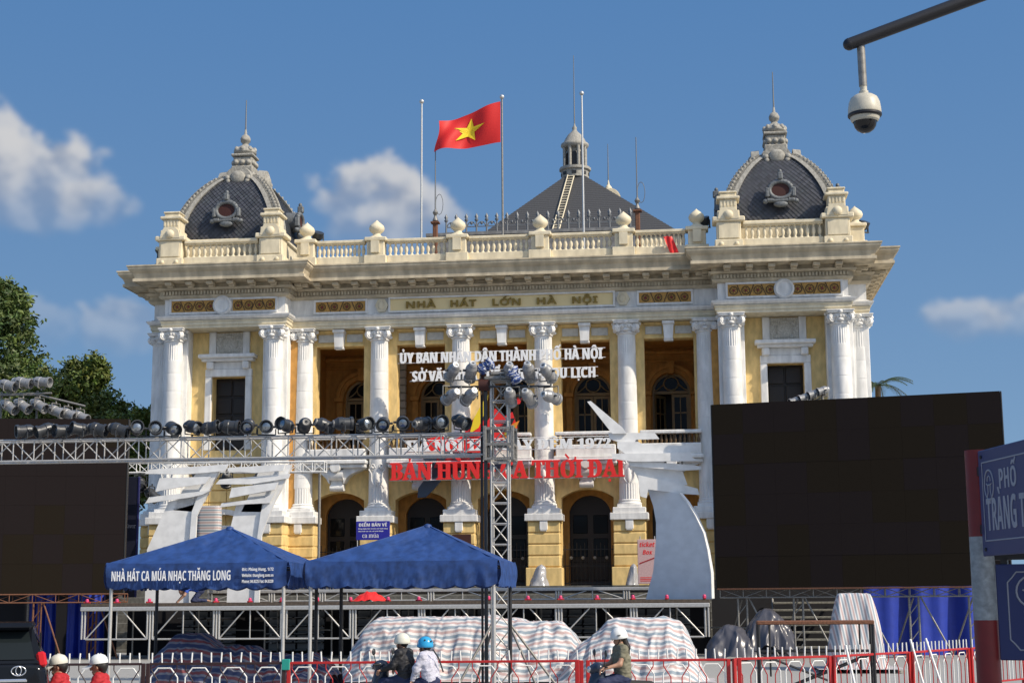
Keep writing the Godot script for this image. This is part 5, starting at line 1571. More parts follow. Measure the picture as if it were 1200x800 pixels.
func build_sails() -> void:
	sail("white wing shaped panel with three feathers, farthest left on the stage", [
		["body", [Vector2(-10.81, 2.11), Vector2(-10.79, 3.89), Vector2(-10.08, 5.5), Vector2(-9.0, 5.75), Vector2(-9.23, 5.14), Vector2(-9.33, 4.28), Vector2(-9.27, 2.11)], 0],
		["edge_strip", [Vector2(-9.24, 2.11), Vector2(-9.29, 3.99), Vector2(-9.23, 5.14), Vector2(-8.96, 5.86), Vector2(-8.67, 6.34), Vector2(-8.35, 6.72), Vector2(-8.2, 6.68), Vector2(-8.54, 6.11), Vector2(-8.83, 5.48), Vector2(-9.05, 4.99), Vector2(-9.08, 3.99), Vector2(-9.03, 2.11)], 1],
		["spine", [Vector2(-8.98, 6.64), Vector2(-8.2, 6.68), Vector2(-8.54, 6.11), Vector2(-8.83, 5.48), Vector2(-9.17, 5.14), Vector2(-9.92, 5.21), Vector2(-9.61, 5.87)], 0],
		["feather", [Vector2(-10.83, 5.44), Vector2(-10.7, 5.65), Vector2(-8.54, 5.85), Vector2(-8.83, 5.71), Vector2(-9.25, 5.62), Vector2(-10.32, 5.5)], 2],
		["feather", [Vector2(-10.45, 5.82), Vector2(-10.32, 6.28), Vector2(-8.55, 6.3), Vector2(-8.71, 6.07), Vector2(-9.83, 5.93)], 3],
		["feather", [Vector2(-10.88, 6.44), Vector2(-10.73, 6.58), Vector2(-7.96, 6.72), Vector2(-8.08, 6.49), Vector2(-9.54, 6.4)], 2]], 11.0, M.sail_white)
	sail("white wing shaped panel with four feathers, behind the left tent's peak", [
		["body", [Vector2(-7.97, 2.11), Vector2(-7.91, 4.55), Vector2(-7.72, 5.36), Vector2(-6.8, 5.5), Vector2(-6.93, 4.31), Vector2(-7.03, 2.11)], 0],
		["edge_strip", [Vector2(-7, 2.11), Vector2(-6.93, 4.31), Vector2(-6.83, 5.11), Vector2(-6.52, 5.82), Vector2(-6.18, 6.68), Vector2(-5.8, 6.67), Vector2(-6.17, 5.81), Vector2(-6.51, 5.1), Vector2(-6.79, 4.31), Vector2(-6.83, 2.11)], 1],
		["spine", [Vector2(-6.92, 6.6), Vector2(-5.8, 6.67), Vector2(-6.17, 5.81), Vector2(-6.59, 5.1), Vector2(-7.54, 5.12), Vector2(-7.2, 5.83)], 0],
		["feather", [Vector2(-8.23, 5.27), Vector2(-8.16, 5.41), Vector2(-6.69, 5.56), Vector2(-6.31, 5.76), Vector2(-6.51, 5.39), Vector2(-7.4, 5.36)], 2],
		["feather", [Vector2(-7.88, 5.57), Vector2(-7.8, 5.91), Vector2(-6.2, 6.07), Vector2(-6.31, 5.83), Vector2(-7.35, 5.66)], 3],
		["feather", [Vector2(-8.39, 6.05), Vector2(-8.25, 6.21), Vector2(-5.82, 6.36), Vector2(-5.88, 6.21), Vector2(-7.15, 6.03)], 2],
		["feather", [Vector2(-7.96, 6.48), Vector2(-7.93, 6.59), Vector2(-5.97, 6.67), Vector2(-6.03, 6.47), Vector2(-7.01, 6.4)], 3]], 11.0, M.sail_white)
	# the right one: its body is turned away to the left and tinted as if shaded
	var t := thing("wing_panel", "large white wing shaped panel with shade tinted body and seven feathers beside the right screen", "stage decoration", Vector3.ZERO, 0.0, "wing shaped stage panels")
	var b := Basis(Vector3.UP, -0.6)
	var poly := [Vector2(-0.73, 2.11), Vector2(-0.41, 3), Vector2(-0.27, 3.99), Vector2(-0.25, 4.6), Vector2(-0.35, 5.14), Vector2(-0.57, 5.71), Vector2(0.69, 5.5), Vector2(0.98, 5.19), Vector2(1.27, 4.76), Vector2(1.58, 4.18), Vector2(1.72, 3.62), Vector2(1.83, 2.91), Vector2(1.83, 2.11)]
	part("body", Geo.new().prism(PackedVector2Array(poly), -0.1, 0.0), M.sail_white_shaded, t, Vector3(6.6, 0, 11.0), b)
	var ed := Geo.new()
	for i in range(6, 12):
		var p: Vector2 = poly[i]
		var q: Vector2 = poly[i + 1]
		ed.prism(PackedVector2Array([p, p + Vector2(0.045, 0.02), q + Vector2(0.045, 0.02), q]), -0.12, 0.03)
	part("edge_strip", ed, M.sail_white, t, Vector3(6.6, 0, 11.0), b)
	var fs := [
		[[Vector2(5.84, 6.14), Vector2(7.15, 5.84), Vector2(7.78, 5.66), Vector2(7.83, 5.46), Vector2(7.28, 5.5), Vector2(6.17, 5.66), Vector2(6.11, 5.38), Vector2(5.91, 5.44)], 1],
		[[Vector2(5.57, 6.45), Vector2(7.3, 6.25), Vector2(7.45, 5.8), Vector2(6.87, 5.76), Vector2(5.84, 6.11)], 0],
		[[Vector2(5.49, 6.6), Vector2(7.16, 6.47), Vector2(7.91, 6.38), Vector2(7.92, 6.27), Vector2(7.3, 6.25), Vector2(5.63, 6.42)], 2],
		[[Vector2(5.01, 6.83), Vector2(6.67, 6.82), Vector2(7.59, 6.86), Vector2(7.61, 6.67), Vector2(7.86, 6.55), Vector2(5.68, 6.56), Vector2(5.04, 6.66)], 3],
		[[Vector2(5.19, 7.22), Vector2(5.87, 7.22), Vector2(6, 7.15), Vector2(7.85, 7.03), Vector2(7.9, 6.86), Vector2(5.49, 6.8), Vector2(5.19, 7.02)], 2],
		[[Vector2(4.89, 7.54), Vector2(6.43, 7.51), Vector2(6.57, 7.31), Vector2(5.8, 7.3), Vector2(5.75, 7.2), Vector2(5.3, 7.2), Vector2(4.94, 7.34)], 1],
		[[Vector2(4.22, 8.58), Vector2(4.34, 8.6), Vector2(5.37, 7.7), Vector2(5.51, 7.5), Vector2(5.03, 7.5)], 2]]
	for f: Array in fs:
		var zz := 11.0 + 0.1 * float(f[1])
		part("feather", Geo.new().prism(PackedVector2Array(f[0]), zz, zz + 0.09), M.sail_white, t)
	for x: float in [6.75, 7.3]:
		bar("strut", t, Vector3(x, 2.1, 9.9), Vector3(x, 7.0, 10.98), 0.035, M.dull_steel)

func build_lettering() -> void:
	var z := 1.3
	var t := thing("letter_sign", "upper line of white capital letters hung across the columns", "sign", Vector3.ZERO)
	letters(t, "ỦY BAN NHÂN DÂN THÀNH PHỐ HÀ NỘI", "sansbold+", 0.42, 8.2, 0.1, M.sign_white, Vector3(-4.01, 11.56, z))
	for y: float in [11.58, 11.96]:
		bar("wire", t, Vector3(-4.1, y, z - 0.06), Vector3(4.3, y + 0.05, z - 0.06), 0.012, M.sign_white)
	t = thing("letter_sign", "second line of white capital letters, behind the lamp tower's lamps", "sign", Vector3.ZERO)
	letters(t, "SỞ VĂN HÓA THỂ THAO VÀ DU LỊCH", "sansbold+", 0.4, 7.4, 0.1, M.sign_white, Vector3(-3.49, 10.82, z))
	for y: float in [10.84, 11.2]:
		bar("wire", t, Vector3(-3.6, y, z - 0.06), Vector3(4.0, y + 0.05, z - 0.06), 0.012, M.sign_white)
	t = thing("letter_sign", "white slab letters ending in 1972 above the red line", "sign", Vector3.ZERO)
	letters(t, "HÀ NỘI 12 NGÀY ĐÊM 1972", "serifbold+", 0.4, 8.2, 0.1, M.sign_white, Vector3(-3.72, 8.0, z))
	for y: float in [7.98, 8.44]:
		bar("wire", t, Vector3(-3.8, y, z - 0.06), Vector3(4.6, y + 0.04, z - 0.06), 0.014, M.sign_white)
	t = thing("letter_sign", "line of large red capital letters over the arches", "sign", Vector3.ZERO)
	letters(t, "BẢN HÙNG CA THỜI ĐẠI", "serifbold+", 0.68, 9.35, 0.12, M.sign_red, Vector3(-4.37, 6.87, z))
	for y: float in [6.86, 7.58]:
		bar("wire", t, Vector3(-4.4, y, z - 0.07), Vector3(5.0, y, z - 0.07), 0.022, M.sign_white)
	for x: float in [-2.72, -1.5, -0.2, 1.2, 2.6, 3.9]:
		bar("stay", t, Vector3(x, 6.86, z - 0.09), Vector3(x, 7.58, z - 0.09), 0.02, M.sign_white)
	# flame shaped set piece and the dark stroke under it
	t = thing("flame_set_piece", "red and yellow cut-out flames mounted behind the lamp tower", "stage decoration", Vector3.ZERO)
	for f: Array in [["red_flame", [Vector2(-1.56, 8.23), Vector2(-1.35, 8.98), Vector2(-1, 9.39), Vector2(-0.52, 9.17), Vector2(-0.18, 9.72), Vector2(0.17, 9.37), Vector2(0.51, 9.56), Vector2(0.71, 8.94), Vector2(0.5, 8.26)], M.sign_red, 0],
			["yellow_flame", [Vector2(-1.21, 8.7), Vector2(-1.05, 9.3), Vector2(-0.66, 10.0), Vector2(-0.45, 10.27), Vector2(-0.55, 9.66), Vector2(-0.85, 8.95)], M.flag_yellow, 1],
			["orange_flame", [Vector2(0.09, 8.5), Vector2(0.3, 8.95), Vector2(0.8, 9.2), Vector2(0.55, 8.67), Vector2(0.23, 8.36)], M.flame_orange, 1],
			["green_flame", [Vector2(0.2, 8.62), Vector2(0.38, 8.88), Vector2(0.66, 9.02), Vector2(0.45, 8.68)], M.flame_green, 2],
			["small_flame", [Vector2(0.62, 9.84), Vector2(0.72, 10.11), Vector2(0.93, 10.17), Vector2(0.82, 9.87)], M.sign_red, 1],
			["dark_gap", [Vector2(0.1, 8.95), Vector2(0.28, 9.25), Vector2(0.62, 9.3), Vector2(0.5, 9.05)], M.iron, 2],
			["red_field", [Vector2(-3.01, 8.06), Vector2(-2.94, 8.53), Vector2(-2.42, 8.66), Vector2(-1.9, 8.45), Vector2(-1.39, 8.71), Vector2(-0.8, 8.56), Vector2(-0.8, 7.95)], M.sign_red, 0],
			["red_peaks", [Vector2(-2.66, 7.37), Vector2(-2.53, 7.77), Vector2(-2.3, 7.6), Vector2(-2.08, 7.83), Vector2(-1.73, 7.62), Vector2(-1.39, 7.86), Vector2(-1.1, 7.65), Vector2(-0.87, 7.8), Vector2(-0.36, 7.67), Vector2(-0.26, 7.33)], M.deep_red, 1]]:
		part(f[0], Geo.new().prism(PackedVector2Array(f[1]), 0.86 + 0.05 * f[3], 0.9 + 0.05 * f[3]), f[2], t)
	bar("stay", t, Vector3(-0.9, 8.3, 0.62), Vector3(-0.9, 9.3, 0.84), 0.03, M.dull_steel)
	bar("stay", t, Vector3(0.3, 8.3, 0.62), Vector3(0.3, 9.3, 0.84), 0.03, M.dull_steel)
	tag(part("sweeping_set_piece", Geo.new().prism(PackedVector2Array([Vector2(-3.35, 6.19), Vector2(-3.32, 6.56), Vector2(-3.04, 6.96), Vector2(-2.77, 7.37), Vector2(-3.15, 7.78), Vector2(-2.25, 7.87), Vector2(-0.87, 7.78), Vector2(0.5, 7.65), Vector2(0.5, 7.31), Vector2(-1.56, 7.28), Vector2(-2.32, 6.95), Vector2(-2.66, 6.55), Vector2(-3.01, 6.21)]), 0.72, 0.82), M.swoosh_blue, self), "dark blue sweeping cut-out behind the red letters", "stage decoration")

# ------------------------------------------------------------------ tents, covered heaps
func tent(label: String, at: Vector3, w: float, d: float, apex_dx: float, lettered: bool) -> void:
	var t := thing("party_tent", label, "tent", at, 0.0, "blue pitched tents")
	var ey := 2.93
	var ay := 3.74
	var c := [Vector3(-w / 2, ey, d / 2), Vector3(w / 2, ey, d / 2), Vector3(w / 2, ey, -d / 2), Vector3(-w / 2, ey, -d / 2)]
	var ap := Vector3(apex_dx, ay, 0)
	var wn := FastNoiseLite.new()
	wn.seed = 8
	wn.frequency = 1.0
	var g := Geo.new()
	for k in 4:
		var rows := []
		for j in 25:
			var r := PackedVector3Array()
			for i in 49:
				var e: Vector3 = c[k].lerp(c[(k + 1) % 4], i / 48.0)
				var p := e.lerp(ap, j / 24.0 * 0.985)
				var sag := sin(PI * i / 48.0) * sin(PI * j / 24.0)
				p.y -= 0.06 * sag + wn.get_noise_3d(p.x * 0.9 + k * 9.0, p.z * 0.9, w * 5.0) * 0.09 * sqrt(sag)
				p.y += (0.5 - absf(wn.get_noise_3d(p.x * 2.2, p.z * 2.2, k * 7.0 + w)) * 2.0) * 0.022 * sqrt(sag)
				# creases run in from the corners
				var cr := minf(i, 48 - i) / 48.0
				p.y += 0.018 * sin(j * 1.3 + cr * 30.0) * exp(-cr * 9.0) * (1.0 - j / 24.0)
				r.append(p)
			rows.append(r)
		g.grid(rows)
	part("canopy", g, M.tent_blue, t)
	for k in 4:
		part("seam", Geo.new().path([c[k], c[k].lerp(ap, 0.33) - Vector3(0, 0.008, 0), c[k].lerp(ap, 0.66) - Vector3(0, 0.006, 0), ap], 0.014, 5), M.tent_blue, t)
	part("peak_cap", Geo.new().at(ap).lathe([Vector2(0.1, -0.05), Vector2(0.08, 0.01), Vector2(0.03, 0.03), Vector2(0, 0.035)], 10), M.tent_blue, t)
	for k in 4:
		var a: Vector3 = c[k]
		var b: Vector3 = c[(k + 1) % 4]
		var out := Vector3(b.z - a.z, 0, a.x - b.x).normalized() * -1.0
		out = Vector3(a.x + b.x, 0, a.z + b.z).normalized()
		var rows := []
		var n := 72
		for j in 6:
			var r := PackedVector3Array()
			for i in n + 1:
				var f := float(i) / n
				var p := a.lerp(b, f)
				var sc := absf(sin(f * n / 4.0 * PI * 0.5 * 1.0))
				var drop := 0.5 + 0.06 * sc
				var wave := 0.05 * wn.get_noise_2d(f * 9.0, k * 5.0 + w) + 0.035 * wn.get_noise_2d(f * 26.0 + j * 0.25, k * 9.0 + w)
				var ends := exp(-f * 9.0) + exp(-(1.0 - f) * 9.0)
				p.y += 0.03 * ends - drop * (1.0 - j / 5.0)
				p += out * (0.02 + wave * (1.0 - j / 5.0) * 1.3 + 0.05 * sin(PI * (1.0 - j / 5.0)) * ends)
				r.append(p)
			rows.append(r)
		var v := part("valance", Geo.new().grid(rows), M.tent_blue, t)
		if k == 0 and lettered:
			letters(v, "NHÀ HÁT CA MÚA NHẠC THĂNG LONG", "sansbold", 0.2, 2.62, 0.008, M.sign_white, Vector3(-w / 2 + 0.14, ey - 0.36, d / 2 + 0.12), Basis())
			var small := ["Đ/c: Phùng Hung, 1/72", "Website: thanglong.com.vn", "Phone: 04.8225 Fax: 04.8229"]
			for q in 3:
				letters(v, small[q], "sansbold", 0.062, 0.68, 0.006, M.sign_white, Vector3(w / 2 - 0.95, ey - 0.17 - q * 0.125, d / 2 + 0.1), Basis(), "small_print", true)
	for k in 4:
		var q: Vector3 = c[k] * Vector3(0.955, 0, 0.955)
		bar("leg", t, q + Vector3(0, 0.05, 0), q + Vector3(0, ey - 0.03, 0), 0.04, M.aluminium if k < 2 else M.iron)
		bar("rafter", t, q + Vector3(0, ey - 0.06, 0), ap - Vector3(0, 0.08, 0), 0.02, M.iron)
		part("foot", Geo.new().at(q).bx(Vector3(-0.1, 0, -0.1), Vector3(0.1, 0.05, 0.1)), M.iron, t)
	for k in 4:
		bar("eave_bar", t, c[k] * Vector3(0.955, 1, 0.955) - Vector3(0, 0.1, 0), c[(k + 1) % 4] * Vector3(0.955, 1, 0.955) - Vector3(0, 0.1, 0), 0.018, M.iron)

# sheet draped over boxes [cx, cz, hx, hz, h], sagging between them and pulled out to the ground in creased folds
func draped(called: String, label: String, at: Vector3, w: float, d: float, blocks: Array, m: Material, nx: int, nz: int, across := false, seed_ := 1) -> void:
	var f := FastNoiseLite.new()
	f.seed = seed_
	f.frequency = 1.0
	f.fractal_octaves = 2
	var ridge := func(x: float, z: float) -> float:
		return 1.0 - 2.6 * absf(f.get_noise_2d(x, z))
	var rows := []
	var uv := []
	for j in nz + 1:
		var r := PackedVector3Array()
		var u := PackedVector2Array()
		var z0 := d * (0.5 - float(j) / nz)
		for i in nx + 1:
			var x := w * (float(i) / nx - 0.5)
			var hh := 0.0
			var top := 0.1
			for b: Array in blocks:
				var dx := maxf(absf(x - b[0]) - b[2], 0.0)
				var dz := maxf(absf(z0 - b[1]) - b[3], 0.0)
				var reach: float = b[5] if b.size() > 5 else 0.45 + 0.42 * b[4]
				var k := maxf(0.0, 1.0 - sqrt(dx * dx + dz * dz * 1.8) / reach)
				var e: float = b[4] * (1.0 - pow(1.0 - k, 1.5))
				# soft maximum lets the cloth bridge the gap between two blocks
				var q := maxf(0.28 - absf(hh - e), 0.0) / 0.28
				hh = maxf(hh, e) + q * q * 0.07 * minf(hh, 1.0)
				top = maxf(top, b[4])
			var slope := clampf(1.25 - hh / top, 0.15, 1.0) * clampf(hh * 3.0, 0.0, 1.0)
			# long pulled folds down the sides, smaller crumples everywhere
			var fold: float = ridge.call(x * 1.5 + z0 * 0.5, z0 * 0.35 + 7.0) * 0.06 * slope
			fold += ridge.call(x * 0.8 - z0 * 1.3, z0 * 0.7 + x * 0.6 + 31.0) * 0.06 * slope
			fold += ridge.call(x * 2.6 + z0 + 11.0, z0 * 1.6) * 0.016 * clampf(hh * 3.0, 0.0, 1.0)
			hh = maxf(hh + fold - 0.05 * slope, 0.012)
			r.append(Vector3(x + 0.05 * f.get_noise_2d(x * 2.0, z0 * 2.0 + 60.0), hh, z0 + fold * 0.9))
			u.append(Vector2(x * 0.5, 0.0))
		rows.append(r)
		uv.append(u)
	# stripes follow the length along the sheet
	for i in nx + 1:
		var run := 0.0
		for j in nz + 1:
			if j > 0:
				run += Vector2(rows[j][i].z - rows[j - 1][i].z, (rows[j][i].y - rows[j - 1][i].y) * 0.9).length()
			var x: float = rows[j][i].x
			uv[j][i] = Vector2(uv[j][i].x, run * 1.05 + 0.22 * f.get_noise_2d(x * 0.35, 3.0) + 0.05 * x * sin(seed_)) if not across else Vector2(run * 0.3, x * 1.7 + run * 0.3)
	tag(part(called, Geo.new().grid(rows, uv), m, self, at), label, "tarpaulin", "striped sheets over stored gear")

func build_heaps() -> void:
	draped("striped_tarp", "striped red white and blue sheet over crates left of the lamp tower", Vector3(1.75, 0.15, 22.4), 7.0, 3.2, [[-0.7, 0, 1.4, 0.5, 1.55], [1.1, 0, 0.3, 0.4, 1.5], [2.1, 0, 0.3, 0.4, 1.42]], M.striped_tarp, 170, 84, false, 4)
	draped("striped_tarp", "striped sheet over a rounded heap right of the lamp tower", Vector3(6.1, 0.15, 22.9), 3.9, 3.0, [[0.1, 0, 0.6, 0.5, 1.5], [0.9, 0.0, 0.2, 0.45, 1.42, 0.55], [-0.9, 0.2, 0.2, 0.3, 1.0]], M.striped_tarp, 110, 80, false, 9)
	draped("shaded_striped_tarp", "blue and red striped sheet darkened for shade over goods under the left tent", Vector3(-2.55, 0.0, 28.0), 4.6, 2.6, [[-1.0, 0, 0.2, 0.3, 1.42], [-0.2, 0, 0.5, 0.4, 1.15], [1.1, 0, 0.7, 0.4, 0.95]], M.shaded_striped_tarp, 110, 60, false, 21)
	draped("striped_tarp", "upright stack under a sheet with steep blue stripes, by the right scaffold", Vector3(11.8, 0.3, 20.0), 2.2, 2.2, [[-0.05, 0, 0.36, 0.4, 1.92, 0.42]], M.striped_tarp, 60, 60, true, 33)
	draped("dark_bag_heap", "low black plastic wrapped heap at the right end of the stage", Vector3(8.75, 0.3, 14.4), 1.7, 1.6, [[-0.1, 0, 0.1, 0.2, 1.05], [0.25, 0.1, 0.05, 0.1, 0.7]], M.bin_plastic, 50, 46, false, 41)
	draped("dark_bag_heap", "taller grey plastic wrapped heap left of the metal steps", Vector3(9.75, 0.3, 14.2), 1.5, 1.6, [[0, 0, 0.06, 0.15, 1.5]], M.bin_plastic, 50, 46, false, 47)
	# added near-black sheets standing in for the shaded gaps under the screens
	tag(part("backing_shade_sheet", Geo.new().bx(Vector3(8.15, 0.3, 9.1), Vector3(18.0, 2.75, 9.14)), M.shade_black, self), "added dark sheet standing in for the shade under the right screen", "cloth")
	tag(part("backing_shade_sheet", Geo.new().bx(Vector3(-24.0, 0.3, 9.5), Vector3(-12.35, 2.75, 9.54)), M.shade_black, self), "added dark sheet standing in for the shade under the left screen", "cloth")
	var st := thing("metal_steps", "open metal steps under the left part of the right screen", "steps", Vector3(10.15, 0.3, 10.4))
	for k in 7:
		part("tread", Geo.new().bx(Vector3(0, 0.22 + k * 0.235, -0.16 * k), Vector3(2.1, 0.29 + k * 0.235, 0.24 - 0.16 * k), 0.012), M.tread_metal, st)
	for x: float in [0.0, 2.1]:
		part("stringer", Geo.new().at(Vector3(x, 0, 0)).prism(PackedVector2Array([Vector2(-0.03, 0), Vector2(0.03, 0), Vector2(0.03, 0.2), Vector2(-0.03, 0.2)]), -1.0, 0.25), M.dull_steel, st)
		bar("stringer_bar", st, Vector3(x, 0.1, 0.2), Vector3(x, 1.8, -1.1), 0.04, M.dull_steel)
	# plaid bag on the stage
	var brows := []
	for j in 9:
		var r := PackedVector3Array()
		for i in 25:
			var a := TAU * i / 24.0
			var sq := 1.0 / maxf(absf(cos(a)), absf(sin(a)))
			r.append(Vector3(cos(a) * 0.42 * lerpf(1.0, sq, 0.7) * (1.0 - 0.1 * absf(j - 4) / 4.0), [0.0, 0.02, 0.3, 0.6, 0.9, 1.2, 1.42, 1.46, 1.47][j], -sin(a) * 0.25 * lerpf(1.0, sq, 0.7) * (1.0 if j in range(1, 8) else 0.02)))
		brows.append(r)
	var pm: StandardMaterial3D = M.striped_tarp.duplicate()
	pm.uv1_scale = Vector3(1, 3.2, 1)
	tag(part("striped_bag", Geo.new().grid(brows), pm, self, Vector3(-9.3, 4.0, 9.0)), "red white and blue striped bag showing between the two white wings", "bag")
	var bs := thing("trestle", "trestle behind the white wings holding the striped bag", "trestle", Vector3(-9.3, 2.42, 9.0))
	part("top", Geo.new().bx(Vector3(-0.5, 1.5, -0.3), Vector3(0.5, 1.57, 0.3), 0.01), M.deck_brown, bs)
	for x: float in [-0.42, 0.42]:
		bar("leg", bs, Vector3(x, 0, -0.2), Vector3(x, 1.5, -0.2), 0.03, M.dull_steel)
		bar("leg", bs, Vector3(x, 0, 0.2), Vector3(x, 1.5, 0.2), 0.03, M.dull_steel)
	# blue sheets hung behind the scaffolds
	for q: Array in [[Vector3(13.0, 0.25, 10.6), 4.6, 2.4, "blue plastic sheet hung under the right screen"], [Vector3(-13.6, 0.25, 10.8), 1.3, 2.15, "blue plastic sheet hung beside the left end of the stage"], [Vector3(-15.0, 0.25, 10.9), 1.0, 2.2, "narrow blue plastic sheet hung under the left screen"]]:
		var rows := []
		for j in 9:
			var r := PackedVector3Array()
			for i in 31:
				var f := i / 30.0
				var y := j / 8.0
				r.append(Vector3(f * q[1], y * q[2], (0.14 * sin(f * 19.0) + 0.1 * sin(f * 37.0 + 1.0)) * (1.1 - 0.5 * y)))
			rows.append(r)
		tag(part("blue_sheet", Geo.new().grid(rows), M.blue_tarp, self, q[0]), q[3], "plastic sheet", "blue sheets under the screens")

# ------------------------------------------------------------------ street barriers
func barrier(label: String, a: Vector2, b: Vector2, m: Material, hoops: int) -> void:
	var l := (b - a).length()
	var t := thing("street_barrier", label, "barrier", Vector3(a.x, 0, a.y), atan2(-(b.y - a.y), b.x - a.x), "street barriers with white hoops")
	for x: float in [0.02, l - 0.02]:
		part("post", Geo.new().bx(Vector3(x - 0.035, 0.02, -0.035), Vector3(x + 0.035, 1.0, 0.035), 0.008), m, t)
		part("foot", Geo.new().bx(Vector3(x - 0.04, 0, -0.28), Vector3(x + 0.04, 0.03, 0.28), 0.008), m, t)
	part("top_rail", Geo.new().bx(Vector3(0.05, 0.965, -0.022), Vector3(l - 0.05, 1.01, 0.022), 0.006), m, t)
	part("bottom_rail", Geo.new().bx(Vector3(0.05, 0.2, -0.022), Vector3(l - 0.05, 0.24, 0.022), 0.006), m, t)
	var hw := l / hoops
	for k in hoops:
		var c := (k + 0.5) * hw
		var r := minf(hw * 0.39, 0.25)
		part("hoop", Geo.new().path([Vector3(c - r, 0.24, 0), Vector3(c - r, 0.74, 0), Vector3(c - r * 0.48, 0.91, 0), Vector3(c + r * 0.48, 0.91, 0), Vector3(c + r, 0.74, 0), Vector3(c + r, 0.24, 0)], 0.014, 6), M.barrier_white, t)
		for s: float in [-1, 1]:
			part("cranked_bar", Geo.new().path([Vector3(c + s * r * 0.95, 0.97, 0.012), Vector3(c + s * r * 0.95, 0.88, 0.012), Vector3(c + s * r * 0.42, 0.68, 0.012), Vector3(c + s * r * 0.42, 0.24, 0.012)], 0.011, 5), m, t)
	var n := int(l / 0.175)
	for k in n:
		var x := (k + 0.5) * l / n
		bar("picket", t, Vector3(x, 1.01, 0), Vector3(x + 0.014 * sin(k * 3.7), 1.19, 0), 0.015, M.barrier_white)

func stray_pole(label: String, a: Vector3, b: Vector3, m: Material) -> void:
	var o := bar("loose_pole", self, a, b, 0.024, m)
	tag(o, label, "pole")

func build_barriers() -> void:
	# far row with plain pickets is not seen; the row along the street
	var ps := [[Vector2(-5.2, 34.0), Vector2(-2.6, 33.7)], [Vector2(-2.55, 33.7), Vector2(0.0, 33.4)], [Vector2(0.05, 33.4), Vector2(2.55, 33.1)], [Vector2(2.62, 33.1), Vector2(5.5, 32.75)], [Vector2(5.58, 32.75), Vector2(8.22, 32.3)], [Vector2(8.3, 32.1), Vector2(10.2, 30.8)], [Vector2(10.25, 30.8), Vector2(12.0, 28.6)], [Vector2(12.05, 28.6), Vector2(13.6, 26.2)], [Vector2(13.65, 26.2), Vector2(15.2, 24.0)]]
	var labs := ["black painted barrier behind the two white caps", "black painted barrier with a green patch below the left tent", "dark red barrier left of the two helmeted riders", "red barrier behind the two helmeted riders", "red barrier behind the woman on the scooter", "red barrier with the steel frame behind it", "red barrier turned away, left of the signpost", "red barrier directly behind the signpost", "red barrier right of the signpost"]
	for i in ps.size():
		barrier(labs[i], ps[i][0], ps[i][1], M.barrier_black if i < 2 else M.barrier_red, 4)
	for q: Array in [[Vector2(5.42, 33.0), "short red barrier post standing left of the woman's barrier"], [Vector2(8.4, 32.4), "red barrier post overlapping the next barrier"]]:
		tag(part("barrier_post", Geo.new().at(Vector3(q[0].x, 0, q[0].y)).bx(Vector3(-0.04, 0, -0.04), Vector3(0.04, 1.02, 0.04), 0.01).bx(Vector3(-0.06, 0, -0.25), Vector3(0.06, 0.03, 0.25)), M.barrier_red, self), q[1], "post", "loose barrier posts")
	tag(part("barrier_sleeve", Geo.new().bx(Vector3(-0.05, 0.86, 33.36), Vector3(0.1, 1.06, 33.46), 0.01), M.barrier_green, self), "teal sleeve round the joint of the two black barriers", "sleeve")
	stray_pole("white pole leaning on the barriers left of the signpost", Vector3(12.3, 0.02, 28.9), Vector3(12.05, 1.25, 28.5), M.barrier_white)
	stray_pole("second white pole leaning on the turned barrier", Vector3(12.75, 0.02, 28.3), Vector3(12.45, 1.25, 27.9), M.barrier_white)
	stray_pole("white pole leaning beside the steel frame's right leg", Vector3(10.7, 0.02, 31.2), Vector3(10.5, 1.2, 30.9), M.barrier_white)
	# steel work frame behind the barriers
	var t := thing("steel_frame", "rusty topped steel work frame behind the red barriers", "frame", Vector3(8.85, 0, 29.6))
	part("top_plank", Geo.new().bx(Vector3(0, 1.58, -0.5), Vector3(2.35, 1.66, 0.1), 0.015), M.rusty_steel, t)
	for x: float in [0.03, 2.32]:
		for z: float in [-0.45, 0.06]:
			bar("leg", t, Vector3(x, 0, z), Vector3(x, 1.58, z), 0.032, M.iron)
	for x: float in [0.25, 2.05]:
		bar("inner_leg", t, Vector3(x, 0.55, 0.06), Vector3(x, 1.58, 0.06), 0.02, M.iron)
	for z: float in [-0.45, 0.06]:
		bar("cross_brace", t, Vector3(0.03, 0.1, z), Vector3(2.32, 1.0, z), 0.018, M.iron)
		bar("cross_brace", t, Vector3(0.03, 1.0, z), Vector3(2.32, 0.1, z), 0.018, M.iron)
		bar("side_rail", t, Vector3(0.03, 1.05, z), Vector3(2.32, 1.05, z), 0.02, M.iron)

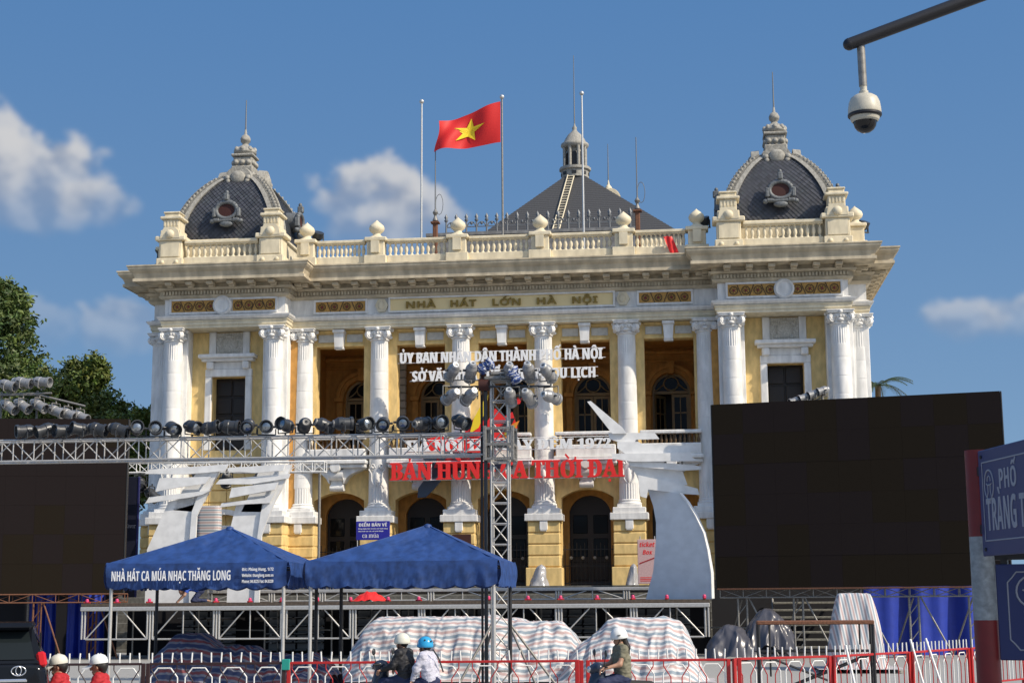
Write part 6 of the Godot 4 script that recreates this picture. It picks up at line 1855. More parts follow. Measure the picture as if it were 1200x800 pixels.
# ------------------------------------------------------------------ signs, banner
func build_small_signs() -> void:
	var t := thing("ticket_sign", "blue sign with white words about ticket sales by the left arch", "sign", Vector3(-5.36, 4.45, 3.0))
	part("board", Geo.new().bx(Vector3(0, 0, -0.04), Vector3(1.32, 0.72, 0), 0.01), M.ticket_blue, t)
	letters(t, "ĐIỂM BÁN VÉ", "sansbold", 0.12, 1.12, 0.01, M.sign_white, Vector3(0.1, 0.52, 0.002))
	letters(t, "Hàng ngày bán vé vào các buôi sáng", "sansbold", 0.04, 1.16, 0.006, M.sign_white, Vector3(0.08, 0.415, 0.002), Basis(), "small_print", true)
	letters(t, "nhà hát và các vé mòi khác", "sansbold", 0.04, 1.0, 0.006, M.sign_white, Vector3(0.08, 0.315, 0.002), Basis(), "small_print", true)
	letters(t, "ca múa", "serif", 0.16, 0.66, 0.008, M.sign_white, Vector3(0.24, 0.09, 0.002), Basis(), "script", true)
	for x: float in [0.05, 1.27]:
		bar("leg", t, Vector3(x, -1.8, -0.03), Vector3(x, 0.02, -0.03), 0.02, M.steel)
	t = thing("ticket_banner", "pink and white banner reading ticket Box beside the right wing", "sign", Vector3(5.52, 2.68, 4.0))
	part("sheet", Geo.new().bx(Vector3(0, 0, -0.03), Vector3(0.74, 1.63, 0), 0.02), M.pink_print, t)
	letters(t, "ticket", "sansbold", 0.17, 0.56, 0.01, M.sign_red, Vector3(0.06, 1.36, 0.002), Basis(Vector3.RIGHT, Vector3(0.2, 1, 0), Vector3.BACK))
	letters(t, "Box", "sansbold", 0.16, 0.36, 0.01, M.sign_red, Vector3(0.17, 1.08, 0.002), Basis(Vector3.RIGHT, Vector3(0.2, 1, 0), Vector3.BACK))
	part("red_stroke", Geo.new().at(Vector3(0.35, 0.85, 0), Basis(Vector3.BACK, 0.35)).bx(Vector3(-0.3, -0.02, 0.0), Vector3(0.32, 0.02, 0.012)), M.deep_red, t)
	for k in 3:
		part("printed_line", Geo.new().bx(Vector3(0.08, 0.1 + k * 0.06, 0), Vector3(0.5, 0.125 + k * 0.06, 0.006)), M.sign_red, t)
	for x: float in [0.1, 0.64]:
		bar("leg", t, Vector3(x, 0.0, -0.06), Vector3(x, 1.75, -0.06), 0.02, M.steel)
	tag(part("wall_plaque", Geo.new().bx(Vector3(-1.96, 4.3, 0.66), Vector3(-1.2, 4.72, 0.7), 0.01), M.rust_red, self), "dark red plaque on the pier left of the lamp tower", "plaque")
	t = thing("banner", "tall navy banner with white script between the left screen and the stage", "banner", Vector3(-11.78, 2.3, 10.6))
	part("cloth", Geo.new().bx(Vector3(0, 0, -0.03), Vector3(0.42, 4.1, 0.0), 0.01), M.banner_navy, t)
	part("edge", Geo.new().bx(Vector3(0.42, 0, -0.04), Vector3(0.49, 4.1, 0.02), 0.01), M.sign_blue, t)
	letters(t, "Sivor", "serif", 0.13, 0.36, 0.006, M.sign_print, Vector3(0.03, 2.35, 0.002), Basis(), "script", true)
	# wrapped floodlights at the foot of the piers
	for i in 2:
		var f := FastNoiseLite.new()
		f.seed = 50 + i
		f.frequency = 2.2
		var rows := []
		for j in 15:
			var r := PackedVector3Array()
			var y := j / 14.0
			var rad: float = lerpf(0.38, 0.14, pow(y, 0.9)) * (1.0 if j < 13 else [0.7, 0.05][j - 13])
			for k in 25:
				var a := TAU * k / 24.0
				var w := 1.0 + 0.3 * f.get_noise_3d(cos(a) * 0.7, y * 0.6, sin(a) * 0.7) + 0.05 * absf(f.get_noise_3d(cos(a) * 2.5, y * 2.0, sin(a) * 2.5))
				r.append(Vector3(cos(a) * rad * w + 0.12 * y, 0.82 * y, -sin(a) * rad * w))
			rows.append(r)
		tag(part("wrapped_lamp", Geo.new().grid(rows), M.plastic_film, self, Vector3([1.6, 5.2][i], 2.66, 1.9), Basis.from_scale(Vector3([1.0, 0.7][i], 1.0, 1.0))), ["plastic wrapped lamp at the foot of the pier right of the tower", "plastic wrapped lamp at the foot of the pier near the ticket banner"][i], "wrapped lamp", "wrapped lamps before the piers")

func build_signpost() -> void:
	var t := thing("signpost", "red and white striped street signpost at the right edge", "signpost", Vector3(8.92, 0, 54.86))
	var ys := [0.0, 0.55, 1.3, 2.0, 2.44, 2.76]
	var cols := [M.pole_white_shaded, M.pole_red_shaded, M.pole_red_shaded, M.pole_white_shaded, M.pole_red_shaded]
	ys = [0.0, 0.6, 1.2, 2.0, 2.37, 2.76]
	cols = [M.pole_red_shaded, M.pole_white_shaded, M.pole_red_shaded, M.pole_white_shaded, M.pole_red_shaded]
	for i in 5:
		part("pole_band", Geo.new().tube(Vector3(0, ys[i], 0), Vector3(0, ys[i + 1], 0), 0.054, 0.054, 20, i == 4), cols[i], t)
	# street name plate, turned along the street
	var s := thing("street_name_sign", "blue street name plate fixed high on the signpost", "sign", Vector3(8.915, 2.28, 54.95), -1.38)
	part("plate", Geo.new().bx(Vector3(-0.02, 0, -0.012), Vector3(0.78, 0.47, 0.0), 0.004), M.sign_blue, s)
	part("border_line", frame_geo(Geo.new(), 0.03, 0.73, 0.07, 0.41, 0.006, 0.0, 0.003), M.sign_print, s)
	letters(s, "PHỐ", "sansbold", 0.085, 0.2, 0.003, M.sign_print, Vector3(0.21, 0.285, 0.001))
	letters(s, "TRÀNG TIỀN", "sansbold", 0.14, 0.6, 0.003, M.sign_print, Vector3(0.055, 0.11, 0.001))
	part("crest", crest(0.055), M.sign_print, s, Vector3(0.1, 0.31, 0.001), Basis.from_scale(Vector3(0.95, 1.2, 1)))
	for q: Array in [[0.02, 0.44], [0.02, 0.03], [0.74, 0.44], [0.74, 0.03]]:
		part("bolt", Geo.new().ball(Vector3(q[0], q[1], 0.002), Vector3(0.009, 0.009, 0.006)), M.iron, s)
	part("clamp", Geo.new().bx(Vector3(-0.1, 0.1, -0.07), Vector3(0.02, 0.14, 0.0)).bx(Vector3(-0.1, 0.36, -0.07), Vector3(0.02, 0.4, 0.0)), M.iron, s)
	s = thing("parking_sign", "navy sign with a white border and a letter P on the signpost", "sign", Vector3(8.965, 1.825, 54.9), -0.4)
	part("plate", Geo.new().bx(Vector3(0, 0, -0.012), Vector3(0.6, 0.42, 0.0), 0.004), M.sign_navy, s)
	part("bracket", Geo.new().bx(Vector3(-0.08, 0.44, -0.06), Vector3(0.5, 0.47, -0.02)).bx(Vector3(0.02, 0.4, -0.05), Vector3(0.05, 0.45, -0.02)), M.iron, s)
	var pts := []
	for q: Vector2 in [Vector2(0.07, 0.07), Vector2(0.05, 0.09), Vector2(0.05, 0.34), Vector2(0.07, 0.36), Vector2(0.09, 0.385), Vector2(0.5, 0.385), Vector2(0.55, 0.34), Vector2(0.55, 0.09), Vector2(0.5, 0.045), Vector2(0.09, 0.045), Vector2(0.07, 0.07)]:
		pts.append(Vector3(q.x, q.y, 0.0))
	part("border_line", Geo.new().path(pts, 0.0035, 4), M.sign_print, s)
	part("crest", crest(0.068), M.sign_print, s, Vector3(0.155, 0.3, 0.001))
	letters(s, "P", "sansbold", 0.14, 0.1, 0.003, M.sign_print, Vector3(0.1, 0.075, 0.001))

# ring with a little gate inside
func crest(r: float) -> Geo:
	var g := Geo.new()
	var pts := []
	for k in 19:
		var a := TAU * k / 18.0
		pts.append(Vector3(cos(a) * r, sin(a) * r, 0))
	g.path(pts, r * 0.07, 5)
	var in_ := []
	for k in 9:
		var a := PI * k / 8.0
		in_.append(Vector3(cos(a) * r * 0.35, r * 0.25 + sin(a) * r * 0.35, 0))
	g.path(in_, r * 0.06, 4)
	g.path([Vector3(-r * 0.6, r * 0.1, 0), Vector3(-r * 0.3, r * 0.0, 0), Vector3(r * 0.3, 0, 0), Vector3(r * 0.6, r * 0.1, 0)], r * 0.06, 4)
	for s: float in [-1, 1]:
		g.path([Vector3(s * r * 0.25, 0, 0), Vector3(s * r * 0.25, -r * 0.5, 0), Vector3(s * r * 0.5, -r * 0.8, 0)], r * 0.06, 4)
	return g

func build_camera_post() -> void:
	# the dome camera hangs from a long outreach arm whose mast stands outside the picture
	var t := thing("camera_mast", "dark steel mast arm reaching in at the top right", "mast", Vector3.ZERO)
	var a := Vector3(8.71, 5.63, 52.36)
	var b := Vector3(9.62, 5.955, 52.31)
	var e := a + (b - a) * 3.2
	part("arm", Geo.new().tube(a, e, 0.04, 0.05, 20).ball(a, Vector3(0.041, 0.041, 0.041), 14, 8), M.arm_black, t)
	part("mast", Geo.new().tube(Vector3(e.x, 0, e.z), Vector3(e.x, e.y + 0.25, e.z), 0.11, 0.075, 20), M.arm_black, t)
	var c := thing("dome_camera", "cream dome surveillance camera hanging under the mast arm", "camera", Vector3(8.79, 5.15, 52.34))
	part("drop_pipe", Geo.new().tube(Vector3(-0.002, 0.2, 0), Vector3(-0.005, 0.47, 0), 0.026, 0.026, 16), M.dull_steel, c)
	part("collar", Geo.new().lathe([Vector2(0.03, 0.14), Vector2(0.03, 0.165), Vector2(0.022, 0.17), Vector2(0.022, 0.21)], 16), M.camera_cream, c)
	part("housing", Geo.new().lathe([Vector2(0.1, 0.01), Vector2(0.106, 0.02), Vector2(0.104, 0.05), Vector2(0.098, 0.09), Vector2(0.085, 0.12), Vector2(0.06, 0.138), Vector2(0.03, 0.145)], 32, Vector3.ZERO, true), M.camera_cream, c)
	part("rim", Geo.new().lathe([Vector2(0.098, -0.01), Vector2(0.108, 0.0), Vector2(0.108, 0.012), Vector2(0.1, 0.016)], 32), M.arm_black, c)
	part("lower_ring", Geo.new().lathe([Vector2(0.078, -0.04), Vector2(0.088, -0.03), Vector2(0.096, -0.005)], 32), M.camera_cream, c)
	part("dome_glass", Geo.new().lathe([Vector2(0, -0.112), Vector2(0.03, -0.107), Vector2(0.053, -0.092), Vector2(0.068, -0.07), Vector2(0.074, -0.045), Vector2(0.076, -0.036)], 28, Vector3.ZERO, true), M.camera_dome, c)

# ------------------------------------------------------------------ people
# skin over tapered capsules [a, b, ra, rb], meshed as surface nets on a grid of the given cell
var crumple: FastNoiseLite

func flesh(g: Geo, bones: Array, cell: float, k: float, wrinkle := 0.0) -> void:
	var lo := Vector3(1e9, 1e9, 1e9)
	var hi := -lo
	for b: Array in bones:
		var r := maxf(b[2], b[3]) + cell * 2.0
		for p: Vector3 in [b[0], b[1]]:
			lo = lo.min(p - Vector3(r, r, r))
			hi = hi.max(p + Vector3(r, r, r))
	var nx := int((hi.x - lo.x) / cell) + 2
	var ny := int((hi.y - lo.y) / cell) + 2
	var nz := int((hi.z - lo.z) / cell) + 2
	var f := PackedFloat32Array()
	f.resize(nx * ny * nz)
	f.fill(1.0)
	for b: Array in bones:
		var a: Vector3 = b[0]
		var ab: Vector3 = b[1] - a
		var l2 := maxf(ab.length_squared(), 1e-9)
		var ra: float = b[2]
		var dr: float = b[3] - ra
		var r := maxf(b[2], b[3]) + k + cell * 1.5
		var p0 := ((a.min(b[1]) - Vector3(r, r, r) - lo) / cell).floor()
		var p1 := ((a.max(b[1]) + Vector3(r, r, r) - lo) / cell).ceil()
		for z in range(maxi(int(p0.z), 0), mini(int(p1.z) + 1, nz)):
			for y in range(maxi(int(p0.y), 0), mini(int(p1.y) + 1, ny)):
				var row := (z * ny + y) * nx
				for x in range(maxi(int(p0.x), 0), mini(int(p1.x) + 1, nx)):
					var q := lo + Vector3(x, y, z) * cell - a
					var t := clampf(q.dot(ab) / l2, 0.0, 1.0)
					var d := (q - ab * t).length() - ra - dr * t
					var e := f[row + x]
					var h := maxf(k - absf(d - e), 0.0) / k
					f[row + x] = minf(d, e) - h * h * k * 0.25
	var idx := {}
	var off := [0, 1, nx, nx + 1, nx * ny, nx * ny + 1, nx * ny + nx, nx * ny + nx + 1]
	var pos := []
	var nor := []
	for z in nz - 1:
		for y in ny - 1:
			var row := (z * ny + y) * nx
			for x in nx - 1:
				var i := row + x
				var neg := 0
				for o: int in off:
					if f[i + o] < 0.0:
						neg += 1
				if neg == 0 or neg == 8:
					continue
				var s := Vector3.ZERO
				var n := 0
				for c in 8:
					for ax in 3:
						if c & (1 << ax):
							continue
						var v0 := f[i + off[c]]
						var v1 := f[i + off[c | (1 << ax)]]
						if (v0 < 0.0) != (v1 < 0.0):
							var p := Vector3(c & 1, (c >> 1) & 1, (c >> 2) & 1)
							p[ax] += v0 / (v0 - v1)
							s += p
							n += 1
				idx[i] = pos.size()
				pos.append(lo + (Vector3(x, y, z) + s / n) * cell)
				nor.append(Vector3(f[i + 1] + f[i + off[3]] + f[i + off[5]] + f[i + off[7]] - f[i] - f[i + off[2]] - f[i + off[4]] - f[i + off[6]],
					f[i + off[2]] + f[i + off[3]] + f[i + off[6]] + f[i + off[7]] - f[i] - f[i + 1] - f[i + off[4]] - f[i + off[5]],
					f[i + off[4]] + f[i + off[5]] + f[i + off[6]] + f[i + off[7]] - f[i] - f[i + 1] - f[i + off[2]] - f[i + off[3]]).normalized())
	if wrinkle > 0.0:
		if crumple == null:
			crumple = FastNoiseLite.new()
			crumple.frequency = 1.0
			crumple.fractal_octaves = 2
		for i in pos.size():
			var p: Vector3 = pos[i]
			var s := Vector3(p.x * 9.0, p.y * 15.0, p.z * 9.0)
			var n0 := crumple.get_noise_3dv(s)
			var gr := Vector3(crumple.get_noise_3dv(s + Vector3(0.18, 0, 0)) - n0, crumple.get_noise_3dv(s + Vector3(0, 0.3, 0)) - n0, crumple.get_noise_3dv(s + Vector3(0, 0, 0.18)) - n0) / 0.02
			pos[i] = p + nor[i] * n0 * wrinkle
			nor[i] = (nor[i] - gr * wrinkle).normalized()
	var st := [1, nx, nx * ny]
	for i: int in idx:
		for ax in 3:
			var j: int = i + st[ax]
			if j >= f.size() or (f[i] < 0.0) == (f[j] < 0.0):
				continue
			var u: int = st[(ax + 1) % 3]
			var w: int = st[(ax + 2) % 3]
			if not (idx.has(i - u) and idx.has(i - w) and idx.has(i - u - w)):
				continue
			var q := [idx[i - u - w], idx[i - w], idx[i], idx[i - u]]
			if f[i] > 0.0:
				q.reverse()
			g.tri(pos[q[0]], pos[q[1]], pos[q[2]], nor[q[0]], nor[q[1]], nor[q[2]])
			g.tri(pos[q[0]], pos[q[2]], pos[q[3]], nor[q[0]], nor[q[2]], nor[q[3]])

# a hand that closes round a bar (curl 1) or lies half open; x is the thumb's side
func hand(g: Geo, wrist: Vector3, dir: Vector3, palm_down: Vector3, thumb_side: Vector3, curl: float) -> void:
	var bones := []
	bones.append([wrist, wrist + dir * 0.035, 0.024, 0.03])
	for i in 4:
		var s := thumb_side * (0.03 - 0.02 * i)
		var len_: float = [0.075, 0.085, 0.08, 0.062][i]
		var p := wrist + dir * 0.085 + s
		bones.append([wrist + dir * 0.03 + s * 0.6, p, 0.016, 0.012])
		var d := dir
		for j in 3:
			var a := curl * (0.75 + 0.1 * i)
			d = (d * cos(a) + palm_down * sin(a)).normalized()
			var q: Vector3 = p + d * len_ * [0.45, 0.32, 0.23][j]
			bones.append([p, q, 0.0105 - 0.001 * j, 0.0098 - 0.001 * j])
			p = q
			# bend each joint from the last direction
	var t0 := wrist + dir * 0.025 + thumb_side * 0.028
	var t1 := t0 + (dir * 0.6 + thumb_side * 0.7 + palm_down * 0.3 * curl).normalized() * 0.036
	bones.append([t0, t1, 0.014, 0.0115])
	bones.append([t1, t1 + (dir * 0.8 + palm_down * (0.3 + 0.6 * curl)).normalized() * 0.032, 0.0115, 0.0095])
	flesh(g, bones, 0.006, 0.007)

func lump(bones: Array, cell: float, k: float, wrinkle := 0.0) -> Geo:
	var g := Geo.new()
	flesh(g, bones, cell, k, wrinkle)
	return g

func grown(bones: Array, by: float) -> Array:
	var o := []
	for b: Array in bones:
		o.append([b[0], b[1], b[2] + by, b[3] + by])
	return o

# J holds joints in the person's own space, which faces +z
func person(label: String, at: Vector3, turn: float, J: Dictionary, look: Dictionary) -> Node3D:
	var t := thing("person", label, "person", at, turn)
	var torso := []
	for s: float in [-1, 1]:
		torso.append([J.pelvis + Vector3(s * 0.07, 0, 0), J.chest + Vector3(s * 0.07, 0, 0), 0.105, 0.11])
		torso.append([J.chest + Vector3(s * 0.06, 0.02, 0), J.neck + Vector3(s * 0.03, -0.04, 0), 0.105, 0.06])
		torso.append([J["sh" + ("r" if s > 0 else "l")], J.neck + Vector3(0, -0.03, 0), 0.058, 0.06])
	var arms := []
	var low := []
	for s: String in ["l", "r"]:
		arms.append([J["sh" + s], J["el" + s], 0.052, 0.042])
		low.append([J["el" + s], J["wr" + s], 0.04, 0.027])
	var legs := []
	for s: String in ["l", "r"]:
		legs.append([J["hip" + s], J["kn" + s], 0.082, 0.056])
		legs.append([J["kn" + s], J["an" + s], 0.056, 0.036])
		legs.append([J["an" + s], J["an" + s] + J.get("toe", Vector3(0, -0.05, 0.16)), 0.038, 0.03])
	var H: Vector3 = J.head
	var hb: Basis = look.get("head", Basis())
	var body := Geo.new()
	flesh(body, torso + arms + low + legs + [[J.neck, H + hb * Vector3(0, -0.06, -0.02), 0.056, 0.052]], 0.02, 0.035)
	var hd := [[Vector3(0, 0.035, -0.02), Vector3(0, 0.03, 0.0), 0.095, 0.09], [Vector3(0, -0.02, 0.01), Vector3(0, -0.09, 0.045), 0.075, 0.042], [Vector3(0, 0.0, 0.085), Vector3(0, -0.035, 0.108), 0.012, 0.016], [Vector3(-0.03, -0.07, 0.07), Vector3(0.03, -0.07, 0.07), 0.018, 0.018]]
	for s: float in [-1, 1]:
		hd.append([Vector3(s * 0.084, 0.015, -0.01), Vector3(s * 0.088, -0.03, -0.005), 0.016, 0.01])
		hd.append([Vector3(s * 0.02, 0.03, 0.085), Vector3(s * 0.045, 0.028, 0.078), 0.014, 0.014])
	for b: Array in hd:
		b[0] = H + hb * b[0]
		b[1] = H + hb * b[1]
	flesh(body, hd, 0.009, 0.02)
	for s: String in ["l", "r"]:
		var d: Vector3 = (J["wr" + s] - J["el" + s]).normalized()
		var side := Vector3(1 if s == "l" else -1, 0, 0)
		var down := Vector3.DOWN
		down = (down - d * down.dot(d)).normalized()
		side = (side - d * side.dot(d)).normalized()
		hand(body, J["wr" + s], d, down, side, look.get("curl", 1.0))
	part("body", body, M.skin, t)
	var eyes := Geo.new()
	for s: float in [-1, 1]:
		eyes.ball(H + hb * Vector3(s * 0.034, 0.008, 0.086), Vector3(0.012, 0.007, 0.008), 8, 5)
	part("eyes", eyes, M.hair, t)
	part("mouth", Geo.new().ball(H + hb * Vector3(0, -0.068, 0.09), Vector3(0.024, 0.006, 0.006), 8, 4), M.panel_red, t)
	# clothes
	var shirt := grown(torso, 0.016)
	for b: Array in arms:
		shirt.append([b[0], b[0].lerp(b[1], 1.0 if look.get("sleeves", false) else 0.45), b[2] + 0.018, b[3] + 0.022])
	if look.get("sleeves", false):
		shirt += grown(low, 0.016)
	part("shirt", lump(shirt, 0.017, 0.04, 0.014), look.shirt, t)
	if look.has("trousers"):
		var tr := grown(legs.slice(0, 2), 0.016) + grown(legs.slice(3, 5), 0.016) + [[J.pelvis + Vector3(-0.06, -0.02, 0), J.pelvis + Vector3(0.06, -0.02, 0), 0.125, 0.125]]
		part("trousers", lump(tr, 0.022, 0.04, 0.012), look.trousers, t)
	# hair
	var hr := [[H + hb * Vector3(0, 0.05, -0.035), H + hb * Vector3(0, 0.0, -0.05), 0.092, 0.085], [H + hb * Vector3(-0.06, 0.02, -0.02), H + hb * Vector3(0.06, 0.02, -0.02), 0.045, 0.045]]
	if look.get("long_hair", false):
		hr += [[H + hb * Vector3(0, -0.03, -0.08), H + Vector3(0.0, -0.17, -0.15), 0.06, 0.055], [H + Vector3(0, -0.17, -0.15), H + Vector3(0, -0.34, -0.17), 0.055, 0.02]]
	else:
		hr.append([H + hb * Vector3(0, -0.03, -0.06), H + hb * Vector3(0, -0.07, -0.055), 0.06, 0.05])
	part("hair", lump(hr, 0.012, 0.02), M.hair, t)
	if look.has("helmet"):
		var g := Geo.new().at(H + hb * Vector3(0, 0.02, -0.015), hb)
		var pr := []
		for i in 10:
			var a := PI / 2 * i / 9.0
			pr.append(Vector2(cos(a) * 0.128, 0.0 + sin(a) * 0.135))
		g.lathe([Vector2(0.118, -0.055), Vector2(0.13, -0.05), Vector2(0.133, -0.02)] + pr, 24, Vector3.ZERO, true, 1.12)
		var hm := part("helmet", g, look.helmet, t)
		part("chin_strap", Geo.new().path([H + hb * Vector3(-0.1, -0.02, 0), H + hb * Vector3(-0.07, -0.1, 0.03), H + hb * Vector3(0, -0.14, 0.04), H + hb * Vector3(0.07, -0.1, 0.03), H + hb * Vector3(0.1, -0.02, 0)], 0.008, 5), M.hair, hm)
		if look.get("vents", false):
			for k in 3:
				part("vent", Geo.new().ball(H + hb * Vector3([-0.08, 0.03, 0.1][k], 0.05 + 0.02 * k, [-0.12, -0.155, -0.07][k]), Vector3(0.018, 0.018, 0.014), 8, 5), M.hair, hm)
		if look.get("visor", false):
			for s: float in [-1, 1]:
				part("side_emblem", Geo.new().at(H + hb * Vector3(s * 0.133, 0.03, 0.03), hb * Basis(Vector3.UP, PI / 2)).lathe([Vector2(0.03, -0.005), Vector2(0.03, 0.005), Vector2(0, 0.006)], 12), M.lamp_black, hm)
	if look.has("cap"):
		var g := Geo.new().at(H + hb * Vector3(0, 0.035, -0.01), hb)
		g.lathe([Vector2(0.112, 0.0), Vector2(0.116, 0.03), Vector2(0.108, 0.07), Vector2(0.085, 0.105), Vector2(0.045, 0.128), Vector2(0.0, 0.134)], 20, Vector3.ZERO, true, 1.1)
		g.ball(Vector3(0, 0.135, 0), Vector3(0.012, 0.008, 0.012), 6, 4)
		var cp := part("cap", g, look.cap, t)
		var rows := []
		for j in 5:
			var r := PackedVector3Array()
			for i in 9:
				var a := (i / 8.0 - 0.5) * 2.0
				r.append(H + hb * Vector3(a * 0.095 * (1.0 - 0.12 * j / 4.0), 0.04 - 0.025 * a * a - 0.045 * j / 4.0, 0.09 + (0.15 * j / 4.0) * sqrt(1.0 - a * a * 0.75) - 0.04 * a * a))
			rows.append(r)
		part("brim", Geo.new().grid(rows), look.cap, cp)
	return t

func seated(lean := 0.0, reach := 0.0) -> Dictionary:
	var J := {
		"pelvis": Vector3(0, 0.86, 0), "chest": Vector3(0, 1.14, 0.02 + lean), "neck": Vector3(0, 1.35, 0.04 + lean * 1.6), "head": Vector3(0, 1.5, 0.07 + lean * 1.9),
		"shl": Vector3(0.165, 1.29, 0.03 + lean * 1.5), "shr": Vector3(-0.165, 1.29, 0.03 + lean * 1.5), "ell": Vector3(0.23, 1.06, 0.13 + lean), "elr": Vector3(-0.23, 1.06, 0.13 + lean),
		"wrl": Vector3(0.24, 1.0, 0.36 + reach), "wrr": Vector3(-0.24, 1.0, 0.36 + reach), "hipl": Vector3(0.09, 0.82, 0.03), "hipr": Vector3(-0.09, 0.82, 0.03),
		"knl": Vector3(0.14, 0.76, 0.42), "knr": Vector3(-0.14, 0.76, 0.42), "anl": Vector3(0.13, 0.36, 0.38), "anr": Vector3(-0.13, 0.36, 0.38)}
	return J

var scooter_proto: Node3D

func scooter(label: String, at: Vector3, turn: float) -> void:
	if scooter_proto:
		copy(scooter_proto, at, turn, label)
		return
	var t := thing("scooter", label, "scooter", at, turn, "scooters on the street")
	scooter_proto = t
	for z: float in [0.68, -0.56]:
		var w := part("wheel", Geo.new().at(Vector3(0, 0.25, z), Basis(Vector3.BACK, PI / 2)).lathe([Vector2(0.17, -0.04), Vector2(0.23, -0.045), Vector2(0.25, 0.0), Vector2(0.23, 0.045), Vector2(0.17, 0.04)], 22, Vector3.ZERO, true), M.rubber, t)
		part("hub", Geo.new().tube(Vector3(-0.05, 0.25, z), Vector3(0.05, 0.25, z), 0.06, 0.06, 10).tube(Vector3(-0.02, 0.25, z), Vector3(0.02, 0.25, z), 0.17, 0.17, 18), M.dull_steel, w)
	part("front_shield", lump([[Vector3(0, 0.5, 0.5), Vector3(0, 0.92, 0.4), 0.16, 0.12], [Vector3(-0.1, 0.45, 0.46), Vector3(-0.08, 0.85, 0.4), 0.1, 0.07], [Vector3(0.1, 0.45, 0.46), Vector3(0.08, 0.85, 0.4), 0.1, 0.07]], 0.03, 0.06), M.scooter_dark, t)
	part("front_fender", lump([[Vector3(0, 0.5, 0.6), Vector3(0, 0.48, 0.84), 0.07, 0.05]], 0.025, 0.03), M.scooter_dark, t)
	part("headlight_cowl", lump([[Vector3(-0.08, 1.0, 0.42), Vector3(0.08, 1.0, 0.42), 0.085, 0.085], [Vector3(0, 0.99, 0.42), Vector3(0, 0.98, 0.5), 0.1, 0.08]], 0.022, 0.04), M.scooter_dark, t)
	part("headlight", Geo.new().ball(Vector3(0, 0.98, 0.57), Vector3(0.08, 0.055, 0.03)), M.chrome, t)
	bar("handlebar", t, Vector3(-0.34, 1.02, 0.36), Vector3(0.34, 1.02, 0.36), 0.015, M.rubber)
	for s: float in [-1, 1]:
		bar("mirror_stalk", t, Vector3(s * 0.22, 1.03, 0.38), Vector3(s * 0.3, 1.2, 0.37), 0.008, M.rubber)
		part("mirror", Geo.new().ball(Vector3(s * 0.31, 1.24, 0.37), Vector3(0.055, 0.06, 0.02), 12, 8), M.lamp_black, t)
	part("footboard", Geo.new().bx(Vector3(-0.15, 0.32, -0.1), Vector3(0.15, 0.4, 0.42), 0.03), M.scooter_dark, t)
	part("rear_body", lump([[Vector3(0, 0.5, -0.2), Vector3(0, 0.56, -0.72), 0.16, 0.09], [Vector3(0, 0.58, -0.1), Vector3(0, 0.58, -0.6), 0.13, 0.09]], 0.03, 0.06), M.scooter_dark, t)
	part("seat", lump([[Vector3(0, 0.72, 0.05), Vector3(0, 0.7, -0.5), 0.09, 0.08]], 0.03, 0.05), M.rubber, t)
	part("tail_light", Geo.new().ball(Vector3(0, 0.66, -0.84), Vector3(0.07, 0.04, 0.03)), M.tail_red, t)

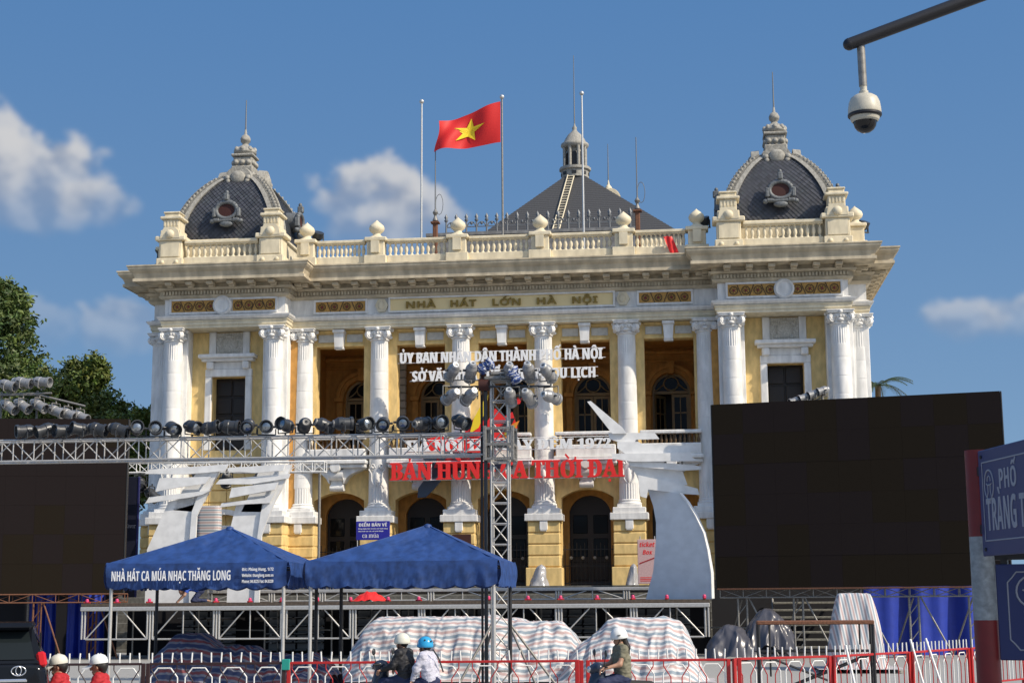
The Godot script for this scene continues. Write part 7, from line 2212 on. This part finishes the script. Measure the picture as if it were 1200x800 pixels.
func build_people() -> void:
	var J := seated(0.0, 0.02)
	scooter("dark scooter of the woman in olive", Vector3(6.38, 0, 35.95), -1.2)
	var hb := Basis(Vector3.RIGHT, 0.12)
	person("woman in an olive top and white helmet riding a scooter to the left", Vector3(6.4, 0, 35.95), -1.2, J, {"shirt": M.shirt_olive, "trousers": M.jeans, "helmet": M.cap_white, "visor": true, "long_hair": true, "head": hb})
	scooter("scooter of the two helmeted riders", Vector3(2.5, 0, 35.0), -1.95)
	J = seated(0.03, 0.0)
	for k: String in J:
		J[k] = J[k] * Vector3(1, 0.94, 1)
	person("person in a black jacket and cream helmet seen from behind", Vector3(2.62, 0, 35.05), -1.95, J, {"shirt": M.jacket_black, "sleeves": true, "trousers": M.jeans, "helmet": M.helmet_cream, "head": Basis(Vector3.UP, 0.1)})
	J = seated(0.04, -0.12)
	J.wrl = Vector3(0.2, 0.86, 0.26)
	J.wrr = Vector3(-0.2, 0.86, 0.26)
	for k: String in J:
		J[k] = J[k] * Vector3(1, 0.9, 1)
	var b := person("person in a flowered blouse and blue helmet sitting behind the black jacket", Vector3(3.07, 0, 35.2), -1.95, J, {"shirt": M.floral, "sleeves": true, "trousers": M.jeans, "helmet": M.helmet_blue, "vents": true})
	part("shoulder_strap", Geo.new().path([Vector3(0.1, 1.28, -0.09), Vector3(0.0, 1.12, -0.15), Vector3(-0.14, 0.9, -0.15)], 0.014, 5), M.lamp_black, b)
	scooter("scooter under the two white caps", Vector3(-1.05, 0, 41.0), -1.5)
	for k in 2:
		J = seated(0.0, 0.0)
		for q: String in J:
			J[q] = J[q] * Vector3(1, 0.83, 1)
		if k == 1:
			J.wrl = Vector3(0.2, 0.74, 0.2)
			J.wrr = Vector3(-0.2, 0.74, 0.2)
		person(["person in a red shirt and cream cap, left of the two at the lower left", "person in a red shirt and white cap, right of the two at the lower left"][k], [Vector3(-1.12, 0, 41.05), Vector3(-0.56, 0, 41.0)][k], -1.45, J, {"shirt": M.shirt_red, "trousers": M.jeans, "cap": M.cap_white if k == 1 else M.helmet_cap, "head": Basis(Vector3.UP, [0.15, -0.05][k]) * Basis(Vector3.RIGHT, 0.12)})
	# worker kneeling on the stage
	J = {"pelvis": Vector3(0, 0.42, -0.28), "chest": Vector3(0, 0.5, 0.0), "neck": Vector3(0, 0.46, 0.2), "head": Vector3(0, 0.36, 0.32),
		"shl": Vector3(0.16, 0.46, 0.14), "shr": Vector3(-0.16, 0.46, 0.14), "ell": Vector3(0.22, 0.24, 0.26), "elr": Vector3(-0.22, 0.24, 0.26), "wrl": Vector3(0.17, 0.05, 0.44), "wrr": Vector3(-0.17, 0.05, 0.44),
		"hipl": Vector3(0.09, 0.38, -0.28), "hipr": Vector3(-0.09, 0.38, -0.28), "knl": Vector3(0.12, 0.07, -0.05), "knr": Vector3(-0.12, 0.07, -0.05), "anl": Vector3(0.11, 0.07, -0.46), "anr": Vector3(-0.11, 0.07, -0.46), "toe": Vector3(0, -0.02, -0.12)}
	person("worker in a blue shirt kneeling on the stage under the left tent's edge", Vector3(-8.78, 2.11, 12.3), -1.15, J, {"shirt": M.shirt_blue, "trousers": M.jeans, "head": Basis(Vector3.RIGHT, 0.9), "curl": 0.3})

# ------------------------------------------------------------------ car
func build_car() -> void:
	var t := thing("parked_suv", "dark suv seen from behind at the lower left", "car", Vector3(-1.6, 0, 42.77), 0.4)
	var sec := func(z: float, k: float, dy: float) -> PackedVector3Array:
		var r := PackedVector3Array()
		for p: Vector2 in [Vector2(0.6, 0.3), Vector2(0.86, 0.36), Vector2(0.94, 0.6), Vector2(0.95, 0.95), Vector2(0.91, 1.24), Vector2(0.86, 1.35), Vector2(0.5, 1.37), Vector2(-0.5, 1.37), Vector2(-0.86, 1.35), Vector2(-0.91, 1.24), Vector2(-0.95, 0.95), Vector2(-0.94, 0.6), Vector2(-0.86, 0.36), Vector2(-0.6, 0.3)]:
			r.append(Vector3(p.x * k, lerpf(0.8, p.y, k) + dy, z))
		return r
	var rows := []
	for q: Array in [[0.0, 0.0], [0.0, 0.86], [-0.03, 0.94], [-0.12, 0.985], [-0.4, 1.0], [-2.6, 1.0], [-3.2, 0.98], [-4.1, 0.92], [-4.35, 0.8], [-4.36, 0.0]]:
		rows.append(sec.call(q[0], q[1], 0.0))
	part("body", Geo.new().grid(rows, [], true), M.car_paint, t)
	var gh := Geo.new()
	var lo := [Vector3(-0.86, 1.34, -0.06), Vector3(0.86, 1.34, -0.06), Vector3(0.86, 1.34, -2.7), Vector3(-0.86, 1.34, -2.7)]
	var hi := [Vector3(-0.7, 1.8, -0.34), Vector3(0.7, 1.8, -0.34), Vector3(0.7, 1.8, -2.1), Vector3(-0.7, 1.8, -2.1)]
	for k in 4:
		gh.quad(lo[k], lo[(k + 1) % 4], hi[(k + 1) % 4], hi[k])
	part("pillars", gh, M.car_paint, t)
	part("roof", Geo.new().bx(Vector3(-0.72, 1.78, -2.15), Vector3(0.72, 1.86, -0.3), 0.035), M.car_paint, t)
	part("spoiler", Geo.new().bx(Vector3(-0.69, 1.77, -0.34), Vector3(0.69, 1.84, -0.1), 0.03), M.car_paint, t)
	var d: Vector3 = (hi[0] - lo[0])
	var n := Vector3(0, 0.28, 0.53).normalized()
	part("rear_window", Geo.new().quad(lo[0].lerp(hi[0], 0.1) + Vector3(0.1, 0, 0) + n * 0.012, lo[1].lerp(hi[1], 0.1) - Vector3(0.1, 0, 0) + n * 0.012, lo[1].lerp(hi[1], 0.86) - Vector3(0.07, 0, 0) + n * 0.012, lo[0].lerp(hi[0], 0.86) + Vector3(0.07, 0, 0) + n * 0.012), M.car_glass, t)
	for s: float in [-1, 1]:
		var a := Vector3(s * 0.84, 1.3, -0.2)
		part("side_window", Geo.new().bx(Vector3(s * 0.79, 1.33, -2.3), Vector3(s * 0.805, 1.72, -0.5)), M.car_glass, t)
		part("tail_light", Geo.new().at(Vector3(s * 0.83, 1.39, -0.13), Basis(Vector3.BACK, s * 0.2)).box(Vector3.ZERO, Vector3(0.12, 0.2, 0.14), 0.03), M.tail_red, t)
		for z: float in [-0.85, -3.4]:
			var w := part("wheel", Geo.new().at(Vector3(s * 0.82, 0.36, z), Basis(Vector3.BACK, PI / 2)).lathe([Vector2(0.2, -0.11), Vector2(0.35, -0.12), Vector2(0.37, -0.08), Vector2(0.37, 0.08), Vector2(0.35, 0.12), Vector2(0.2, 0.11)], 24), M.rubber, t)
			part("rim", Geo.new().tube(Vector3(s * 0.74, 0.36, z), Vector3(s * 0.93, 0.36, z), 0.22, 0.2, 18), M.dull_steel, w)
	part("bumper", Geo.new().bx(Vector3(-0.9, 0.42, -0.1), Vector3(0.9, 0.66, 0.1), 0.06), M.car_paint, t)
	part("chrome_strip", Geo.new().bx(Vector3(-0.42, 1.1, 0.0), Vector3(0.66, 1.15, 0.04), 0.015), M.chrome, t)
	part("licence_plate", Geo.new().bx(Vector3(-0.26, 0.93, 0.0), Vector3(0.3, 1.06, 0.025), 0.008), M.cap_white, t)
	var ring := []
	var ring2 := []
	for k in 17:
		var a := TAU * k / 16.0
		ring.append(Vector3(0.55 + cos(a) * 0.09, 1.25 + sin(a) * 0.06, 0.012))
		ring2.append(Vector3(0.55 + cos(a) * 0.035, 1.255 + sin(a) * 0.052, 0.014))
	part("emblem", Geo.new().path(ring, 0.01, 5).path(ring2, 0.008, 5), M.chrome, t)

# ------------------------------------------------------------------ trees, ground, sky
func leaf_cluster(n: int, size: float) -> ArrayMesh:
	var g := Geo.new()
	for i in n:
		var d := Vector3(rng.randf_range(-1, 1), rng.randf_range(-0.6, 1), rng.randf_range(-1, 1)).normalized()
		var o := d * rng.randf_range(0.1, 1.0) * size * 1.4
		var a := Vector3(rng.randf_range(-1, 1), rng.randf_range(-0.7, 0.3), rng.randf_range(-1, 1)).normalized()
		var s := a.cross(Vector3(rng.randf_range(-1, 1), 1, rng.randf_range(-1, 1))).normalized()
		var l := size * rng.randf_range(0.7, 1.2)
		var w := l * 0.26
		var up := s.cross(a) * w * 0.4
		g.tri(o, o + a * l * 0.5 + s * w + up, o + a * l)
		g.tri(o, o + a * l, o + a * l * 0.5 - s * w + up)
	return g.mesh()

func tree(called: String, label: String, foot: Vector3, blobs: Array, n: int, size: float, base: Color) -> void:
	var t := thing(called, label, "tree", foot)
	var top: Vector3 = blobs[0][0]
	var crot := Vector3(0.2, top.y * 0.45, 0.1)
	part("trunk", Geo.new().tube(Vector3.ZERO, crot, 0.4, 0.28, 10).tube(crot, top, 0.28, 0.08, 8), M.bark, t)
	for b: Array in blobs.slice(1):
		part("limb", Geo.new().tube(crot.lerp(top, 0.3), b[0], 0.14, 0.04, 6), M.bark, t)
	var mm := MultiMesh.new()
	mm.transform_format = MultiMesh.TRANSFORM_3D
	mm.use_colors = true
	mm.mesh = leaf_cluster(8, size)
	mm.instance_count = n
	var f := FastNoiseLite.new()
	f.seed = int(foot.x * 10.0)
	f.frequency = 0.5
	for i in n:
		var b: Array = blobs[i % blobs.size()]
		var p := Vector3.ZERO
		for tries in 6:
			var d := Vector3(rng.randfn(), rng.randfn(), rng.randfn()).normalized()
			p = b[0] + d * (b[1] as Vector3) * pow(rng.randf(), 0.36) * (1.0 + 0.35 * f.get_noise_3dv((b[0] + d * 2.0) * 2.0))
			if f.get_noise_3dv(p * 1.6) > -0.12:
				break
		var q := rng.randf_range(0.6, 1.35) * (1.0 + 0.5 * f.get_noise_3dv(p * 0.8 + Vector3(50, 0, 0)))
		mm.set_instance_transform(i, Transform3D(Basis(Vector3(rng.randfn(), rng.randfn(), rng.randfn()).normalized(), rng.randf() * TAU).scaled(Vector3.ONE * rng.randf_range(0.7, 1.3)), p))
		mm.set_instance_color(i, Color(base.r * q * rng.randf_range(0.85, 1.25), base.g * q, base.b * q))
	var c := MultiMeshInstance3D.new()
	c.name = "crown"
	c.multimesh = mm
	c.material_override = M.leaf
	t.add_child(c)
	stuff(c)

func palm(label: String, foot: Vector3, h: float) -> void:
	var t := thing("palm_tree", label, "palm", foot)
	part("trunk", Geo.new().tube(Vector3.ZERO, Vector3(0.2, h, 0), 0.22, 0.14, 10), M.bark, t)
	var top := Vector3(0.2, h, 0)
	for k in 15:
		var a := TAU * k / 15.0 + 0.2 * sin(k * 5.0)
		var up := 0.9 - 0.11 * float(k % 9)
		var d := Vector3(cos(a), 0, sin(a))
		var g := Geo.new()
		var pts := []
		for i in 11:
			var f := i / 10.0
			pts.append(top + d * 1.7 * f + Vector3.UP * (up * f * 1.6 - f * f * 1.25))
		for i in 10:
			var q := 0.8 + 0.4 * rng.randf()
			g.col = Color(0.035 * q, 0.06 * q, 0.018 * q)
			g.tube(pts[i], pts[i + 1], 0.02, 0.016, 5, false)
			var fw: Vector3 = (pts[i + 1] - pts[i]).normalized()
			var s := fw.cross(Vector3.UP).normalized()
			for e: float in [-1, 1]:
				for j in 2:
					var o: Vector3 = pts[i].lerp(pts[i + 1], j * 0.5)
					var l := 0.5 * sin(PI * (0.15 + 0.8 * i / 10.0))
					var tip := o + (s * e * 0.8 + fw * 0.75 - Vector3.UP * 0.3).normalized() * l
					g.tri(o, o + fw * 0.05, tip)
		part("frond", g, M.leaf, t)

func build_trees() -> void:
	var deep := Color(0.08, 0.125, 0.03)
	tree("broadleaf_tree", "tall dark green tree at the left edge", Vector3(-27.5, 0, -12), [[Vector3(-0.4, 14.6, 0), Vector3(3.0, 3.4, 3.0)], [Vector3(1.6, 11.8, 1), Vector3(2.3, 2.4, 2.4)], [Vector3(-2.6, 11.5, 0), Vector3(3.0, 3.0, 3)], [Vector3(1.4, 8.6, 0), Vector3(3.0, 2.6, 3)], [Vector3(0.2, 17.0, 0), Vector3(1.3, 1.4, 1.4)], [Vector3(-3, 7, 1), Vector3(3.4, 3, 3)], [Vector3(3.7, 10.4, 0.6), Vector3(2.3, 2.3, 2.2)], [Vector3(4.2, 6.8, 0.6), Vector3(3.0, 3.0, 2.4)]], 9000, 0.26, deep)
	tree("broadleaf_tree", "lighter bushy tree between the tall tree and the opera house", Vector3(-21.2, 0, -8), [[Vector3(-0.6, 11.2, 0), Vector3(2.2, 2.0, 2.2)], [Vector3(1.5, 10.2, 0.4), Vector3(1.7, 1.6, 1.8)], [Vector3(-2.3, 10.0, 0.3), Vector3(2.0, 1.9, 2)], [Vector3(0.4, 8.3, 0.8), Vector3(3.2, 2.0, 2.4)], [Vector3(0.4, 13.0, 0), Vector3(0.9, 0.7, 1)], [Vector3(2.9, 8.4, 0.4), Vector3(2.0, 1.9, 1.8)]], 7200, 0.24, Color(0.11, 0.155, 0.034))
	tree("broadleaf_tree", "low bushy tree against the left side of the opera house", Vector3(-18.2, 0, -6), [[Vector3(0.2, 9.2, 0), Vector3(1.5, 1.5, 1.6)], [Vector3(1.1, 8.2, 0.4), Vector3(1.3, 1.4, 1.4)], [Vector3(-1.1, 8.2, 0.3), Vector3(1.5, 1.5, 1.6)], [Vector3(0.9, 10.2, 0.0), Vector3(0.5, 0.6, 0.5)]], 4200, 0.22, Color(0.115, 0.16, 0.034))
	palm("dark palm behind the right corner of the opera house", Vector3(16.6, 0, -15), 12.4)
	palm("lower palm whose fronds just top the right screen", Vector3(18.4, 0, -15), 10.6)
	tree("broadleaf_tree", "small bright tree showing between the right screen and the name plate", Vector3(20.4, 0, 0), [[Vector3(0, 6.9, 0), Vector3(1.1, 1.0, 1.1)], [Vector3(-0.4, 6.0, 0), Vector3(1.0, 1.0, 1.0)], [Vector3(0.6, 5.6, 0.2), Vector3(1.2, 1.0, 1.1)]], 900, 0.22, Color(0.1, 0.16, 0.02))
	# street tree over the pavement beside the photographer; its shade falls on the signpost
	tree("street_tree", "street tree outside the right edge that shades the signpost", Vector3(14.6, 0, 57.8), [[Vector3(-0.4, 6.0, -0.2), Vector3(2.1, 1.7, 2.0)], [Vector3(0.9, 7.0, 0.2), Vector3(1.8, 1.5, 1.8)], [Vector3(-0.6, 5.0, 0.4), Vector3(1.7, 1.3, 1.7)], [Vector3(0.6, 5.2, -0.6), Vector3(1.8, 1.4, 1.7)]], 3600, 0.2, deep)

func ground_y(z: float) -> float:
	return 0.3 * smoothstep(28.0, 17.0, z)

func build_ground() -> void:
	var xs := [-400.0, -120.0, -60.0, -30.0, -15.0, 0.0, 15.0, 30.0, 60.0, 120.0, 400.0]
	var zs := [400.0, 120.0, 80.0, 50.0]
	for k in 16:
		zs.append(30.0 - k)
	zs.append_array([10.0, 0.0, -40.0, -120.0, -400.0])
	var rows := []
	for z: float in zs:
		var r := PackedVector3Array()
		for x: float in xs:
			r.append(Vector3(x, ground_y(z), z))
		rows.append(r)
	structure("ground", Geo.new().grid(rows), M.asphalt)

func sky_texture(expo: float) -> ImageTexture:
	var w := 2560
	var h := 1280
	var px := PackedFloat32Array()
	px.resize(w * h * 3)
	var f := FastNoiseLite.new()
	f.seed = 12
	f.frequency = 1.0
	f.fractal_octaves = 5
	f.fractal_gain = 0.55
	# clouds: [azimuth from -z towards +x, elevation, half width, half height, thickness]
	var cl := [[-0.425, 0.262, 0.056, 0.03, 1.0], [-0.452, 0.278, 0.034, 0.03, 1.0], [-0.385, 0.25, 0.028, 0.014, 0.7], [-0.205, 0.257, 0.048, 0.028, 0.95], [-0.18, 0.25, 0.04, 0.022, 0.8], [-0.365, 0.174, 0.034, 0.018, 0.5], [-0.42, 0.172, 0.03, 0.016, 0.25], [0.175, 0.172, 0.032, 0.014, 0.6], [0.215, 0.172, 0.04, 0.014, 0.5]]
	var r2 := RandomNumberGenerator.new()
	r2.seed = 77
	for i in 46:
		var a := r2.randf_range(0.45, TAU - 0.6)
		cl.append([a if a < PI else a - TAU, r2.randf_range(0.12, 0.5), r2.randf_range(0.05, 0.12), r2.randf_range(0.02, 0.045), r2.randf_range(0.5, 1.0)])
	var sun := Vector3(0.72, 0.616, 0.32).normalized()
	var sun_az := atan2(sun.x, -sun.z)
	var towards := PackedFloat32Array()
	for x in w:
		towards.append(cos(TAU * (x + 0.5) / w - sun_az))
	for y in h:
		var el := PI * (0.5 - (y + 0.5) / h)
		var s := clampf(sin(maxf(el, 0.0)), 0.0, 1.0)
		# clear air: pale blue low down, deep blue above
		var k := 1.0 - exp(-s * 3.6)
		var base := Vector3(0.265, 0.42, 0.595).lerp(Vector3(0.036, 0.158, 0.42), k) / expo
		var ss := s * sun.y
		var cc0 := cos(el) * sqrt(1.0 - sun.y * sun.y)
		var near := []
		for c: Array in cl:
			if absf(el - c[1]) < c[3] * 1.5:
				near.append(c)
		for x in w:
			var o := (y * w + x) * 3
			var q := base
			if el > 0.0:
				# haze round the sun, plus an added out-of-view glow that fills the shade
				var cosd := ss + cc0 * towards[x]
				if cosd > 0.0:
					q += (Vector3(0.8, 0.79, 0.75) * pow(cosd, 2.2) + Vector3(1.5, 1.4, 1.25) * pow(cosd, 26.0)) / expo
			for c: Array in near:
				var az := TAU * (x + 0.5) / w
				if az > PI:
					az -= TAU
				var dx: float = (az - c[0]) / c[2]
				if absf(dx) > 1.5:
					continue
				var dy: float = (el - c[1]) / c[3]
				if dy < 0.0:
					dy *= 0.75
				var n := f.get_noise_3d(az * 30.0, el * 38.0, c[0] * 9.0)
				var d: float = 1.0 - dx * dx - dy * dy + n * (0.75 + 0.4 * dy)
				var a: float = smoothstep(0.0, 0.6, d) * c[4] * 0.92
				if a <= 0.0:
					continue
				# the flank towards the sun is bright, the base is greyer
				var n2 := f.get_noise_3d(az * 30.0 + 0.3, el * 38.0 + 0.35, c[0] * 9.0)
				var lit := clampf(0.5 + (n - n2) * 1.5 + dy * 0.55 + dx * 0.15, 0.0, 1.0)
				var cc := Vector3(0.3, 0.345, 0.44).lerp(Vector3(0.62, 0.62, 0.63), lit) / expo
				q = q.lerp(cc, a * clampf(0.68 + dy * 0.5, 0.12, 1.0))
			if el <= 0.0:
				q = Vector3(0.22, 0.22, 0.21) / expo
			px[o] = q.x
			px[o + 1] = q.y
			px[o + 2] = q.z
	return ImageTexture.create_from_image(Image.create_from_data(w, h, false, Image.FORMAT_RGBF, px.to_byte_array()))

# ------------------------------------------------------------------
func _ready() -> void:
	rng.seed = 2024
	# camera
	var cam := Camera3D.new()
	cam.name = "camera"
	cam.fov = 24.87
	cam.near = 0.1
	cam.far = 2000.0
	cam.transform = Transform3D(Basis(Vector3.UP, 0.1157) * Basis(Vector3.RIGHT, 0.1659) * Basis(Vector3.BACK, -0.0071), Vector3(7.6326, 2.1, 62.0984))
	add_child(cam)
	cam.current = true
	# sky, sun, exposure
	var exposure := 1.3
	var env := Environment.new()
	env.background_mode = Environment.BG_SKY
	env.sky = Sky.new()
	var sm := PanoramaSkyMaterial.new()
	sm.panorama = sky_texture(exposure)
	env.sky.sky_material = sm
	env.tonemap_mode = Environment.TONE_MAPPER_LINEAR
	env.tonemap_exposure = exposure
	env.sdfgi_enabled = true
	env.ssao_enabled = true
	env.ssil_enabled = true
	var we := WorldEnvironment.new()
	we.name = "world_environment"
	we.environment = env
	add_child(we)
	var sun := DirectionalLight3D.new()
	sun.name = "sun"
	sun.light_color = Color(1.0, 0.945, 0.86)
	sun.light_energy = 1.12
	sun.light_angular_distance = 0.5
	sun.shadow_enabled = true
	add_child(sun)
	sun.look_at_from_position(Vector3(0.72, 0.616, 0.32), Vector3.ZERO)
	make_materials()
	mat("helmet_cap", lin(0.62, 0.6, 0.52), 0.6)
	unit_bar = Geo.new().tube(Vector3.ZERO, Vector3.UP, 1.0, 1.0, 8).mesh()
	build_ground()
	build_opera_house()
	build_roof_things()
	build_flag()
	build_lettering()
	build_screens()
	build_stage()
	build_sails()
	build_lamp_truss()
	build_lamp_tower()
	build_left_lamps()
	build_rear_truss()
	tent("blue tent with white lettering on its front, left of the two", Vector3(-2.86, 0, 28.5), 3.94, 3.0, 0.25, true)
	tent("plain blue tent, right of the two", Vector3(1.54, 0, 28.5), 4.06, 3.0, 0.3, false)
	build_heaps()
	build_small_signs()
	build_barriers()
	build_people()
	build_car()
	build_signpost()
	build_camera_post()
	build_trees()
